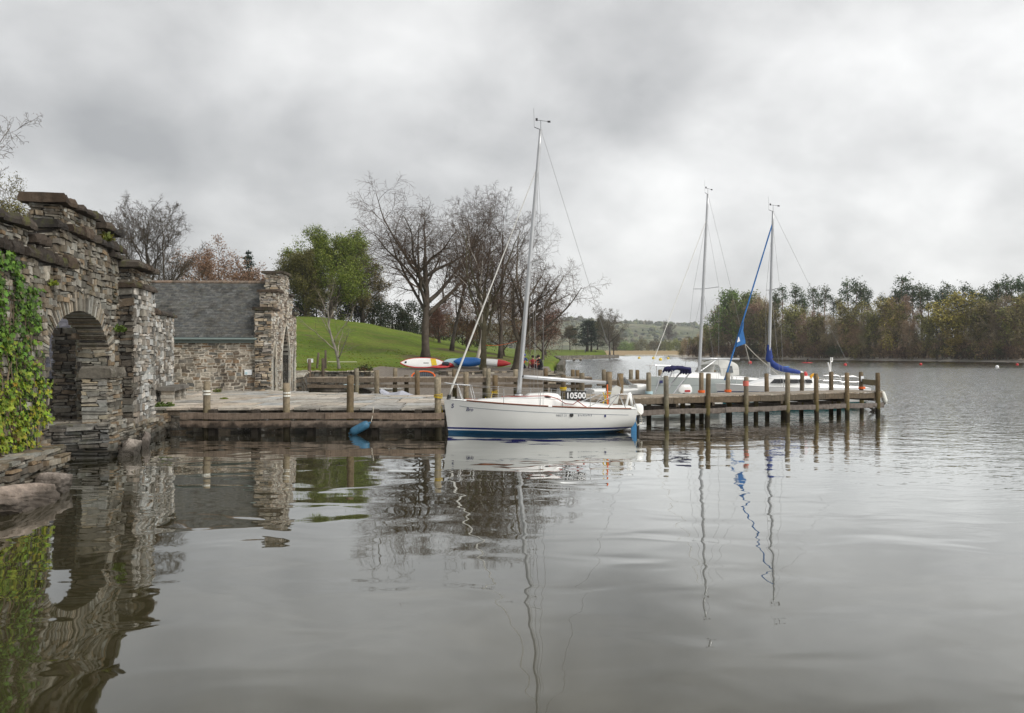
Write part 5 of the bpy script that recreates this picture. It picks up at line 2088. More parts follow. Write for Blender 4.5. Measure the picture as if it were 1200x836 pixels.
def build_grey_yacht():
    c, ang, L = yacht_frame(757, 41.0, 884, 45.5)
    root = thing('yacht', 'pale grey yacht with a grey cockpit hood moored behind the jetty', 'sailboat', c, ang)
    h = Hull(L, 2.6, 1.55, 1.36, 1.20, 0.3, 0.8, 0.3)
    hm = hull_mat('grey_topsides', (0.42, 0.46, 0.45), [(-2, 0.08, (0.02, 0.04, 0.07)), (1.08, 1.10, (0.2, 0.23, 0.25))])
    h.mesh().build('hull', hm, root, True)
    h.deckmesh().build('deck', M['deck'], root, True)
    mb = MB()
    k = L / 6.6
    coach(mb, [1.9 * k, 1.3 * k, 0.4 * k, -0.6 * k, -1.0 * k], [0.3, 0.6, 0.8, 0.86, 0.82], [1.42, 1.38, 1.34, 1.30, 1.28], [0.12, 0.26, 0.36, 0.38, 0.30])
    coach(mb, [-1.0 * k, -2.0 * k, -3.0 * k], [0.95, 0.9, 0.8], [1.25, 1.22, 1.18], [0.28, 0.24, 0.14])
    mb.build('coachroof', M['white'], root, True)
    # mast position from the photograph: foot at px 822, head at px 831
    foot = Vector((0.28, 0, 1.62))
    top = Vector((-0.36, 0, 10.75))
    mast, hp = rig(root, h, foot, top, 0.088, 0.06, 0.52, (0.47, 0.85, 0.2), 0, (-L / 2 + 0.1, 0, 1.3), 0.86)
    bow = Vector((L / 2 - 0.15, 0, 1.62))
    mb = MB()
    mb.tube([bow.lerp(hp, i / 12) for i in range(13)], 0.016, 6)
    mb.build('forestay', M['furled'], root)
    mb = MB()
    mb.tube([foot + Vector((-0.1, 0, 0.75)), foot + Vector((-3.0, 0, 0.72))], 0.06, 10)
    mb.build('boom', M['alu'], root, True)
    mb = MB()
    curve_line(mb, foot + Vector((-0.05, 0, 0.1)), foot + Vector((-1.3, 0, 0.7)), 0.025)
    mb.build('kicker', M['alu'], root)
    # sprayhood with dark side panel
    mb = MB()
    rows = []
    for i in range(7):
        t = i / 6
        x = lerp(-0.55, -1.75, t)
        hgt = 0.30 + 0.50 * math.sin(math.pi * (0.18 + 0.55 * t))
        rows.append([Vector((x + (0.18 * (1 - t)) * abs(math.cos(th)), 0.85 * math.copysign(abs(math.cos(th)) ** 0.5, math.cos(th)), 1.52 + hgt * math.sin(th) ** 0.6 if math.sin(th) > 0 else 1.52)) for th in [math.pi * k / 12 for k in range(13)]])
    mb.grid(rows)
    hood = mb.build('sprayhood', M['grey_canvas'], root, True)
    mb = MB()
    for s in (1, -1):
        mb.prism([(-0.75, s * 0.875, 1.66), (-1.25, s * 0.875, 1.66), (-1.2, s * 0.85, 2.0), (-0.95, s * 0.86, 2.02)], (0, s * 0.01, 0))
    mb.build('hood_window', plain('hood_pane', (0.10, 0.11, 0.12), 0.25), hood)
    mb = MB()
    e = h.edge
    mb.tube([e(0.84, 1, 0.55, .06), e(0.95, 1, 0.55, .02), Vector((L / 2, 0, 2.05)), e(0.95, -1, 0.55, .02), e(0.84, -1, 0.55, .06)], 0.014, 6)
    for s in (1, -1):
        for t in (0.84, 0.94):
            mb.tube([e(t, s, 0, .05), e(t, s, 0.55, .04)], 0.013, 6)
    mb.build('pulpit', M['steel'], root)
    for s in (1, -1):
        mb = MB()
        ch = [e(t, s, 0.54, .05) for t in (0.84, 0.65, 0.48, 0.3, 0.12)]
        for a, b in zip(ch, ch[1:]):
            curve_line(mb, a, b, 0.006, 0.01, 4)
        mb.build('guard_wire', M['wire'], root)
        for t in (0.65, 0.48, 0.3, 0.12):
            mb = MB()
            mb.tube([e(t, s, 0, .05), e(t, s, 0.54, .05)], 0.012, 6)
            mb.build('stanchion', M['steel'], root)
    mb = MB()
    mb.box((L * 0.42, h.hb(0.92) + 0.03, 1.28), (0.18, 0.02, 0.14), -0.35)
    mb.build('bow_mark', M['ink'], root)
    return root


build_grey_yacht()


# ---------------------------------------------------------------- white yacht with blue sail covers
def build_blue_yacht():
    c, ang, L = yacht_frame(838, 41.2, 1008, 42.2)
    root = thing('yacht', 'white yacht with blue sail covers and a teal bottom behind the jetty', 'sailboat', c, ang)
    h = Hull(L, 2.5, 1.18, 1.00, 0.95, 0.32, 0.8, 0.35)
    hm = hull_mat('white_topsides_teal', (0.78, 0.78, 0.77), [(-2, 0.30, (0.01, 0.13, 0.15)), (0.78, 0.83, (0.02, 0.03, 0.12))])
    h.mesh().build('hull', hm, root, True)
    h.deckmesh().build('deck', M['deck'], root, True)
    X = lambda px: ((c + Vector((0, 0, 0))).x - ((px - 600) / FPX * 41.7)) * -1 * -1   # boat x (bow to the left) of a photo column
    mb = MB()
    coach(mb, [X(872), X(893), X(910), X(925), X(945), X(951)], [0.4, 0.72, 0.84, 0.86, 0.84, 0.8], [1.02, 1.0, 0.98, 0.97, 0.96, 0.95], [0.12, 0.40, 0.60, 0.63, 0.60, 0.15])
    coach(mb, [X(951), X(970), X(1000)], [1.0, 0.95, 0.85], [0.92, 0.92, 0.92], [0.30, 0.24, 0.14])
    cr = mb.build('coachroof', M['white'], root, True)
    for s in (1, -1):
        for a, b in ((893, 908), (909.5, 926), (927.5, 934), (936, 943)):
            mb = MB()
            y = 0.70 if a < 900 else 0.79
            sl = 0.10
            mb.prism([(X(a), s * (y + 0.06 + (0.03 if a > 900 else 0)), 1.22), (X(b), s * 0.875, 1.22), (X(b) + sl * 0.6, s * 0.86, 1.44), (X(a) - (0.22 if a < 900 else -sl), s * (y + 0.04), 1.42)], (0, s * 0.03, 0))
            mb.build('window', M['glass'], cr)
    foot = Vector((X(899.5), 0, 1.55))
    top = Vector((X(905), 0, ZY(248, 41.7)))
    mast, hp = rig(root, h, foot, top, 0.08, 0.06, 0.60, (0.52, 0.75, 0.1), 0, (-L / 2 + 0.1, 0, 1.1), 0.93, 'alu')
    # furled blue headsail with a loose clew hanging out
    bow = Vector((X(846), 0, 1.35))
    mb = MB()
    n = 22
    mb.tube([bow.lerp(hp, i / n) for i in range(n + 1)], [lerp(0.045, 0.034, i / n) * (1 + 0.08 * math.sin(i * 2)) for i in range(n + 1)], 8)
    fs = mb.build('furled_sail', M['sky_canvas'], root, True)
    P = lambda px, py: Vector((X(px - 3.0), 0.06, ZY(py, 41.6)))
    mb = MB()
    mb.prism([P(871.5, 377), P(863.5, 401), P(862, 407), P(873.3, 403), P(873.0, 399), P(870.5, 388)], (0, 0.04, 0))
    fl = mb.build('loose_clew', M['sky_canvas'], fs)
    mb = MB()
    mb.prism([P(865, 395), P(863, 401.5), P(866.5, 400)], (0, 0.06, 0))
    mb.build('white_patch', M['letter_white'], fs)
    mb = MB()
    curve_line(mb, P(873.2, 403.5), P(900, 428), 0.016, 0.05)
    curve_line(mb, P(900, 428), P(920, 443), 0.014, 0.05)
    curve_line(mb, P(873.2, 403.5), P(879, 425), 0.012, 0.02)
    mb.build('sheet', M['rope'], root)
    # mainsail under its cover
    mb = MB()
    rows = []
    cov = [(900.5, 405.5, 0.04, 3.0), (900.8, 412, 0.10, 5), (901, 420, 0.13, 7), (903, 425, 0.14, 6.5), (908, 429, 0.16, 5.5), (915, 432, 0.16, 4.5), (925, 434.2, 0.15, 3.8), (933, 435.6, 0.13, 3.2), (938, 436.5, 0.10, 2.4)]
    for i, (px, py, wd_, hh) in enumerate(cov):
        cpt = Vector((X(px), 0, ZY(py, 41.7)))
        up = Vector((-0.9, 0, 0.25)).normalized() if i < 3 else Vector((0.1, 0, 1)).normalized()
        hh = hh * 0.034
        rows.append([cpt + Vector((0, wd_ * math.cos(t), 0)) + up * hh * math.sin(t) * (1 if math.sin(t) < 0 or i >= 3 else 0.6) for t in [k * math.pi / 6 for k in range(12)]])
    mb.grid(rows, closed=True)
    mb.poly(rows[0])
    mb.poly(rows[-1][::-1])
    mb.build('sail_cover', M['blue_canvas'], root, True)
    mb = MB()
    mb.prism([P(901.7, 404), P(900.6, 420), P(907.5, 420), P(904.8, 407)], (0, -0.16, 0))
    mb.build('mast_cover', M['blue_canvas'], root)
    mb = MB()
    mb.tube([Vector((X(902), 0, ZY(427, 41.7))), Vector((X(941), 0, ZY(438, 41.7)))], 0.055, 10)
    mb.tube([Vector((X(938), 0, ZY(437, 41.7))), Vector((X(941), 0, ZY(438, 41.7)))], 0.10, 10)
    mb.build('boom', M['white'], root, True)
    # horseshoe lifebuoy on the rail
    mb = MB()
    cc = Vector((X(946.5), 0.75, ZY(443, 41.5)))
    mb.tube([cc + Vector((0.17 * math.cos(t), 0, 0.17 * math.sin(t))) for t in [R(-50) + R(280) * i / 14 for i in range(15)]], 0.065, 8)
    mb.build('lifebuoy', M['amber'], root, True)
    mb = MB()
    mb.blob((X(939), 0.5, ZY(440, 41.5)), (0.12, 0.09, 0.2), 3, 0.1, 2)
    mb.build('red_lamp', M['red'], root)
    # pushpit and stern gear
    mb = MB()
    z1, z0 = ZY(441, 41.5), 1.0
    for s in (1, -1):
        y = 0.85 * s
        mb.tube([(X(977), y, z0), (X(978), y, z1), (X(995), y, z1), (X(1000), y, z1 - .06), (X(1003), y, z0)], 0.016, 6)
        mb.tube([(X(978), y, (z0 + z1) / 2), (X(1001), y, (z0 + z1) / 2)], 0.013, 6)
        mb.tube([(X(989), y, z0), (X(989), y, z1)], 0.014, 6)
    mb.tube([(X(1000), -0.85, z1 - .05), (X(1000), 0.85, z1 - .05)], 0.016, 6)
    mb.build('pushpit', M['steel'], root)
    mb = MB()
    mb.tube([(X(971.5), 0.4, 1.3), (X(969.5), 0.4, ZY(430, 41.6)), (X(968), 0.4, ZY(425, 41.6))], 0.035, 6)
    mb.tube([(X(974), 0.2, 1.2), (X(974), 0.2, ZY(419, 41.6))], 0.025, 6)
    mb.tube([(X(976), 0.2, ZY(424, 41.6)), (X(976), 0.2, ZY(419, 41.6))], 0.03, 6)
    mb.tube([(X(974), 0.2, ZY(424, 41.6)), (X(976), 0.2, ZY(424, 41.6))], 0.03, 6)
    mb.build('boarding_ladder', M['white'], root)
    mb = MB()
    for s in (1, -1):
        ch = [Vector((X(px), s * y, ZY(py, 41.6))) for px, py, y in ((852, 441, .2), (866, 442, .6), (885, 443, .9), (905, 443.5, 1.1), (930, 444, 1.15), (960, 444, 1.05), (978, 443, .9))]
        for a, b in zip(ch, ch[1:]):
            curve_line(mb, a, b, 0.008, 0.01, 4)
        for q in ch[:-1]:
            mb.tube([q, Vector((q.x, q.y, 0.95))], 0.012, 5)
    mb.build('guard_rail', M['steel'], root)


build_blue_yacht()


# ---------------------------------------------------------------- white motor boat and dinghies
def build_motorboat():
    c, ang, L = yacht_frame(765, 43.6, 704, 42.4)
    root = thing('motor_boat', 'low white open motor boat with a raked windscreen behind the jetty', 'motor boat', W(742, 43.2), R(8))
    h = Hull(4.6, 1.9, 0.95, 0.82, 0.72, 0.25, 0.85, 0.5)
    h.mesh().build('hull', M['white'], root, True)
    mb = MB()
    coach(mb, [1.9, 1.2, 0.4, 0.0], [0.25, 0.55, 0.75, 0.78], [0.85, 0.83, 0.80, 0.78], [0.10, 0.22, 0.30, 0.30])
    coach(mb, [0.0, -1.2, -2.2], [0.85, 0.85, 0.8], [0.75, 0.72, 0.70], [0.16, 0.16, 0.14])
    mb.build('deck', M['white'], root, True)
    mb = MB()
    mb.grid([[Vector((-0.1 - 0.05 * abs(y), y, 1.05)) for y in (-.7, -.35, 0, .35, .7)], [Vector((-0.55 - 0.05 * abs(y), y * .85, 1.42)) for y in (-.7, -.35, 0, .35, .7)]])
    mb.build('windscreen', plain('tinted_screen', (0.22, 0.23, 0.23), 0.1), root)
    mb = MB()
    mb.tube([(-0.55, y * .85, 1.43) for y in (-.7, -.35, 0, .35, .7)], 0.02, 6)
    mb.build('screen_frame', M['steel'], root)
    mb = MB()
    mb.prism([(0.9, -0.96, 0.45), (-1.9, -0.9, 0.5), (-1.7, -0.93, 0.62), (0.5, -0.99, 0.62)], (0, -0.03, 0))
    mb.build('side_stripe', M['tarp_dark'], root)


build_motorboat()


def build_dinghy():
    root = thing('inflatable_dinghy', 'grey inflatable dinghy with a folded navy canopy on white poles and a white outboard', 'dinghy', W(800, 37.6), R(12))
    mb = MB()
    for s in (1, -1):
        mb.tube([(-1.5, 0.62 * s, 0.35), (0.8, 0.62 * s, 0.36), (1.3, 0.5 * s, 0.42), (1.62, 0.2 * s, 0.5), (1.68, 0, 0.52)], [0.2, 0.2, 0.2, 0.19, 0.18], 10)
    mb.build('tube', M['grey_canvas'], root, True)
    mb = MB()
    mb.box((-0.1, 0, 0.28), (2.8, 0.9, 0.08))
    mb.build('floor', M['grey_canvas'], root)
    P = lambda px, py, y: Vector(((px - 800) / FPX * 37.6, y, ZY(py, 37.6)))
    mb = MB()
    for y in (-0.5, 0.5):
        mb.tube([P(771, 461, y), P(777, 444, y), P(782, 434, y)], 0.03, 6)
        mb.tube([P(783, 461, y), P(795, 446, y), P(802, 438, y)], 0.035, 6)
    mb.build('canopy_pole', M['steel'], root)
    mb = MB()
    for y in (-0.5, 0.0, 0.5):
        pass
    pts = [P(780.5, 436, 0), P(783, 432.5, 0), P(788, 431, 0), P(798, 431.5, 0), P(803.5, 433, 0), P(804, 436, 0), P(802, 438.5, 0)]
    for y in (-0.45, -0.15, 0.15, 0.45):
        mb.tube([p + Vector((0, y, 0.02 * math.sin(i * 3 + y * 9))) for i, p in enumerate(pts)], [0.04, 0.07, 0.085, 0.085, 0.09, 0.075, 0.04], 8)
    mb.build('canopy', M['navy'], root, True)
    mb = MB()
    x = P(799, 460, 0).x
    coach(mb, [x + 0.45, x + 0.35, x - 0.1, x - 0.2], [0.08, 0.14, 0.15, 0.1], [0.95, 0.9, 0.92, 0.98], [0.2, 0.38, 0.36, 0.2], 0.6)
    ob = mb.build('outboard_motor', M['white'], root, True)
    mb = MB()
    mb.box((x + 0.2, -0.16, 1.0), (0.25, 0.02, 0.08), 0)
    mb.build('red_mark', M['red'], ob)
    mb = MB()
    mb.tube([(x + 0.1, 0, 0.95), (x + 0.1, 0, 0.1)], 0.06, 8)
    mb.build('leg', M['black'], ob)


build_dinghy()


def build_tarped_boat():
    root = thing('covered_boat', 'small dark boat under a grey peaked tarpaulin behind the quay', 'boat', W(465, 40.5), R(-4))
    h = Hull(4.4, 1.6, 0.55, 0.45, 0.45, 0.2, 0.85, 0.3)
    h.mesh().build('hull', M['tarp_dark'], root, True)
    mb = MB()
    P = lambda px, py, y: Vector(((px - 465) / FPX * 40.5, y, ZY(py, 40.5)))
    top = [(444, 458, .1), (447, 455.8, .5), (456, 460.5, .6), (464, 459.8, .65), (471, 457.8, .7), (479, 461, .65), (489, 464, .3)]
    rows = [[Vector((P(px, py, 0).x, -w_ - 0.15, 0.42)), P(px, py + 1.2, -w_ * 0.6), P(px, py, 0), P(px, py + 1.0, w_ * 0.6), Vector((P(px, py, 0).x, w_ + 0.15, 0.42))] for px, py, w_ in top]
    mb.grid(rows)
    mb.build('tarpaulin', M['tarp'], root)
    mb = MB()
    mb.prism([P(444.5, 457.5, -.5), P(444.5, 465, -.55), P(454, 465, -.9), P(447.5, 457, -.7)], (0, 0.03, 0))
    mb.build('cover_flap', M['tarp_dark'], root)


build_tarped_boat()


def small_craft(name, mat, px, Y, z, L, B, H, rot, lab, cat, extra=None, stern=0.2):
    """flat board or kayak: pointed both ends, rounded section"""
    root = thing(name, lab, cat, W(px, Y, z))
    root.rotation_euler = rot
    mb = MB()
    rows = []
    for i in range(19):
        t = -1 + 2 * i / 18
        w_ = max(0.02, (1 - abs(t) ** 2.4)) ** 0.8 * B / 2
        hh = H / 2 * max(0.15, (1 - abs(t) ** 4))
        lift = 0.10 * H * t * t
        rows.append([Vector((t * L / 2, w_ * math.copysign(abs(math.cos(a)) ** 0.8, math.cos(a)), lift + hh * math.sin(a))) for a in [k * math.pi / 7 for k in range(14)]])
    mb.grid(rows, closed=True)
    mb.build('body', mat, root, True)
    if extra:
        extra(root, L, B, H)
    return root


def deck_patch(root, name, mat, pts, z, th=0.015):
    mb = MB()
    mb.prism([(x, y, z) for x, y in pts], (0, 0, th))
    return mb.build(name, mat, root)


def e_white(root, L, B, H):
    mb = MB()
    pts = []
    for i in range(25):
        t = -1 + 2 * i / 24
        pts.append(Vector((t * L / 2 * 0.995, -max(0.02, 1 - abs(t) ** 2.4) ** 0.8 * B / 2, -0.01)))
    mb.tube(pts, 0.05, 6)
    mb.tube([Vector((p.x, -p.y, p.z)) for p in pts], 0.05, 6)
    mb.build('red_rail', M['red'], root)
    deck_patch(root, 'yellow_pad', M['yellow'], [(0.75, -0.3), (1.15, -0.25), (1.0, 0.3), (0.6, 0.32)], H / 2)
    deck_patch(root, 'black_mark', M['black'], [(-1.35, -0.08), (-1.2, -0.08), (-1.2, 0.08), (-1.35, 0.08)], H / 2 - 0.012)
    deck_patch(root, 'black_mark', M['black'], [(0.1, -0.1), (0.5, -0.1), (0.5, -0.05), (0.1, -0.05)], H / 2)


G66 = 1.62
small_craft('paddleboard', M['white'], 495, 65.0, 1.90, 3.4, 0.85, 0.16, (R(58), 0, R(-3)), 'white paddleboard with a red edge and yellow pad lying on the gravel bank', 'paddleboard', e_white)
small_craft('paddleboard', M['yellow'], 514, 66.0, 1.75, 1.9, 0.7, 0.2, (R(18), 0, R(-14)), 'yellow board half hidden behind the white paddleboard', 'paddleboard')
small_craft('paddleboard', M['paleblue'], 518, 65.6, 1.82, 1.0, 0.6, 0.16, (R(10), 0, R(20)), 'small mint green board among the other boards on the bank', 'paddleboard')
small_craft('paddleboard', M['red'], 515.5, 64.2, 1.60, 1.5, 0.5, 0.12, (R(15), 0, R(4)), 'red board lying flat in front of the yellow board', 'paddleboard')
small_craft('kit_bag', M['tarp_dark'], 521, 65.0, 1.80, 0.9, 0.5, 0.35, (0, 0, R(-30)), 'dark kit bag lying between the boards and the blue kayak', 'bag')
small_craft('kayak', M['kayak_blue'], 549, 65.6, 1.95, 2.3, 0.85, 0.60, (R(38), 0, R(2)), 'bright blue kayak lying on the grass bank left of the leaning trunk', 'kayak')
small_craft('kayak', M['paleblue'], 538, 66.2, 1.90, 2.5, 0.85, 0.55, (R(30), 0, R(8)), 'pale blue and white kayak behind the bright blue one', 'kayak')


def e_rw(root, L, B, H):
    mb = MB()
    rows = []
    for i in range(8):
        t = 0.42 + 0.575 * i / 7
        w_ = max(0.02, (1 - abs(t) ** 2.4)) ** 0.8 * B / 2 * 1.03 + 0.004
        hh = H / 2 * max(0.15, (1 - abs(t) ** 4)) * 1.03 + 0.004
        rows.append([Vector((t * L / 2, w_ * math.copysign(abs(math.cos(a)) ** 0.8, math.cos(a)), 0.10 * H * t * t + hh * math.sin(a))) for a in [k * math.pi / 7 for k in range(14)]])
    mb.grid(rows, closed=True)
    mb.poly(rows[-1][::-1])
    mb.build('red_nose', M['red'], root, True)


small_craft('kayak', M['white'], 572, 66.4, 1.90, 3.6, 0.8, 0.5, (R(28), R(4), R(-4)), 'white kayak with a red nose lying behind the leaning trunk', 'kayak', e_rw)
small_craft('kayak', M['red'], 526.5, 65.9, 1.72, 1.2, 0.6, 0.4, (R(10), 0, R(30)), 'small red kayak end poking out beside the pale blue kayak', 'kayak')


# orange-edged board leaning on the beach wall
def build_orange_board():
    root = thing('paddleboard', 'dark paddleboard with an orange rim propped at the left end of the beach wall', 'paddleboard', W(496, 60.6, 0.95))
    root.rotation_euler = (R(62), 0, R(-4))
    mb = MB()
    ring = []
    for i in range(28):
        t = 2 * math.pi * i / 28
        ring.append((0.82 * math.copysign(abs(math.cos(t)) ** 0.9, math.cos(t)), 0.42 * math.sin(t), 0))
    mb.prism(ring, (0, 0, 0.05))
    mb.build('board', M['tarp_dark'], root)
    mb = MB()
    mb.tube([Vector(p) + Vector((0, 0, 0.04)) for p in ring + ring[:1]], 0.06, 6)
    mb.build('rim', M['orange'], root)
    mb = MB()
    for k in range(-4, 5):
        mb.bar((k * 0.16, -0.33, 0.055), (k * 0.16, 0.33, 0.055), 0.015, 0.01)
    for k in (-1, 0, 1):
        mb.bar((-0.6, k * 0.2, 0.056), (0.6, k * 0.2, 0.056), 0.015, 0.01)
    mb.build('deck_pad', plain('pad_line', (0.10, 0.16, 0.19), 0.7), root)


build_orange_board()
# dinghies lying under the old jetty
small_craft('rowing_boat', M['white'], 450, 49, 0.65, 2.4, 0.9, 0.35, (0, 0, R(3)), 'white rowing boat lying behind the rails of the old jetty', 'rowing boat')
small_craft('rowing_boat', M['paleblue'], 412, 49, 0.72, 1.2, 0.8, 0.3, (0, 0, 0), 'pale blue boat end seen between the old jetty rails at left', 'rowing boat')

# ---------------------------------------------------------------- buoys and other things afloat
BU = [
    (879, 425, 'red', 1.0, 'red buoy on the lake, framed by the sheets of the blue-sailed yacht'), (990.5, 427.5, 'red', .9, 'red buoy just right of the boarding ladder of the white yacht'),
    (1079, 426.8, 'red', .8, 'red buoy midway between the jetty head and the white buoy'), (1168.5, 430, 'white', 1.0, 'large white buoy near the right edge of the lake'),
    (1192, 427.2, 'red', .8, 'red buoy at far right, beyond the large white buoy'), (766, 420, 'yellow', 1, 'yellow buoy nearest the reed bed, left of the grey yacht mast'),
    (774, 421.5, 'yellow', 1, 'yellow buoy closest to the far reed shore line, second of the yellow ones'), (783, 420, 'yellow', .8, 'small yellow buoy at the right of the pair by the reeds'),
    (834.5, 425.5, 'yellow', 1, 'yellow buoy between the mast and the hood of the grey yacht'), (749, 419.5, 'yellow', .8, 'leftmost yellow buoy, out toward the far point')]
for px, py, colr, s, lab in BU:
    Y = EYE * FPX / (py + 1.0 - HOR)
    r = 0.0022 * Y * s * 0.9
    root = thing('buoy', lab, 'buoy', W(px, Y, r * 0.45), 0, 'mooring buoys on the lake')
    mb = MB()
    mb.blob((0, 0, 0), (r, r, r), 1, 0.0, 3)
    mb.build('float', {'red': M['red'], 'white': M['letter_white'], 'yellow': M['yellow']}[colr], root, True)
    mb = MB()
    mb.tube([(0, 0, r * 0.9), (0, 0, r * 1.25)], r * 0.14, 6)
    mb.build('ring', M['iron'], root)

root = thing('raft', 'small square timber raft floating off the far shore wall', 'raft', W(676.5, 260, 0))
mb = MB()
for k in range(6):
    mb.box((-1.05 + 0.42 * k, 0, 0.75), (0.4, 1.8, 0.12), 0, rng_col(rn, (0.42, 0.38, 0.30), 0.2))
mb.build('platform', M['wood'], root)
for sx in (-1, 1):
    mb = MB()
    mb.tube([(sx, -0.9, 0.35), (sx, 0.9, 0.35)], 0.34, 10, (0.16, 0.13, 0.08))
    mb.build('barrel', M['wood'], root)

# ============================================================ TREES
def rot_about(v, axis, ang):
    return Matrix.Rotation(ang, 3, axis) @ v


class Tree:
    """recursive branching skeleton: limbs (paths) and twigs (segments)"""
    def __init__(s, seed):
        s.r = random.Random(seed)
        s.limbs, s.segs, s.tips = [], [], []

    def grow(s, p, d, L, r, lvl, P):
        rn = s.r
        n = P['n'][lvl]
        step = L / n
        path, rad = [p], [r]
        end = P['taper'][lvl]
        nodes = []
        for i in range(n):
            j = P['wander'][lvl]
            d = d + Vector((rn.gauss(0, j), rn.gauss(0, j), rn.gauss(0, j) + P['up'][lvl]))
            d.normalize()
            p = p + d * step
            path.append(p)
            rad.append(max(P['rmin'], r * (1 - (1 - end) * (i + 1) / n)))
            nodes.append((p, d.copy(), rad[-1], (i + 1) / n))
        if lvl <= P['limb']:
            s.limbs.append((path, rad, lvl))
        else:
            for a, b, ra, rb in zip(path, path[1:], rad, rad[1:]):
                s.segs.append((a, b, ra, rb))
        if lvl + 1 >= P['levels']:
            s.tips.append((p, d))
            return
        kids = P['kids'][lvl]
        start = P['start'][lvl]
        az = rn.uniform(0, 6.28)
        for k in range(kids):
            t = start + (1 - start) * ((k + rn.uniform(0.1, 0.9)) / kids)
            f = t * n
            i = min(n - 1, int(f))
            q = path[i].lerp(path[i + 1], f - i)
            dd = (path[i + 1] - path[i]).normalized()
            az += 2.4 + rn.uniform(-0.5, 0.5)
            ax = rot_about(dd.orthogonal().normalized(), dd, az)
            ang = R(rn.uniform(*P['angle'][lvl]))
            nd = rot_about(dd, ax, ang)
            if 'bias' in P and lvl == 0:
                nd = (nd + Vector(P['bias']) * rn.uniform(0.3, 1)).normalized()
            l2 = L * P['ratio'][lvl] * (1 - P['short'][lvl] * (t - start) / max(1e-3, 1 - start)) * rn.uniform(0.7, 1.25)
            r2 = min(rad[i] * 0.72, max(P['rmin'], rad[i] * P['rr'][lvl] * rn.uniform(0.8, 1.15)))
            s.grow(q, nd, l2, r2, lvl + 1, P)


BROADLEAF = dict(levels=5, limb=1, n=[9, 8, 6, 4, 3], wander=[0.07, 0.13, 0.16, 0.2, 0.25], up=[0.03, 0.07, 0.05, 0.0, -0.04], taper=[0.25, 0.22, 0.25, 0.3, 0.5],
                 kids=[10, 9, 8, 7, 0], start=[0.25, 0.15, 0.12, 0.1, 0], angle=[(28, 58), (28, 58), (30, 62), (30, 65), (0, 0)], ratio=[0.62, 0.52, 0.52, 0.6, 0],
                 short=[0.4, 0.4, 0.4, 0.3, 0], rr=[0.50, 0.45, 0.45, 0.5, 0.5], rmin=0.008)


def segs_to_mesh(mb, segs, sides, col, rn, var=0.2):
    """many thin prisms at once"""
    if not segs:
        return
    A = np.array([tuple(x[0]) for x in segs], np.float32)
    B = np.array([tuple(x[1]) for x in segs], np.float32)
    ra = np.array([x[2] for x in segs], np.float32)[:, None]
    rb = np.array([x[3] for x in segs], np.float32)[:, None]
    d = B - A
    d /= np.maximum(np.linalg.norm(d, axis=1, keepdims=True), 1e-6)
    ref = np.where(np.abs(d[:, 2:3]) < 0.9, np.array([[0, 0, 1]], np.float32), np.array([[1, 0, 0]], np.float32))
    u = np.cross(d, ref)
    u /= np.linalg.norm(u, axis=1, keepdims=True)
    v = np.cross(d, u)
    n = len(segs)
    V = np.zeros((n, 2 * sides, 3), np.float32)
    for k in range(sides):
        t = 2 * math.pi * k / sides
        o = u * math.cos(t) + v * math.sin(t)
        V[:, k] = A + o * ra
        V[:, sides + k] = B + o * rb
    base = np.arange(n)[:, None] * 2 * sides
    Q = []
    for k in range(sides):
        k2 = (k + 1) % sides
        Q.append(np.concatenate([base + k, base + k2, base + sides + k2, base + sides + k], axis=1))
    Q = np.stack(Q, axis=1).reshape(-1, 4)
    g = np.random.default_rng(int(rn.random() * 1e6))
    c = np.array(col, np.float32)[None, :] * (1 + g.uniform(-var, var, (n, 1)))
    C = np.repeat(c, 2 * sides, axis=0).astype(np.float32)
    mb.addq(V.reshape(-1, 3), Q, C)


def leaves_np(mb, centres, per, spread, size, cols, rn, flat=1.0, droop=0.0):
    """many small leaf faces scattered round the centres"""
    g = np.random.default_rng(int(rn.random() * 1e6))
    c = np.array([tuple(x) for x in centres], np.float32)
    n = len(c) * per
    P = np.repeat(c, per, axis=0)
    off = g.normal(0, 1, (n, 3)) * spread
    off[:, 2] *= flat
    off[:, 2] -= droop * np.abs(g.normal(0, 1, n))
    P = P + off
    a = g.normal(0, 1, (n, 3))
    a /= np.linalg.norm(a, axis=1, keepdims=True)
    b = np.cross(a, g.normal(0, 1, (n, 3)))
    b /= np.linalg.norm(b, axis=1, keepdims=True)
    s = (size * g.uniform(0.6, 1.4, (n, 1))).astype(np.float32)
    V = np.stack([P + a * s, P + b * s * 0.55, P - a * s, P - b * s * 0.55], axis=1)
    Q = np.arange(n * 4).reshape(-1, 4)
    pal = np.array(cols, np.float32)
    per_c = pal[g.integers(0, len(pal), len(c))]
    C = np.repeat(per_c, per, axis=0) * g.uniform(0.7, 1.3, (n, 1))
    mb.addq(V.reshape(-1, 3), Q, np.repeat(C, 4, axis=0).astype(np.float32))


def limbs_mesh(mb, limbs, col, rn, sides0=10, gnarl=0.08):
    for path, rad, lvl in limbs:
        sd = max(5, sides0 - 3 * lvl)
        rad = list(rad)
        if lvl == 0:
            rad[0] *= 1.45
        ph = [rn.uniform(1 - gnarl, 1 + gnarl) for _ in range(sd)]
        mb.tube(path, rad, sd, rng_col(rn, col, 0.15), rfn=lambda i, k: ph[k])


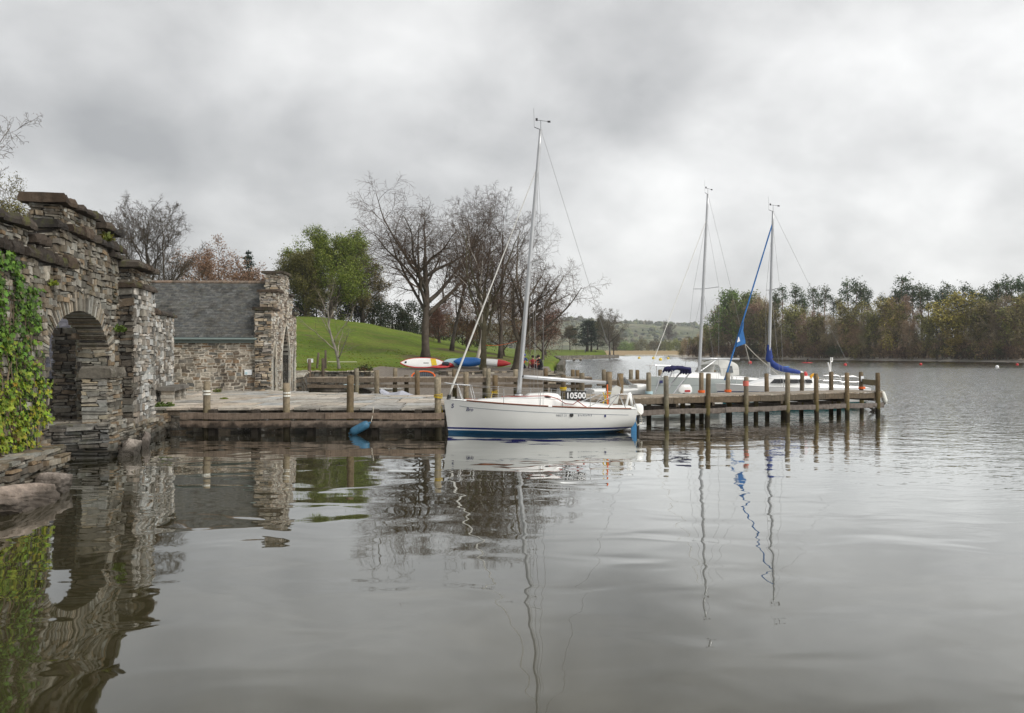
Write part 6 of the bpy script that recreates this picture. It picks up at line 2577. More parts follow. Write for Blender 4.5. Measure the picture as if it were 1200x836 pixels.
def make_tree(name, label, cat, loc, seed, P, trunk, bark, twigc, group=None, leaf=None, twig_sides=3, hero=True, mats=('bark', 'twig', 'leaf'), extra_trunks=()):
    """trunk = (height, radius, lean vector)"""
    rn = random.Random(seed * 31 + 7)
    root = thing(name, label, cat, loc, 0, group)
    T = Tree(seed)
    H, r, lean = trunk
    T.grow(Vector((0, 0, -0.25)), Vector(lean).normalized(), H, r, 0, P)
    for (ox, oy, H2, r2, lean2) in extra_trunks:
        T.grow(Vector((ox, oy, -0.25)), Vector(lean2).normalized(), H2, r2, 0, P)
    mb = MB()
    limbs_mesh(mb, T.limbs, bark, rn)
    mb.build('trunk', M[mats[0]], root, True)
    mb = MB()
    segs_to_mesh(mb, T.segs, twig_sides, twigc, rn)
    if leaf:
        leaves_np(mb, [t[0] for t in T.tips], leaf['per'], leaf['spread'], leaf['size'], leaf['cols'], rn, leaf.get('flat', 1), leaf.get('droop', 0))
    mb.build('crown', M[mats[2] if leaf else mats[1]], root)
    return root


def PP(**kw):
    d = dict(BROADLEAF)
    d.update(kw)
    return d


def gz(px, Y):
    p = W(px, Y)
    return Vector((p.x, p.y, ground_h(p.x, p.y) - 0.03))


BARK = (0.075, 0.060, 0.048)
TWIG = (0.070, 0.048, 0.034)
BUDS = dict(per=1, spread=0.10, size=0.024, cols=[(0.13, 0.07, 0.045), (0.15, 0.09, 0.055), (0.10, 0.065, 0.05)])

# three large bare trees by the boards
OPEN = dict(short=[0.48, 0.35, 0.35, 0.3, 0], wander=[0.06, 0.10, 0.12, 0.12, 0.14], rr=[0.66, 0.50, 0.45, 0.5, 0.5], taper=[0.5, 0.16, 0.2, 0.3, 0.5], n=[9, 12, 8, 5, 3])
make_tree('bare_tree', 'largest bare spreading tree with a thick dark trunk left of the paddleboards', 'tree', gz(498, 88), 104,
          PP(kids=[12, 12, 8, 6, 0], start=[0.38, 0.15, 0.10, 0.1, 0], ratio=[1.18, 0.42, 0.55, 0.62, 0], up=[0.03, 0.045, 0.01, -0.05, -0.14], angle=[(30, 76), (32, 62), (30, 58), (28, 60), (0, 0)], rmin=0.0095, bias=(-0.12, 0, 0), **OPEN),
          (10.6, 0.44, (-0.09, 0, 1)), BARK, TWIG, 'bare lakeside trees')
make_tree('bare_tree', 'bare tree with a forked mossy trunk standing right among the kayaks', 'tree', gz(566, 64.6), 117,
          PP(kids=[8, 10, 7, 6, 0], start=[0.36, 0.15, 0.1, 0.1, 0], ratio=[1.15, 0.40, 0.50, 0.6, 0], up=[0.03, 0.06, 0.02, -0.04, -0.1], angle=[(24, 62), (30, 60), (30, 60), (30, 65), (0, 0)], rmin=0.007, **OPEN),
          (6.6, 0.25, (0.03, 0.0, 1)), (0.085, 0.075, 0.045), TWIG, 'bare lakeside trees')
make_tree('bare_tree', 'bare tree leaning out over the lake just right of the sloop mast', 'tree', gz(604, 63.4), 142,
          PP(kids=[9, 11, 7, 6, 0], start=[0.28, 0.12, 0.1, 0.1, 0], ratio=[1.42, 0.40, 0.5, 0.6, 0], up=[0.02, 0.035, 0.01, -0.03, -0.08], angle=[(30, 72), (30, 60), (30, 62), (30, 65), (0, 0)], rmin=0.007, bias=(0.40, 0, 0), **OPEN),
          (5.6, 0.32, (0.24, 0.0, 1)), (0.085, 0.07, 0.05), (0.095, 0.072, 0.055), 'bare lakeside trees')
make_tree('bare_tree', 'slim bare tree rising between the largest tree and the forked one', 'tree', gz(529, 104), 121,
          PP(kids=[10, 8, 7, 5, 0], start=[0.25, 0.2, 0.12, 0.1, 0], angle=[(18, 40), (28, 55), (30, 65), (30, 70), (0, 0)], ratio=[0.5, 0.5, 0.48, 0.5, 0], rmin=0.009),
          (15.5, 0.25, (0.02, 0, 1)), BARK, TWIG, 'bare lakeside trees', BUDS)
make_tree('bare_tree', 'bare twin-stemmed tree behind the sloop mast, farther up the lawn', 'tree', gz(586, 98), 131,
          PP(kids=[10, 8, 7, 5, 0], start=[0.25, 0.2, 0.12, 0.1, 0], angle=[(22, 48), (28, 55), (30, 65), (30, 70), (0, 0)], rmin=0.009),
          (14.5, 0.26, (0.08, 0, 1)), BARK, TWIG, 'bare lakeside trees', BUDS, extra_trunks=[(-2.2, 1, 13, 0.26, (-0.05, 0, 1))])
make_tree('birch', 'slender white-barked birch trunk behind the forked mossy tree', 'tree', gz(557.5, 70), 55,
          PP(levels=4, kids=[9, 6, 6, 0], start=[0.35, .2, .15, 0], rmin=0.01), (8.5, 0.17, (0.0, 0, 1)), (0.42, 0.40, 0.36), TWIG)
# twiggy under-storey masses behind them
WILL = [(0.23, 0.15, 0.055), (0.19, 0.14, 0.06), (0.16, 0.11, 0.06), (0.26, 0.18, 0.07)]
RUST = [(0.22, 0.11, 0.075), (0.18, 0.10, 0.075), (0.26, 0.13, 0.085)]
for px, Y, H, seed, cols, sp, lab in (
        (590, 112, 9.0, 61, WILL, 1.0, 'olive brown bushy tree in the middle of the group behind the sloop mast'),
        (636, 108, 7.6, 62, RUST, 0.9, 'rust brown rounded tree at the lake end of the lawn'),
        (612, 118, 8.0, 65, WILL + RUST, 1.0, 'olive and rust tree filling the gap right of the sloop mast'),
        (548, 112, 6.5, 63, RUST + WILL, 0.9, 'low reddish brown tree behind the birch trunk'),
        (515, 118, 6.0, 64, RUST, 0.9, 'low brown tree between the largest trunk and the slim one')):
    make_tree('twiggy_tree', lab, 'tree', gz(px, Y), seed,
              PP(levels=5, kids=[12, 8, 6, 4, 0], start=[0.08, 0.1, 0.1, 0.1, 0], angle=[(30, 75), (30, 60), (30, 65), (30, 70), (0, 0)], ratio=[0.62, 0.5, 0.5, 0.5, 0], rmin=0.012),
              (H * 0.8, 0.22, (0, 0, 1)), BARK, (0.10, 0.07, 0.05), None, dict(per=5, spread=0.28, size=0.055, cols=cols))
# leafy green tree on the lawn ridge
make_tree('green_tree', 'broad fresh green leafy tree on the ridge of the lawn', 'tree', gz(388, 132), 71,
          PP(levels=5, kids=[19, 9, 6, 4, 0], start=[0.03, 0.15, 0.1, 0.1, 0], angle=[(38, 85), (30, 60), (30, 65), (30, 70), (0, 0)], ratio=[0.66, 0.5, 0.5, 0.5, 0], short=[0.5, .4, .4, .4, 0], rmin=0.02),
          (12.4, 0.42, (0, 0, 1)), BARK, (0.07, 0.06, 0.04), None, dict(per=13, spread=0.36, size=0.12, cols=[(0.15, 0.20, 0.03), (0.19, 0.235, 0.038), (0.105, 0.15, 0.026), (0.24, 0.27, 0.055)]))
make_tree('green_tree', 'darker olive green tree half hidden by the gable of the hut', 'tree', gz(358, 130), 72,
          PP(levels=5, kids=[15, 9, 6, 4, 0], start=[0.05, 0.15, 0.1, 0.1, 0], angle=[(30, 75), (30, 60), (30, 65), (30, 70), (0, 0)], rmin=0.02),
          (8.4, 0.36, (0, 0, 1)), BARK, (0.07, 0.06, 0.04), None, dict(per=8, spread=0.32, size=0.10, cols=[(0.13, 0.12, 0.035), (0.16, 0.15, 0.045), (0.10, 0.10, 0.03)]))
make_tree('green_tree', 'brown-green tree on the ridge right of the fresh green one', 'tree', gz(425, 140), 73,
          PP(levels=5, kids=[15, 9, 6, 4, 0], start=[0.05, 0.15, 0.1, 0.1, 0], angle=[(30, 70), (30, 60), (30, 65), (30, 70), (0, 0)], rmin=0.02),
          (9.4, 0.36, (0, 0, 1)), BARK, (0.07, 0.06, 0.04), None, dict(per=7, spread=0.3, size=0.09, cols=[(0.17, 0.13, 0.05), (0.14, 0.13, 0.045), (0.20, 0.145, 0.065)]))
# evergreen shrubs along the top of the lawn
for k, (px, Y, r, h) in enumerate(((446, 138, 2.4, 3.6), (460, 142, 2.6, 4.4), (474, 140, 2.0, 3.0), (484, 150, 3.2, 5.2), (503, 152, 3.0, 5.0), (437, 150, 2.8, 5.0), (520, 150, 3.0, 4.4), (542, 150, 3.2, 4.6), (562, 152, 3.0, 4.4), (352, 138, 2.6, 3.4), (371, 140, 2.8, 3.8), (399, 140, 2.6, 3.4), (416, 142, 2.8, 4.0))):
    rn = random.Random(900 + k)
    root = thing('evergreen_shrub', f'dark evergreen shrub along the top of the lawn, {ordinal(sorted([446, 460, 474, 484, 503, 437, 520, 542, 562, 352, 371, 399, 416]).index(px) + 1)} from the left', 'shrub', gz(px, Y), 0, 'evergreen shrubs on the lawn ridge')
    mb = MB()
    cs = []
    for _ in range(90):
        t = rn.random()
        a = rn.uniform(0, 6.28)
        rr = r * math.sqrt(rn.random()) * (1 - 0.55 * t)
        cs.append((rr * math.cos(a), rr * math.sin(a), 0.2 + h * t))
    leaves_np(mb, cs, 28, 0.34, 0.13, [(0.022, 0.034, 0.016), (0.032, 0.045, 0.02), (0.05, 0.05, 0.022)], rn)
    mb.build('foliage', M['leaf'], root)
    mb = MB()
    mb.tube([(0, 0, -0.2), (0, 0, h * 0.6)], [0.16, 0.06], 6, BARK)
    mb.build('stem', M['bark'], root)

# young pale sapling on the lawn by the wall
make_tree('sapling', 'young pale-barked leafless tree on the grass behind the fence posts', 'tree', gz(398, 63), 81,
          PP(levels=4, limb=1, kids=[10, 7, 5, 0], n=[9, 7, 5, 3], start=[0.12, 0.15, 0.1, 0], angle=[(22, 50), (25, 50), (30, 60), (0, 0)], ratio=[0.62, 0.5, 0.5, 0], short=[0.5, 0.5, 0.4, 0], rr=[0.5, 0.45, 0.5, 0.5], rmin=0.007),
          (5.4, 0.125, (-0.03, 0, 1)), (0.25, 0.225, 0.185), (0.16, 0.135, 0.10))
# trees behind the boathouse and hut
make_tree('bare_tree', 'dense rounded bare tree rising behind the boathouse and hut roof', 'tree', Vector((W(176, 72).x, 72, 4.0)), 91,
          PP(kids=[16, 10, 9, 7, 0], start=[0.06, 0.15, 0.1, 0.1, 0], angle=[(25, 78), (24, 52), (25, 55), (30, 60), (0, 0)], ratio=[0.98, 0.52, 0.48, 0.5, 0], short=[0.55, 0.5, 0.4, 0.4, 0], up=[0.04, 0.09, 0.08, 0.05, 0.0], rmin=0.009),
          (8.2, 0.26, (0, 0, 1)), (0.07, 0.058, 0.045), (0.085, 0.068, 0.05), 'bare lakeside trees', BUDS)
COP = [(0.23, 0.135, 0.085), (0.27, 0.165, 0.105), (0.19, 0.11, 0.07), (0.31, 0.20, 0.13)]
for px, Y, H, seed, lab in ((236, 84, 6.9, 93, 'copper-leaved tree showing above the left half of the hut roof'), (262, 90, 7.0, 94, 'copper-leaved tree showing above the middle of the hut roof'), (292, 92, 6.4, 95, 'copper-leaved tree beside the hut gable')):
    make_tree('copper_tree', lab, 'tree', Vector((W(px, Y).x, Y, 4.5)), seed,
              PP(levels=4, limb=1, kids=[12, 8, 7, 0], n=[8, 6, 4, 3], start=[0.15, 0.15, 0.1, 0], angle=[(30, 75), (30, 60), (30, 65), (0, 0)], rmin=0.012),
              (H, 0.22, (0, 0, 1)), BARK, (0.10, 0.06, 0.045), 'copper trees behind the hut', dict(per=9, spread=0.22, size=0.085, cols=COP))


def conifer_mesh(root, H, r, rn, cols, mats=('bark', 'leaf'), per=26, size=0.16, layers=26, z0=0.08):
    mb = MB()
    mb.tube([(0, 0, -0.3), (0, 0, H * 0.95)], [H * 0.016 + 0.05, 0.02], 7, (0.07, 0.05, 0.035))
    mb.build('trunk', M[mats[0]], root, True)
    mb = MB()
    cs = []
    for i in range(layers):
        t = (i + rn.random()) / layers
        z = H * (z0 + (1 - z0) * t)
        rr = r * (1 - t) ** 0.8 + 0.15
        k = max(4, int(11 * (1 - t) + 3))
        for j in range(k):
            a = rn.uniform(0, 6.28)
            q = rr * rn.uniform(0.25, 1.05)
            cs.append((q * math.cos(a), q * math.sin(a), z - 0.28 * q))
    leaves_np(mb, cs, per, r * 0.13, size, cols, rn, flat=0.6, droop=0.05)
    mb.build('crown', M[mats[1]], root)


rn = random.Random(17)
root = thing('conifer', 'narrow dark conifer standing above the copper trees behind the hut', 'tree', Vector((W(291, 118).x, 118, 6.0)))
conifer_mesh(root, 10.6, 1.7, rn, [(0.022, 0.038, 0.026), (0.03, 0.048, 0.03)], size=0.13)
# trees at the left edge
make_tree('bare_tree', 'bare branches of a tall thin tree at the left edge above the boathouse', 'tree', Vector((W(-112, 36).x, 36, 1.0)), 97,
          PP(kids=[11, 8, 7, 5, 0], start=[0.3, 0.2, 0.1, 0.1, 0], angle=[(30, 65), (30, 60), (30, 65), (30, 70), (0, 0)], ratio=[0.48, 0.5, 0.48, 0.5, 0]),
          (11.0, 0.22, (0.02, 0, 1)), (0.13, 0.11, 0.09), (0.14, 0.115, 0.085), 'bare lakeside trees', BUDS)
make_tree('budding_tree', 'small budding olive tree peeping over the left end of the parapet', 'tree', Vector((W(28, 34).x, 34, 1.0)), 98,
          PP(kids=[11, 8, 6, 4, 0], start=[0.35, 0.2, 0.1, 0.1, 0], angle=[(25, 60), (30, 60), (30, 65), (30, 70), (0, 0)], ratio=[0.45, 0.5, 0.48, 0.5, 0]),
          (6.9, 0.12, (0.0, 0, 1)), (0.11, 0.09, 0.07), (0.12, 0.10, 0.06), None, dict(per=4, spread=0.10, size=0.035, cols=[(0.13, 0.12, 0.03), (0.17, 0.15, 0.04)]))
make_tree('budding_tree', 'yellowish budding shrub tree low at the left edge behind the parapet', 'tree', Vector((W(-2, 31).x, 31, 1.0)), 99,
          PP(kids=[12, 8, 6, 4, 0], start=[0.2, 0.2, 0.1, 0.1, 0], angle=[(25, 60), (30, 60), (30, 65), (30, 70), (0, 0)], ratio=[0.45, 0.5, 0.48, 0.5, 0]),
          (6.3, 0.12, (0.0, 0, 1)), (0.11, 0.09, 0.07), (0.12, 0.10, 0.05), None, dict(per=7, spread=0.12, size=0.04, cols=[(0.15, 0.14, 0.025), (0.19, 0.16, 0.035), (0.11, 0.11, 0.025)]))

# trees on the far point beyond the shore wall
root = thing('cedar', 'dark flat-topped pine on the far point of the lawn', 'tree', gz(688, 400))
rn = random.Random(19)
mb = MB()
mb.tube([(0, 0, -0.3), (0.3, 0, 8), (0.2, 0, 14.5)], [0.7, 0.5, 0.15], 8, (0.09, 0.065, 0.05))
mb.tube([(2.0, 0.5, -0.3), (2.2, 0.5, 7), (2.6, 0, 11)], [0.5, 0.35, 0.12], 8, (0.09, 0.065, 0.05))
mb.build('trunk', M['bark'], root, True)
mb = MB()
cs = []
for _ in range(240):
    t = rn.random()
    z = 3 + 11.5 * t
    rr = (7.5 if t < 0.75 else 5.0) * math.sqrt(rn.random()) * (0.75 + 0.35 * math.sin(t * 19))
    a = rn.uniform(0, 6.28)
    cs.append((rr * math.cos(a) + 0.8, rr * math.sin(a), z - 0.12 * rr))
leaves_np(mb, cs, 30, 0.7, 0.28, [(0.025, 0.04, 0.022), (0.035, 0.05, 0.025), (0.02, 0.03, 0.02)], rn, flat=0.35)
mb.build('crown', M['leaf'], root)
FARP = PP(levels=5, limb=1, kids=[10, 8, 6, 5, 0], n=[8, 6, 5, 3, 2], rmin=0.035, start=[0.3, 0.2, 0.15, 0.1, 0])
make_tree('bare_tree', 'tall airy bare tree on the far point beside the flat-topped pine', 'tree', gz(714, 395), 201, FARP, (18, 0.5, (0.0, 0, 1)), BARK, (0.13, 0.105, 0.075), 'bare trees on the far point', dict(per=2, spread=0.4, size=0.12, cols=[(0.13, 0.11, 0.05)]))
make_tree('bare_tree', 'rounder bare tree at the tip of the far point', 'tree', gz(718.5, 430), 202, FARP, (13, 0.42, (0.05, 0, 1)), BARK, (0.12, 0.095, 0.07), 'bare trees on the far point', dict(per=2, spread=0.4, size=0.12, cols=[(0.12, 0.10, 0.05)]))
make_tree('bare_tree', 'olive tinted bare tree behind the flat-topped pine', 'tree', gz(700, 440), 203, FARP, (13, 0.4, (0.0, 0, 1)), BARK, (0.13, 0.11, 0.065), 'bare trees on the far point', dict(per=4, spread=0.5, size=0.16, cols=[(0.12, 0.115, 0.045)]))
make_tree('bare_tree', 'low bare tree left of the flat-topped pine', 'tree', gz(668, 420), 204, FARP, (9, 0.3, (0.0, 0, 1)), BARK, (0.12, 0.10, 0.07), 'bare trees on the far point', dict(per=4, spread=0.5, size=0.16, cols=[(0.12, 0.10, 0.05)]))
make_tree('bare_tree', 'lone tall bare tree far off above the reed bed', 'tree', gz(785, 800), 205, PP(levels=4, limb=0, kids=[12, 9, 8, 0], rmin=0.08, start=[0.3, .2, .15, 0]), (21, 0.6, (0, 0, 1)), BARK, (0.10, 0.085, 0.075))
# round willow bushes by the reeds
BUSHC = [[(0.18, 0.20, 0.055), (0.22, 0.24, 0.065)], [(0.14, 0.13, 0.06), (0.18, 0.15, 0.07)], [(0.14, 0.19, 0.05), (0.18, 0.22, 0.055)]]
bl_ = [(733, 760, 12, 11, 2), (752, 790, 14, 14, 1), (767, 800, 15, 13, 1), (779, 800, 13, 12, 0), (793, 770, 16, 13, 0), (806, 760, 17, 14, 0), (742, 810, 11, 10, 2), (723, 780, 10, 9, 1)]
for k, (px, Y, r, h, ci) in enumerate(bl_):
    rn = random.Random(400 + k)
    o_ = ordinal(sorted(b[0] for b in bl_).index(px) + 1)
    root = thing('willow_bush', f'rounded {["yellow-green", "brownish", "fresh green"][ci]} bush at the reed bed across the lake, {o_} from the left', 'bush', gz(px, Y), 0, 'bushes along the reed bed')
    mb = MB()
    cs = []
    for _ in range(110):
        d = Vector((rn.gauss(0, 1), rn.gauss(0, 1), abs(rn.gauss(0, 1)))).normalized() * rn.uniform(0.55, 1.0)
        cs.append((d.x * r * 0.55, d.y * r * 0.55, 0.8 + d.z * h * 0.75))
    leaves_np(mb, cs, 22, 0.9, 0.42, BUSHC[ci], rn)
    mb.build('foliage', M['farleaf'], root)
    mb = MB()
    for q in range(4):
        mb.tube([(0.3 * q - .5, 0, -0.5), (1.2 * q - 2, 0.3 * q, h * 0.6)], [0.2, 0.06], 5, BARK)
    mb.build('stem', M['bark'], root)
# reeds: uncountable
rn = random.Random(33)
g = np.random.default_rng(3)
mb = MB()
n = 9000
xs_ = g.uniform(84, 215, n)
ys_ = 748 + g.uniform(0, 26, n) + 0.02 * xs_
hs_ = g.uniform(1.4, 2.8, n)
wd_ = 0.12
lean_ = g.normal(0, 0.25, (n, 2))
V = np.zeros((n, 4, 3), np.float32)
for i_, (sx_, top_) in enumerate(((-1, 0), (1, 0), (0.4, 1), (-0.4, 1))):
    V[:, i_, 0] = xs_ + sx_ * wd_ + top_ * lean_[:, 0]
    V[:, i_, 1] = ys_ + top_ * lean_[:, 1]
    V[:, i_, 2] = -0.2 + top_ * hs_
cc_ = np.array([0.36, 0.26, 0.15]) * g.uniform(0.6, 1.3, (n, 1))
mb.addq(V.reshape(-1, 3), np.arange(n * 4).reshape(-1, 4), np.repeat(cc_, 4, axis=0).astype(np.float32))
tag(mb.build('reeds', M['farleaf']), 'tan reed bed along the head of the lake', 'reeds', kind='stuff')


# ---------------------------------------------------------------- the wood across the water
def proto_pine(seed):
    rn = random.Random(seed)
    root = thing('pine_tree', '', 'tree')
    H = 22
    pts, rad = [], []
    x = y = 0.0
    for i in range(10):
        t = i / 9
        pts.append((x, y, -0.6 + t * (H - 1)))
        rad.append(lerp(0.34, 0.08, t))
        x += rn.uniform(-0.25, 0.25)
        y += rn.uniform(-0.25, 0.25)
    mb = MB()
    mb.tube(pts, rad, 6, (0.24, 0.15, 0.105))
    cs = []
    z0 = H * rn.uniform(0.50, 0.62)
    for k in range(rn.randint(12, 16)):
        t = rn.random() ** 0.8
        z = lerp(z0, H, t)
        a = rn.uniform(0, 6.28)
        rr = rn.uniform(0.3, 1) * lerp(3.2, 0.7, t ** 1.3)
        c = Vector((x * t + rr * math.cos(a), y * t + rr * math.sin(a), z))
        mb.tube([(x * t * .8, y * t * .8, z - 0.5 - 0.25 * rr), c], [0.10, 0.04], 4, (0.10, 0.065, 0.045))
        for q in range(6):
            cs.append((c.x + rn.gauss(0, 0.62), c.y + rn.gauss(0, 0.62), c.z + rn.gauss(0, 0.6)))
    for k in range(rn.randint(3, 7)):   # dead snags below
        z = rn.uniform(H * 0.25, z0)
        a = rn.uniform(0, 6.28)
        mb.tube([(0, 0, z), (1.6 * math.cos(a), 1.6 * math.sin(a), z + 0.3)], [0.06, 0.025], 4, (0.11, 0.085, 0.065))
    mb.build('trunk', M['fartree'], root, True)
    mb = MB()
    leaves_np(mb, cs, 12, 0.5, 0.24, [(0.045, 0.078, 0.032), (0.065, 0.10, 0.036), (0.035, 0.06, 0.028), (0.095, 0.12, 0.042)], rn, flat=0.8)
    mb.build('crown', M['farleaf'], root)
    return root


def proto_broad(seed, twig, leafcols=None, per=0, H=12.5, name='broadleaf_tree', lsize=0.22):
    rn = random.Random(seed)
    root = thing(name, '', 'tree')
    T = Tree(seed)
    P = PP(levels=4, limb=1, n=[7, 6, 4, 3], kids=[11, 9, 8, 0], start=[0.16, 0.15, 0.1, 0], angle=[(22, 62), (28, 58), (30, 65), (0, 0)], ratio=[0.55, 0.5, 0.5, 0], up=[0.03, 0.06, 0.03, -0.02], rmin=0.038)
    T.grow(Vector((0, 0, -0.5)), Vector((rn.uniform(-.1, .1), 0, 1)).normalized(), H, 0.30, 0, P)
    mb = MB()
    limbs_mesh(mb, T.limbs, (0.17, 0.14, 0.11), rn, 6)
    mb.build('trunk', M['fartree'], root, True)
    mb = MB()
    segs_to_mesh(mb, T.segs, 3, twig, rn, 0.3)
    leaves_np(mb, [t[0] for t in T.tips], per or 2, 0.42, lsize if leafcols else 0.12, leafcols or [tuple(c * 1.15 for c in twig)], rn)
    mb.build('crown', M['farleaf'] if leafcols else M['fartree'], root)
    return root


def proto_bush(seed, cols, name='shore_bush'):
    rn = random.Random(seed)
    root = thing(name, '', 'bush')
    T = Tree(seed)
    P = PP(levels=3, limb=0, n=[5, 4, 3], kids=[10, 8, 0], start=[0.1, 0.1, 0], angle=[(25, 80), (30, 70), (0, 0)], ratio=[0.8, 0.55, 0], rmin=0.03)
    for k in range(4):
        a = rn.uniform(0, 6.28)
        T.grow(Vector((rn.uniform(-1, 1), rn.uniform(-.6, .6), -0.3)), Vector((0.5 * math.cos(a), 0.5 * math.sin(a), 1)).normalized(), 3.4, 0.09, 0, P)
    mb = MB()
    limbs_mesh(mb, T.limbs, (0.10, 0.075, 0.055), rn, 5)
    mb.build('stem', M['fartree'], root)
    mb = MB()
    segs_to_mesh(mb, T.segs, 3, (0.11, 0.08, 0.055), rn, 0.3)
    leaves_np(mb, [t[0] for t in T.tips], 5, 0.30, 0.15, cols, rn)
    mb.build('foliage', M['farleaf'], root)
    return root


PINES = [proto_pine(500 + k) for k in range(6)]
BARES = [proto_broad(520 + k, c) for k, c in enumerate([(0.33, 0.235, 0.15), (0.29, 0.235, 0.15), (0.35, 0.225, 0.145), (0.30, 0.26, 0.14), (0.37, 0.27, 0.18)])]
OLIVE = [proto_broad(540 + k, (0.10, 0.08, 0.05), [(0.29, 0.265, 0.085), (0.22, 0.215, 0.075)], 4, 12) for k in range(2)]
GREENT = [proto_broad(550, (0.07, 0.065, 0.04), [(0.14, 0.20, 0.045), (0.18, 0.24, 0.05), (0.11, 0.15, 0.04)], 7, 13)]
GOLD = [proto_broad(560, (0.10, 0.08, 0.05), [(0.35, 0.295, 0.075), (0.30, 0.265, 0.07), (0.40, 0.33, 0.085)], 6, 11)]
BUSH = [proto_bush(570, [(0.26, 0.175, 0.105), (0.30, 0.195, 0.12)]), proto_bush(571, [(0.24, 0.20, 0.07), (0.28, 0.24, 0.08)]), proto_bush(572, [(0.20, 0.14, 0.09), (0.30, 0.20, 0.13)]), proto_bush(573, [(0.07, 0.095, 0.04), (0.10, 0.12, 0.05)])]

wood = []       # (kind, proto list, px, position, scale)
wrn = random.Random(2024)


def s_of(px):
    """shore index whose point lies at photo column px"""
    lo, hi = 1.5, 10.0
    for _ in range(40):
        m = (lo + hi) / 2
        p = rshore(m)
        if 600 + p.x / p.y * FPX > px:
            lo = m
        else:
            hi = m
    return (lo + hi) / 2


def plant(kind, protos, px, d, top_py=None, scale=1.0, base_h=22.0, wide=1.0, k=None):
    p = rshore(s_of(px)) + RN_IN * d
    # slide along the shore so that the column stays put
    for _ in range(6):
        cur = 600 + p.x / p.y * FPX
        p = p + Vector(((px - cur) / FPX * p.y, 0, 0))
    z = rland_h(max(0, d)) - 0.2
    if top_py is not None:
        scale = (ZY(top_py, p.y) - z) / base_h
    proto = protos[wrn.randrange(len(protos)) if k is None else k]
    wood.append((kind, proto, px, Vector((p.x, p.y, z)), scale, wide))


# skyline of the wood, read off the photograph: column -> row of the tree tops
SKY = [(803, 402), (815, 396), (830, 380), (845, 366), (858, 350), (870, 345), (885, 346), (905, 342), (918, 338), (930, 336), (945, 340), (955, 336), (966, 335), (975, 346), (995, 330), (1005, 330), (1015, 334), (1030, 342), (1045, 338), (1057, 327), (1070, 333), (1082, 332), (1095, 338), (1110, 331), (1128, 337), (1140, 334), (1152, 336), (1165, 330), (1175, 328), (1185, 331), (1195, 328), (1210, 326)]
sk = lambda px: float(np.interp(px, [a for a, b in SKY], [b for a, b in SKY]))
# tall pines
for px, dt in ((908, 2), (917, 0), (931, 0), (940, 6), (953, 0), (966, -1), (978, 8), (994, -2), (1002, 2), (1009, 3), (1018, 4), (1031, 4), (1040, 8), (1050, 6), (1057, -2), (1064, 4), (1072, 1), (1079, 3), (1087, 2), (1096, 4), (1103, 7), (1111, -1), (1120, 5), (1129, 2), (1138, 3), (1144, 6), (1152, 2), (1159, 6), (1166, 0), (1171, 4), (1178, -1), (1187, 3), (1195, 0), (1203, 2), (1210, 0)):
    plant('pine', PINES, px + wrn.uniform(-1.5, 1.5), wrn.uniform(22, 48), sk(px) + dt + wrn.uniform(-4, 1.5))
for px in range(914, 1210, 24):
    plant('pine', PINES, px + wrn.uniform(-6, 6), wrn.uniform(55, 75), sk(px) + wrn.uniform(6, 16))
# bare broadleaf trees, front and middle
px = 800
while px < 1214:
    t = sk(px)
    lift = (wrn.uniform(8, 30) if px < 900 else wrn.uniform(32, 58))
    if 1068 < px < 1140:
        lift += 14
    plant('bare', BARES, px, wrn.uniform(9, 18), min(t + lift + (4 if px > 900 else 0), 398), base_h=13.6)
    px += wrn.uniform(4.0, 7.5)
px = 806
while px < 1214:
    t = sk(px)
    if not (1072 < px < 1136 and wrn.random() < 0.7):
        plant('back', BARES, px, wrn.uniform(16, 36), t + (wrn.uniform(2, 14) if px < 905 else wrn.uniform(24, 44)), base_h=13.6)
    px += wrn.uniform(5.5, 10.5)
for px, top, d in ((862, 349, 12), (872, 352, 16), (880, 360, 9)):
    plant('green', GREENT, px, d, top, base_h=14.0)
for px, top, d in ((812, 398, 4), (822, 396, 5), (836, 385, 5), (846, 380, 7), (1048, 357, 12), (1084, 372, 16), (1160, 352, 20), (1185, 362, 12), (958, 372, 12), (905, 368, 10), (928, 362, 9), (1000, 360, 14), (1024, 366, 8), (1098, 376, 6), (1145, 360, 9), (1204, 350, 14)):
    plant('olive', OLIVE, px, d, top, base_h=13.2)
plant('gold', GOLD, 1117, 8, 357, base_h=11.8, wide=1.25)
plant('gold', GOLD, 1044, 14, 362, base_h=11.8, wide=0.8)
plant('gold', GOLD, 1122, 6.5, 392, base_h=11.8, wide=1.5)
px = 800
while px < 1212:
    plant('bush', BUSH, px, wrn.uniform(5.5, 9), wrn.uniform(394, 410), base_h=5.6, k=wrn.choice([0, 0, 1, 1, 2, 2, 3]))
    px += wrn.uniform(4.5, 8)

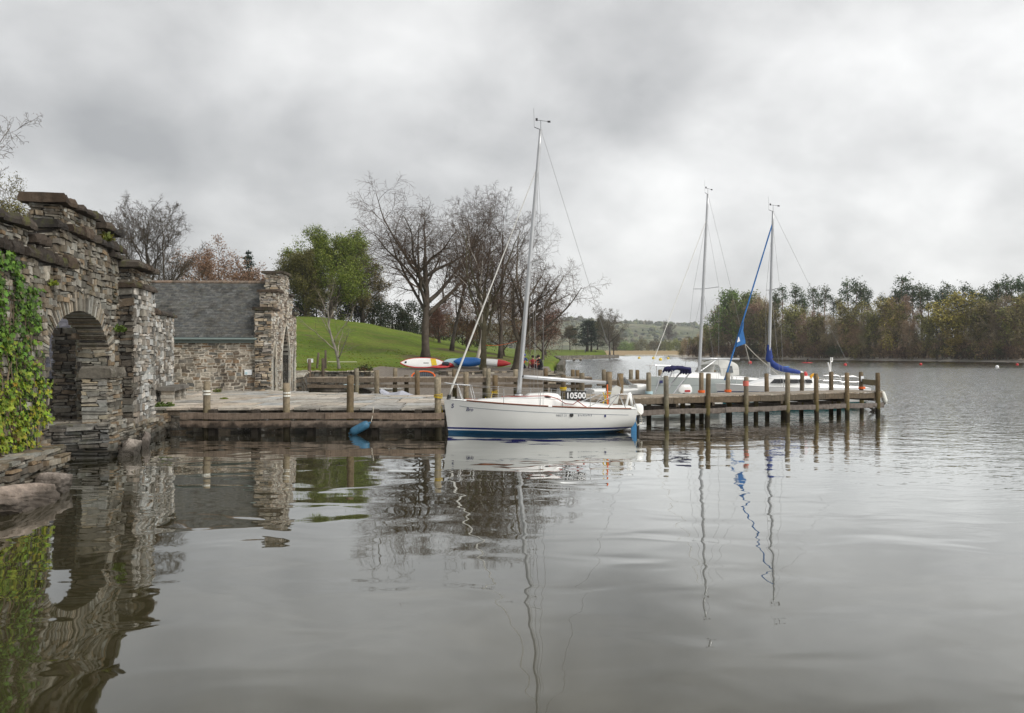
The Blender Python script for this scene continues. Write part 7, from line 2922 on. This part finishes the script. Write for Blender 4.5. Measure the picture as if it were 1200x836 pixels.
names = {'pine': 'tall dark pine across the lake', 'bare': 'brown leafless tree in front across the lake', 'back': 'taller leafless tree behind others across the lake', 'green': 'green leafy tree in the far wood',
         'olive': 'olive budding tree in the far wood', 'gold': 'golden budding tree in the far wood', 'bush': 'low brown bush on the far shore edge'}
groups = {'pine': 'pines in the far wood', 'bare': 'bare trees in the far wood', 'back': 'taller bare trees in the far wood', 'green': 'green trees in the far wood', 'olive': 'olive trees in the far wood', 'gold': 'golden trees in the far wood', 'bush': 'bushes along the far shore'}
used = set()
for kind in names:
    lst = sorted([x for x in wood if x[0] == kind], key=lambda x: x[2])
    for i, (_, proto, px, pos, sc, wide) in enumerate(lst):
        if proto.name in used:
            o = copy_tree(proto)
        else:
            o = proto
            used.add(proto.name)
        o.location = pos
        wv = wide * wrn.uniform(0.9, 1.1)
        if kind == 'pine':
            wv *= 1.0
        o.scale = (sc * wv, sc * wv, sc)
        o.rotation_euler = (0, 0, wrn.uniform(0, 6.28))
        o['label'] = f'{names[kind]}, {ordinal(i + 1)} from the left'
        o['group'] = groups[kind]
for pr in PINES + BARES + OLIVE + GREENT + GOLD + BUSH:
    if pr.name not in used:
        for ch in list(pr.children):
            bpy.data.objects.remove(ch)
        bpy.data.objects.remove(pr)

# ============================================================ SMALL THINGS ON THE BANK
def rubble_wall(name, lab, pts, z0f, z1, thick, seed, pal, cope=True, mat='stone'):
    rn = random.Random(seed)
    a0 = Vector((*pts[0], 0))
    root = thing(name, lab, 'wall', a0)
    mb, mc = MB(), MB()
    for a, b in zip(pts, pts[1:]):
        f = Frame(a, (b[0] - a[0], b[1] - a[1]))
        L = math.hypot(b[0] - a[0], b[1] - a[1])
        f.block(mb, 0, L, -thick, 0, z0f, z1, rn, pal, faces='fnr', ch=(0.10, 0.22), ln=(0.18, 0.55), prot=(0, 0.08))
        if cope:
            f.coping(mc, 0, L, -thick, 0.02, z1, 0.10, rn, over=0.05, ln=(0.4, 0.9), pal=[(0.30, 0.28, 0.23), (0.36, 0.33, 0.27), (0.22, 0.20, 0.16)])
    fit(mb.build('masonry', M[mat], None), root)
    if cope:
        fit(mc.build('coping', M[mat], None), root)
    return root


rubble_wall('basin_wall', 'dark rubble wall running back from the hut gable to the lawn', [(-11.75, 47.75), (-14.2, 59.6)], -0.5, 1.30, 0.4, 61, DARK)
rubble_wall('garden_wall', 'low rubble wall with pale coping along the front edge of the lawn', [(-14.3, 59.9), (-12.2, 60.1), (-9.9, 59.7)], 0.2, 1.28, 0.5, 62, DARK + SLATE[:2])
rubble_wall('beach_wall', 'dark rubble wall holding up the bank behind the old jetty', [(-5.6, 61.9), (-1.0, 62.1), (3.2, 62.2)], -0.3, 1.34, 0.5, 63, DARK + BROWN[:2], cope=False)
rubble_wall('shore_wall', 'long low stone wall along the far lakeside lawn', [(5.2, 92), (9.0, 150), (15.2, 300), (46, 397), (50, 412)][::1], -0.4, 1.5, 0.8, 64, [(0.20, 0.18, 0.15), (0.28, 0.25, 0.20), (0.15, 0.13, 0.11)], cope=False) if False else None


def far_wall():
    rn = random.Random(64)
    root = thing('shore_wall', 'long low stone wall along the far lakeside lawn', 'wall', (15, 300, 0))
    mb = MB()
    P = [(5.0, 84), (9.3, 150), (15.4, 300), (46.5, 397), (52, 415)]
    for a, b in zip(P, P[1:]):
        a, b = Vector((*a, 0)), Vector((*b, 0))
        L = (b - a).length
        panel(mb, a + Vector((0, 0, -0.4)), b - a, Vector((0, 0, 1)), L, 1.9, rn, [(0.17, 0.155, 0.13), (0.24, 0.215, 0.18), (0.12, 0.11, 0.09)], ch=(0.3, 0.5), ln=(0.6, 1.6), prot=(0, 0.15))
        N = Vector((b - a)).normalized().cross(Vector((0, 0, 1)))
        q = [a - N * 0.6, b - N * 0.6, b + N * 0.02, a + N * 0.02]
        mb.hexa([p + Vector((0, 0, -0.5)) for p in q] + [p + Vector((0, 0, 1.47)) for p in q], (0.12, 0.11, 0.09))
    fit(mb.build('masonry', M['hutstone']), root)


far_wall()

# rocks at the end of the bank
for k, (px, Y, sz, lab) in enumerate(((641, 70, (1.3, .9, .75), 'grey boulder at the water end of the bank beside the seated group'), (650, 74, (0.9, .8, .55), 'lower rock in the water at the tip of the bank'), (646, 66.5, (0.5, .5, .35), 'small rock on top of the bank end'))):
    mb = MB()
    mb.rock(sz, 20 + k, (0.15, 0.135, 0.11))
    o = mb.build('boulder', M['rock'])
    o.location = W(px, Y, 0.55 if k else 0.7)
    tag(o, lab, 'boulder', 'boulders at the end of the bank')

# plants on the wall end and at the hut foot
tuft('shrub', Vector((W(427, 60.5).x, 60.5, 1.25)), 0.7, 500, 31, [(0.06, 0.085, 0.02), (0.10, 0.06, 0.03), (0.05, 0.06, 0.02)], 'small green and russet shrub at the end of the garden wall', 'shrub', 0.10)
tuft('weed', Vector((W(252, 39.6).x, 39.9, QZ)), 0.22, 120, 32, [(0.10, 0.13, 0.03), (0.13, 0.12, 0.04)], 'weed growing in the paving against the hut wall', 'weed', 0.05)
tuft('weed', Vector((W(262, 34).x, 34, QZ)), 0.18, 90, 33, [(0.17, 0.20, 0.02), (0.12, 0.15, 0.02)], 'yellow-green weed in a paving joint of the quay', 'weed', 0.045, 0.35)
tuft('weed', Vector((W(190, 29.3).x, 29.3, QZ)), 0.42, 260, 34, [(0.09, 0.13, 0.02), (0.06, 0.09, 0.02)], 'grass tuft at the quay corner by the boathouse plinth', 'weed', 0.05, 0.35)

# rough grass along the lawn edge, round the trunks and over the bank: uncountable
g = np.random.default_rng(12)
n = 16000
gx, gy = g.uniform(-34, 3.0, n), 60.5 + 34 * g.random(n) ** 2.2
keep = np.array([gravel_w(x, y)[0] < 0.35 and x < shore_x(y) - 0.6 and not (-9.4 < x and y < 64) for x, y in zip(gx, gy)])
nz_ = np.sin(gx * 1.3 + gy * 0.4) + np.sin(gx * 0.37 - gy * 0.9) + g.normal(0, 0.6, n)
keep &= nz_ > 0.3
gx, gy = gx[keep], gy[keep]
n = len(gx)
gzz = np.array([ground_h(x, y) for x, y in zip(gx, gy)])
V = np.zeros((n, 3, 3), np.float32)
h_ = g.uniform(0.03, 0.11, n)
w_ = g.uniform(0.04, 0.10, n)
V[:, 0] = np.stack([gx - w_, gy, gzz - 0.02], 1)
V[:, 1] = np.stack([gx + w_, gy + g.normal(0, 0.05, n), gzz - 0.02], 1)
V[:, 2] = np.stack([gx + g.normal(0, 0.06, n), gy + g.normal(0, 0.06, n), gzz + h_], 1)
mb = MB()
pal_ = np.array([(0.13, 0.18, 0.016), (0.16, 0.21, 0.02), (0.20, 0.22, 0.035), (0.20, 0.18, 0.05)])
mb.addq(V.reshape(-1, 3), np.arange(n * 3).reshape(-1, 3), np.repeat(pal_[g.integers(0, 4, n)] * g.uniform(0.8, 1.2, (n, 1)), 3, axis=0).astype(np.float32))
tag(mb.build('grass', M['leaf']), 'rough grass on the lakeside lawn', 'grass', kind='stuff')

# fence stakes on the lawn edge
for px, Y, p0, p1, r, lean, lab in ((363.5, 58.5, 421, 442, .12, 0.0, 'thick fence stake with a small white sign behind it'), (371.5, 62, 413.5, 435, .08, 0.10, 'thin leaning stake on the lawn, left of the tall one'),
                                   (379.5, 58.7, 420, 441, .11, 0.0, 'thick fence stake standing right in the garden wall'), (382.5, 62.5, 410.5, 434, .08, 0.0, 'tall thin upright stake on the lawn'),
                                   (418.5, 58.4, 432, 446, .17, 0.0, 'stout stump post at the right end of the garden wall')):
    zb, zt = ZY(p1, Y) - 0.4, ZY(p0, Y)
    root = thing('fence_stake', lab, 'fence post', W(px - 1, Y, zb), 0, 'stakes on the lawn edge')
    mb = MB()
    hh = zt - zb
    mb.tube([(lean * hh * t, 0, hh * t) for t in (0, .3, .6, 1)], [r, r * .97, r, r * .94], 9, rng_col(random.Random(int(px)), (0.13, 0.10, 0.075), 0.2))
    mb.build('shaft', M['wood'], root, True)
mb = MB()
mb.box(W(363.5, 58.8, ZY(422.8, 58.8)), (0.40, 0.03, 0.26), 0.1)
o = mb.build('sign', M['paper'])
tag(o, 'small white sign fixed behind the thick fence stake on the lawn edge', 'sign')
# thin pale rail across the lawn foot
mb = MB()
curve_line(mb, W(384, 66, ZY(424.2, 66)), W(418, 67, ZY(424.4, 67)), 0.025)
o = mb.build('rope_barrier', M['rope'])
tag(o, 'thin pale rope stretched across the foot of the lawn', 'rope')
mb = MB()
curve_line(mb, W(566, 64.6, ZY(404.5, 64.6)), W(606, 63.6, ZY(400, 63.6)), 0.02, 0.15)
tag(mb.build('washing_line', M['orange']), 'faint orange line strung between the forked tree and the leaning one', 'rope')


# ---------------------------------------------------------------- people
def person(loc, pose, rz, top, legs, lab, vest=None, hat=None, hair=(0.03, 0.02, 0.015)):
    """one continuous skinned body with clothing colours by height along the skeleton"""
    root = thing('person', lab, 'person', loc, rz)
    J = {  # x side, y front (toward -y), z up
        'stand': dict(pel=(0, 0, .95), chest=(0, 0, 1.30), neck=(0, 0, 1.50), head=(0, -.02, 1.66), lh=(.10, 0, .92), lk=(.11, -.05, .50), lf=(.11, .02, .07), lt=(.11, -.15, .03),
                      rh=(-.10, 0, .92), rk=(-.11, .03, .50), rf=(-.11, .08, .07), rt=(-.11, -.09, .03), ls=(.19, 0, 1.44), le=(.25, .02, 1.16), lw=(.24, -.08, .92), rs=(-.19, 0, 1.44), re=(-.25, .02, 1.16), rw=(-.24, -.08, .92)),
        'sit': dict(pel=(0, 0, .14), chest=(0, .02, .48), neck=(0, -.02, .68), head=(0, -.06, .84), lh=(.10, -.02, .13), lk=(.16, -.36, .42), lf=(.15, -.55, .08), lt=(.15, -.68, .04),
                    rh=(-.10, -.02, .13), rk=(-.16, -.38, .40), rf=(-.15, -.55, .08), rt=(-.15, -.68, .04), ls=(.19, 0, .62), le=(.26, -.14, .40), lw=(.14, -.34, .42), rs=(-.19, 0, .62), re=(-.26, -.14, .40), rw=(-.14, -.34, .40)),
        'kneel': dict(pel=(0, .10, .32), chest=(0, -.04, .66), neck=(0, -.14, .86), head=(0, -.22, 1.0), lh=(.10, .08, .30), lk=(.14, -.22, .10), lf=(.12, .24, .07), lt=(.12, .38, .05),
                      rh=(-.10, .08, .30), rk=(-.14, -.22, .10), rf=(-.12, .24, .07), rt=(-.12, .38, .05), ls=(.19, -.08, .80), le=(.24, -.28, .60), lw=(.12, -.46, .50), rs=(-.19, -.08, .80), re=(-.24, -.28, .60), rw=(-.12, -.46, .48)),
    }[pose]
    rad = dict(pel=.14, chest=.155, neck=.06, head=.105, lh=.10, lk=.065, lf=.05, lt=.04, rh=.10, rk=.065, rf=.05, rt=.04, ls=.075, le=.05, lw=.04, rs=.075, re=.05, rw=.04)
    keys = list(J)
    E = [('pel', 'chest'), ('chest', 'neck'), ('neck', 'head'), ('pel', 'lh'), ('lh', 'lk'), ('lk', 'lf'), ('lf', 'lt'), ('pel', 'rh'), ('rh', 'rk'), ('rk', 'rf'), ('rf', 'rt'), ('chest', 'ls'), ('ls', 'le'), ('le', 'lw'), ('chest', 'rs'), ('rs', 're'), ('re', 'rw')]
    me = bpy.data.meshes.new('body')
    me.from_pydata([J[k] for k in keys], [(keys.index(a), keys.index(b)) for a, b in E], [])
    o = bpy.data.objects.new('body', me)
    COL.objects.link(o)
    sk_ = o.modifiers.new('skin', 'SKIN')
    for i, k in enumerate(keys):
        v = me.skin_vertices[0].data[i]
        v.radius = (rad[k], rad[k] * (0.8 if k in ('pel', 'chest') else 1))
        v.use_root = (k == 'pel')
    o.modifiers.new('sub', 'SUBSURF').levels = 1
    o.modifiers['sub'].render_levels = 1
    bpy.context.view_layer.update()
    m2 = bpy.data.meshes.new_from_object(o.evaluated_get(bpy.context.evaluated_depsgraph_get()))
    bpy.data.objects.remove(o)
    m2.name = 'body'
    m2.materials.clear()
    m2.materials.append(plain('trousers', legs, 0.9))
    m2.materials.append(plain('jacket', top, 0.9))
    m2.materials.append(M['skin'])
    hz, pz = Vector(J['head']), Vector(J['pel'])
    legseg = [(Vector(J[a]), Vector(J[b])) for a, b in (('lh', 'lk'), ('lk', 'lf'), ('rh', 'rk'), ('rk', 'rf'), ('lf', 'lt'), ('rf', 'rt'))]
    topseg = [(Vector(J[a]), Vector(J[b])) for a, b in (('pel', 'chest'), ('ls', 'le'), ('le', 'lw'), ('rs', 're'), ('re', 'rw'), ('chest', 'neck'))]

    def dist(p, s):
        a, b = s
        d = b - a
        t = max(0, min(1, (p - a).dot(d) / max(d.length_squared, 1e-6)))
        return (p - a - d * t).length
    for f in m2.polygons:
        c = Vector(f.center)
        if (c - hz).length < 0.17 or min((c - Vector(J[k])).length for k in ('lw', 'rw')) < 0.07:
            f.material_index = 2
        elif min(dist(c, s) for s in topseg) - 0.06 < min(dist(c, s) for s in legseg):
            f.material_index = 1
        f.use_smooth = True
    o = bpy.data.objects.new('body', m2)
    COL.objects.link(o)
    o.parent = root
    # face: nose and ears are ridges on the head, hair or helmet is a part
    mb = MB()
    mb.blob((hz.x, hz.y + 0.025, hz.z + 0.045), (0.125, 0.13, 0.11), 2, 0.06, 2)
    mb.build('helmet' if hat else 'hair', plain('hat', hat, 0.5) if hat else plain('hair', hair, 0.8), root, True)
    if vest:
        mb = MB()
        c = (Vector(J['chest']) + pz) / 2 + Vector((0, 0, 0.12))
        mb.blob(tuple(c), (0.21, 0.17, 0.24), 4, 0.05, 2)
        mb.build('life_vest', plain('vest', vest, 0.7), root, True)
    return root


def gp(px, Y):
    p = W(px, Y)
    return Vector((p.x, p.y, ground_h(p.x, p.y)))


person(gp(612.8, 63.6), 'kneel', R(25), (0.03, 0.05, 0.20), (0.02, 0.02, 0.03), 'person crouching on the bank in a blue helmet and orange buoyancy vest', vest=(0.75, 0.10, 0.02), hat=(0.03, 0.05, 0.35))
person(gp(624.5, 65), 'sit', R(-20), (0.40, 0.05, 0.05), (0.10, 0.03, 0.03), 'person sitting on the bank in a red top, middle of the group')
person(gp(629, 64.2), 'sit', R(10), (0.30, 0.06, 0.03), (0.05, 0.04, 0.04), 'person sitting in rusty red next to the one in black')
person(gp(633.8, 63.2), 'kneel', R(-60), (0.02, 0.02, 0.023), (0.012, 0.012, 0.014), 'person in black kneeling at the right end of the bank group')
person(gp(639.6, 190), 'stand', R(40), (0.05, 0.045, 0.05), (0.04, 0.04, 0.05), 'person in dark clothes standing on the distant lawn')
person(gp(685.8, 330) if False else gp(685.8, 370), 'stand', R(60), (0.05, 0.05, 0.14), (0.03, 0.03, 0.05), 'person in dark blue on the far lawn beneath the flat-topped pine')
person(gp(697.5, 395), 'sit', R(60), (0.02, 0.02, 0.025), (0.02, 0.02, 0.02), 'person in black sitting on the far shore wall right of the pine')

# paddler on a red board far out
pw = W(946, 212, 0)
small_craft('paddleboard', M['red'], 946, 212, 0.10, 2.9, 0.7, 0.22, (0, 0, R(2)), 'small red board with a kneeling paddler off the far wood', 'paddleboard')
person(pw + Vector((0, 0, 0.2)), 'kneel', R(80), (0.02, 0.022, 0.03), (0.02, 0.02, 0.03), 'kneeling paddler in dark clothes out on the lake')
small_craft('paddleboard', M['kayak_blue'], 918, 150, 0.12, 2.4, 0.7, 0.25, (0, 0, R(4)), 'small blue craft on the lake behind the mast of the white yacht', 'paddleboard')
# far white jetty at the reeds
mb = MB()
a, b = W(733, 640), W(792, 660)
mb.bar(a + Vector((0, 0, .55)), b + Vector((0, 0, .55)), 2.0, 0.25)
for t in np.linspace(0, 1, 9):
    p = a.lerp(b, float(t))
    mb.tube([p + Vector((0, 0, -1)), p + Vector((0, 0, 0.5))], 0.2, 6)
o = mb.build('far_pontoon', M['fender_white'])
tag(o, 'long thin white pontoon in front of the reed bed across the lake', 'pontoon')

# ============================================================ THE AIR
mb = MB()
mb.box((150, 1400, 79.5), (3400, 3300, 163))
hz_m = bpy.data.materials.new('lake_haze')
hz_m.use_nodes = True
hz_m.node_tree.nodes.clear()
ht_ = NT(hz_m.node_tree)
pv = ht_.n('ShaderNodeVolumePrincipled', i_Color=(0.86, 0.90, 0.94, 1), i_Density=0.00017, i_Anisotropy=0.2)
ho_ = ht_.n('ShaderNodeOutputMaterial')
ht_.link(pv.outputs[0], ho_.inputs['Volume'])
o = mb.build('haze', hz_m)
tag(o, 'thin pale haze over the lake', 'haze', kind='stuff')
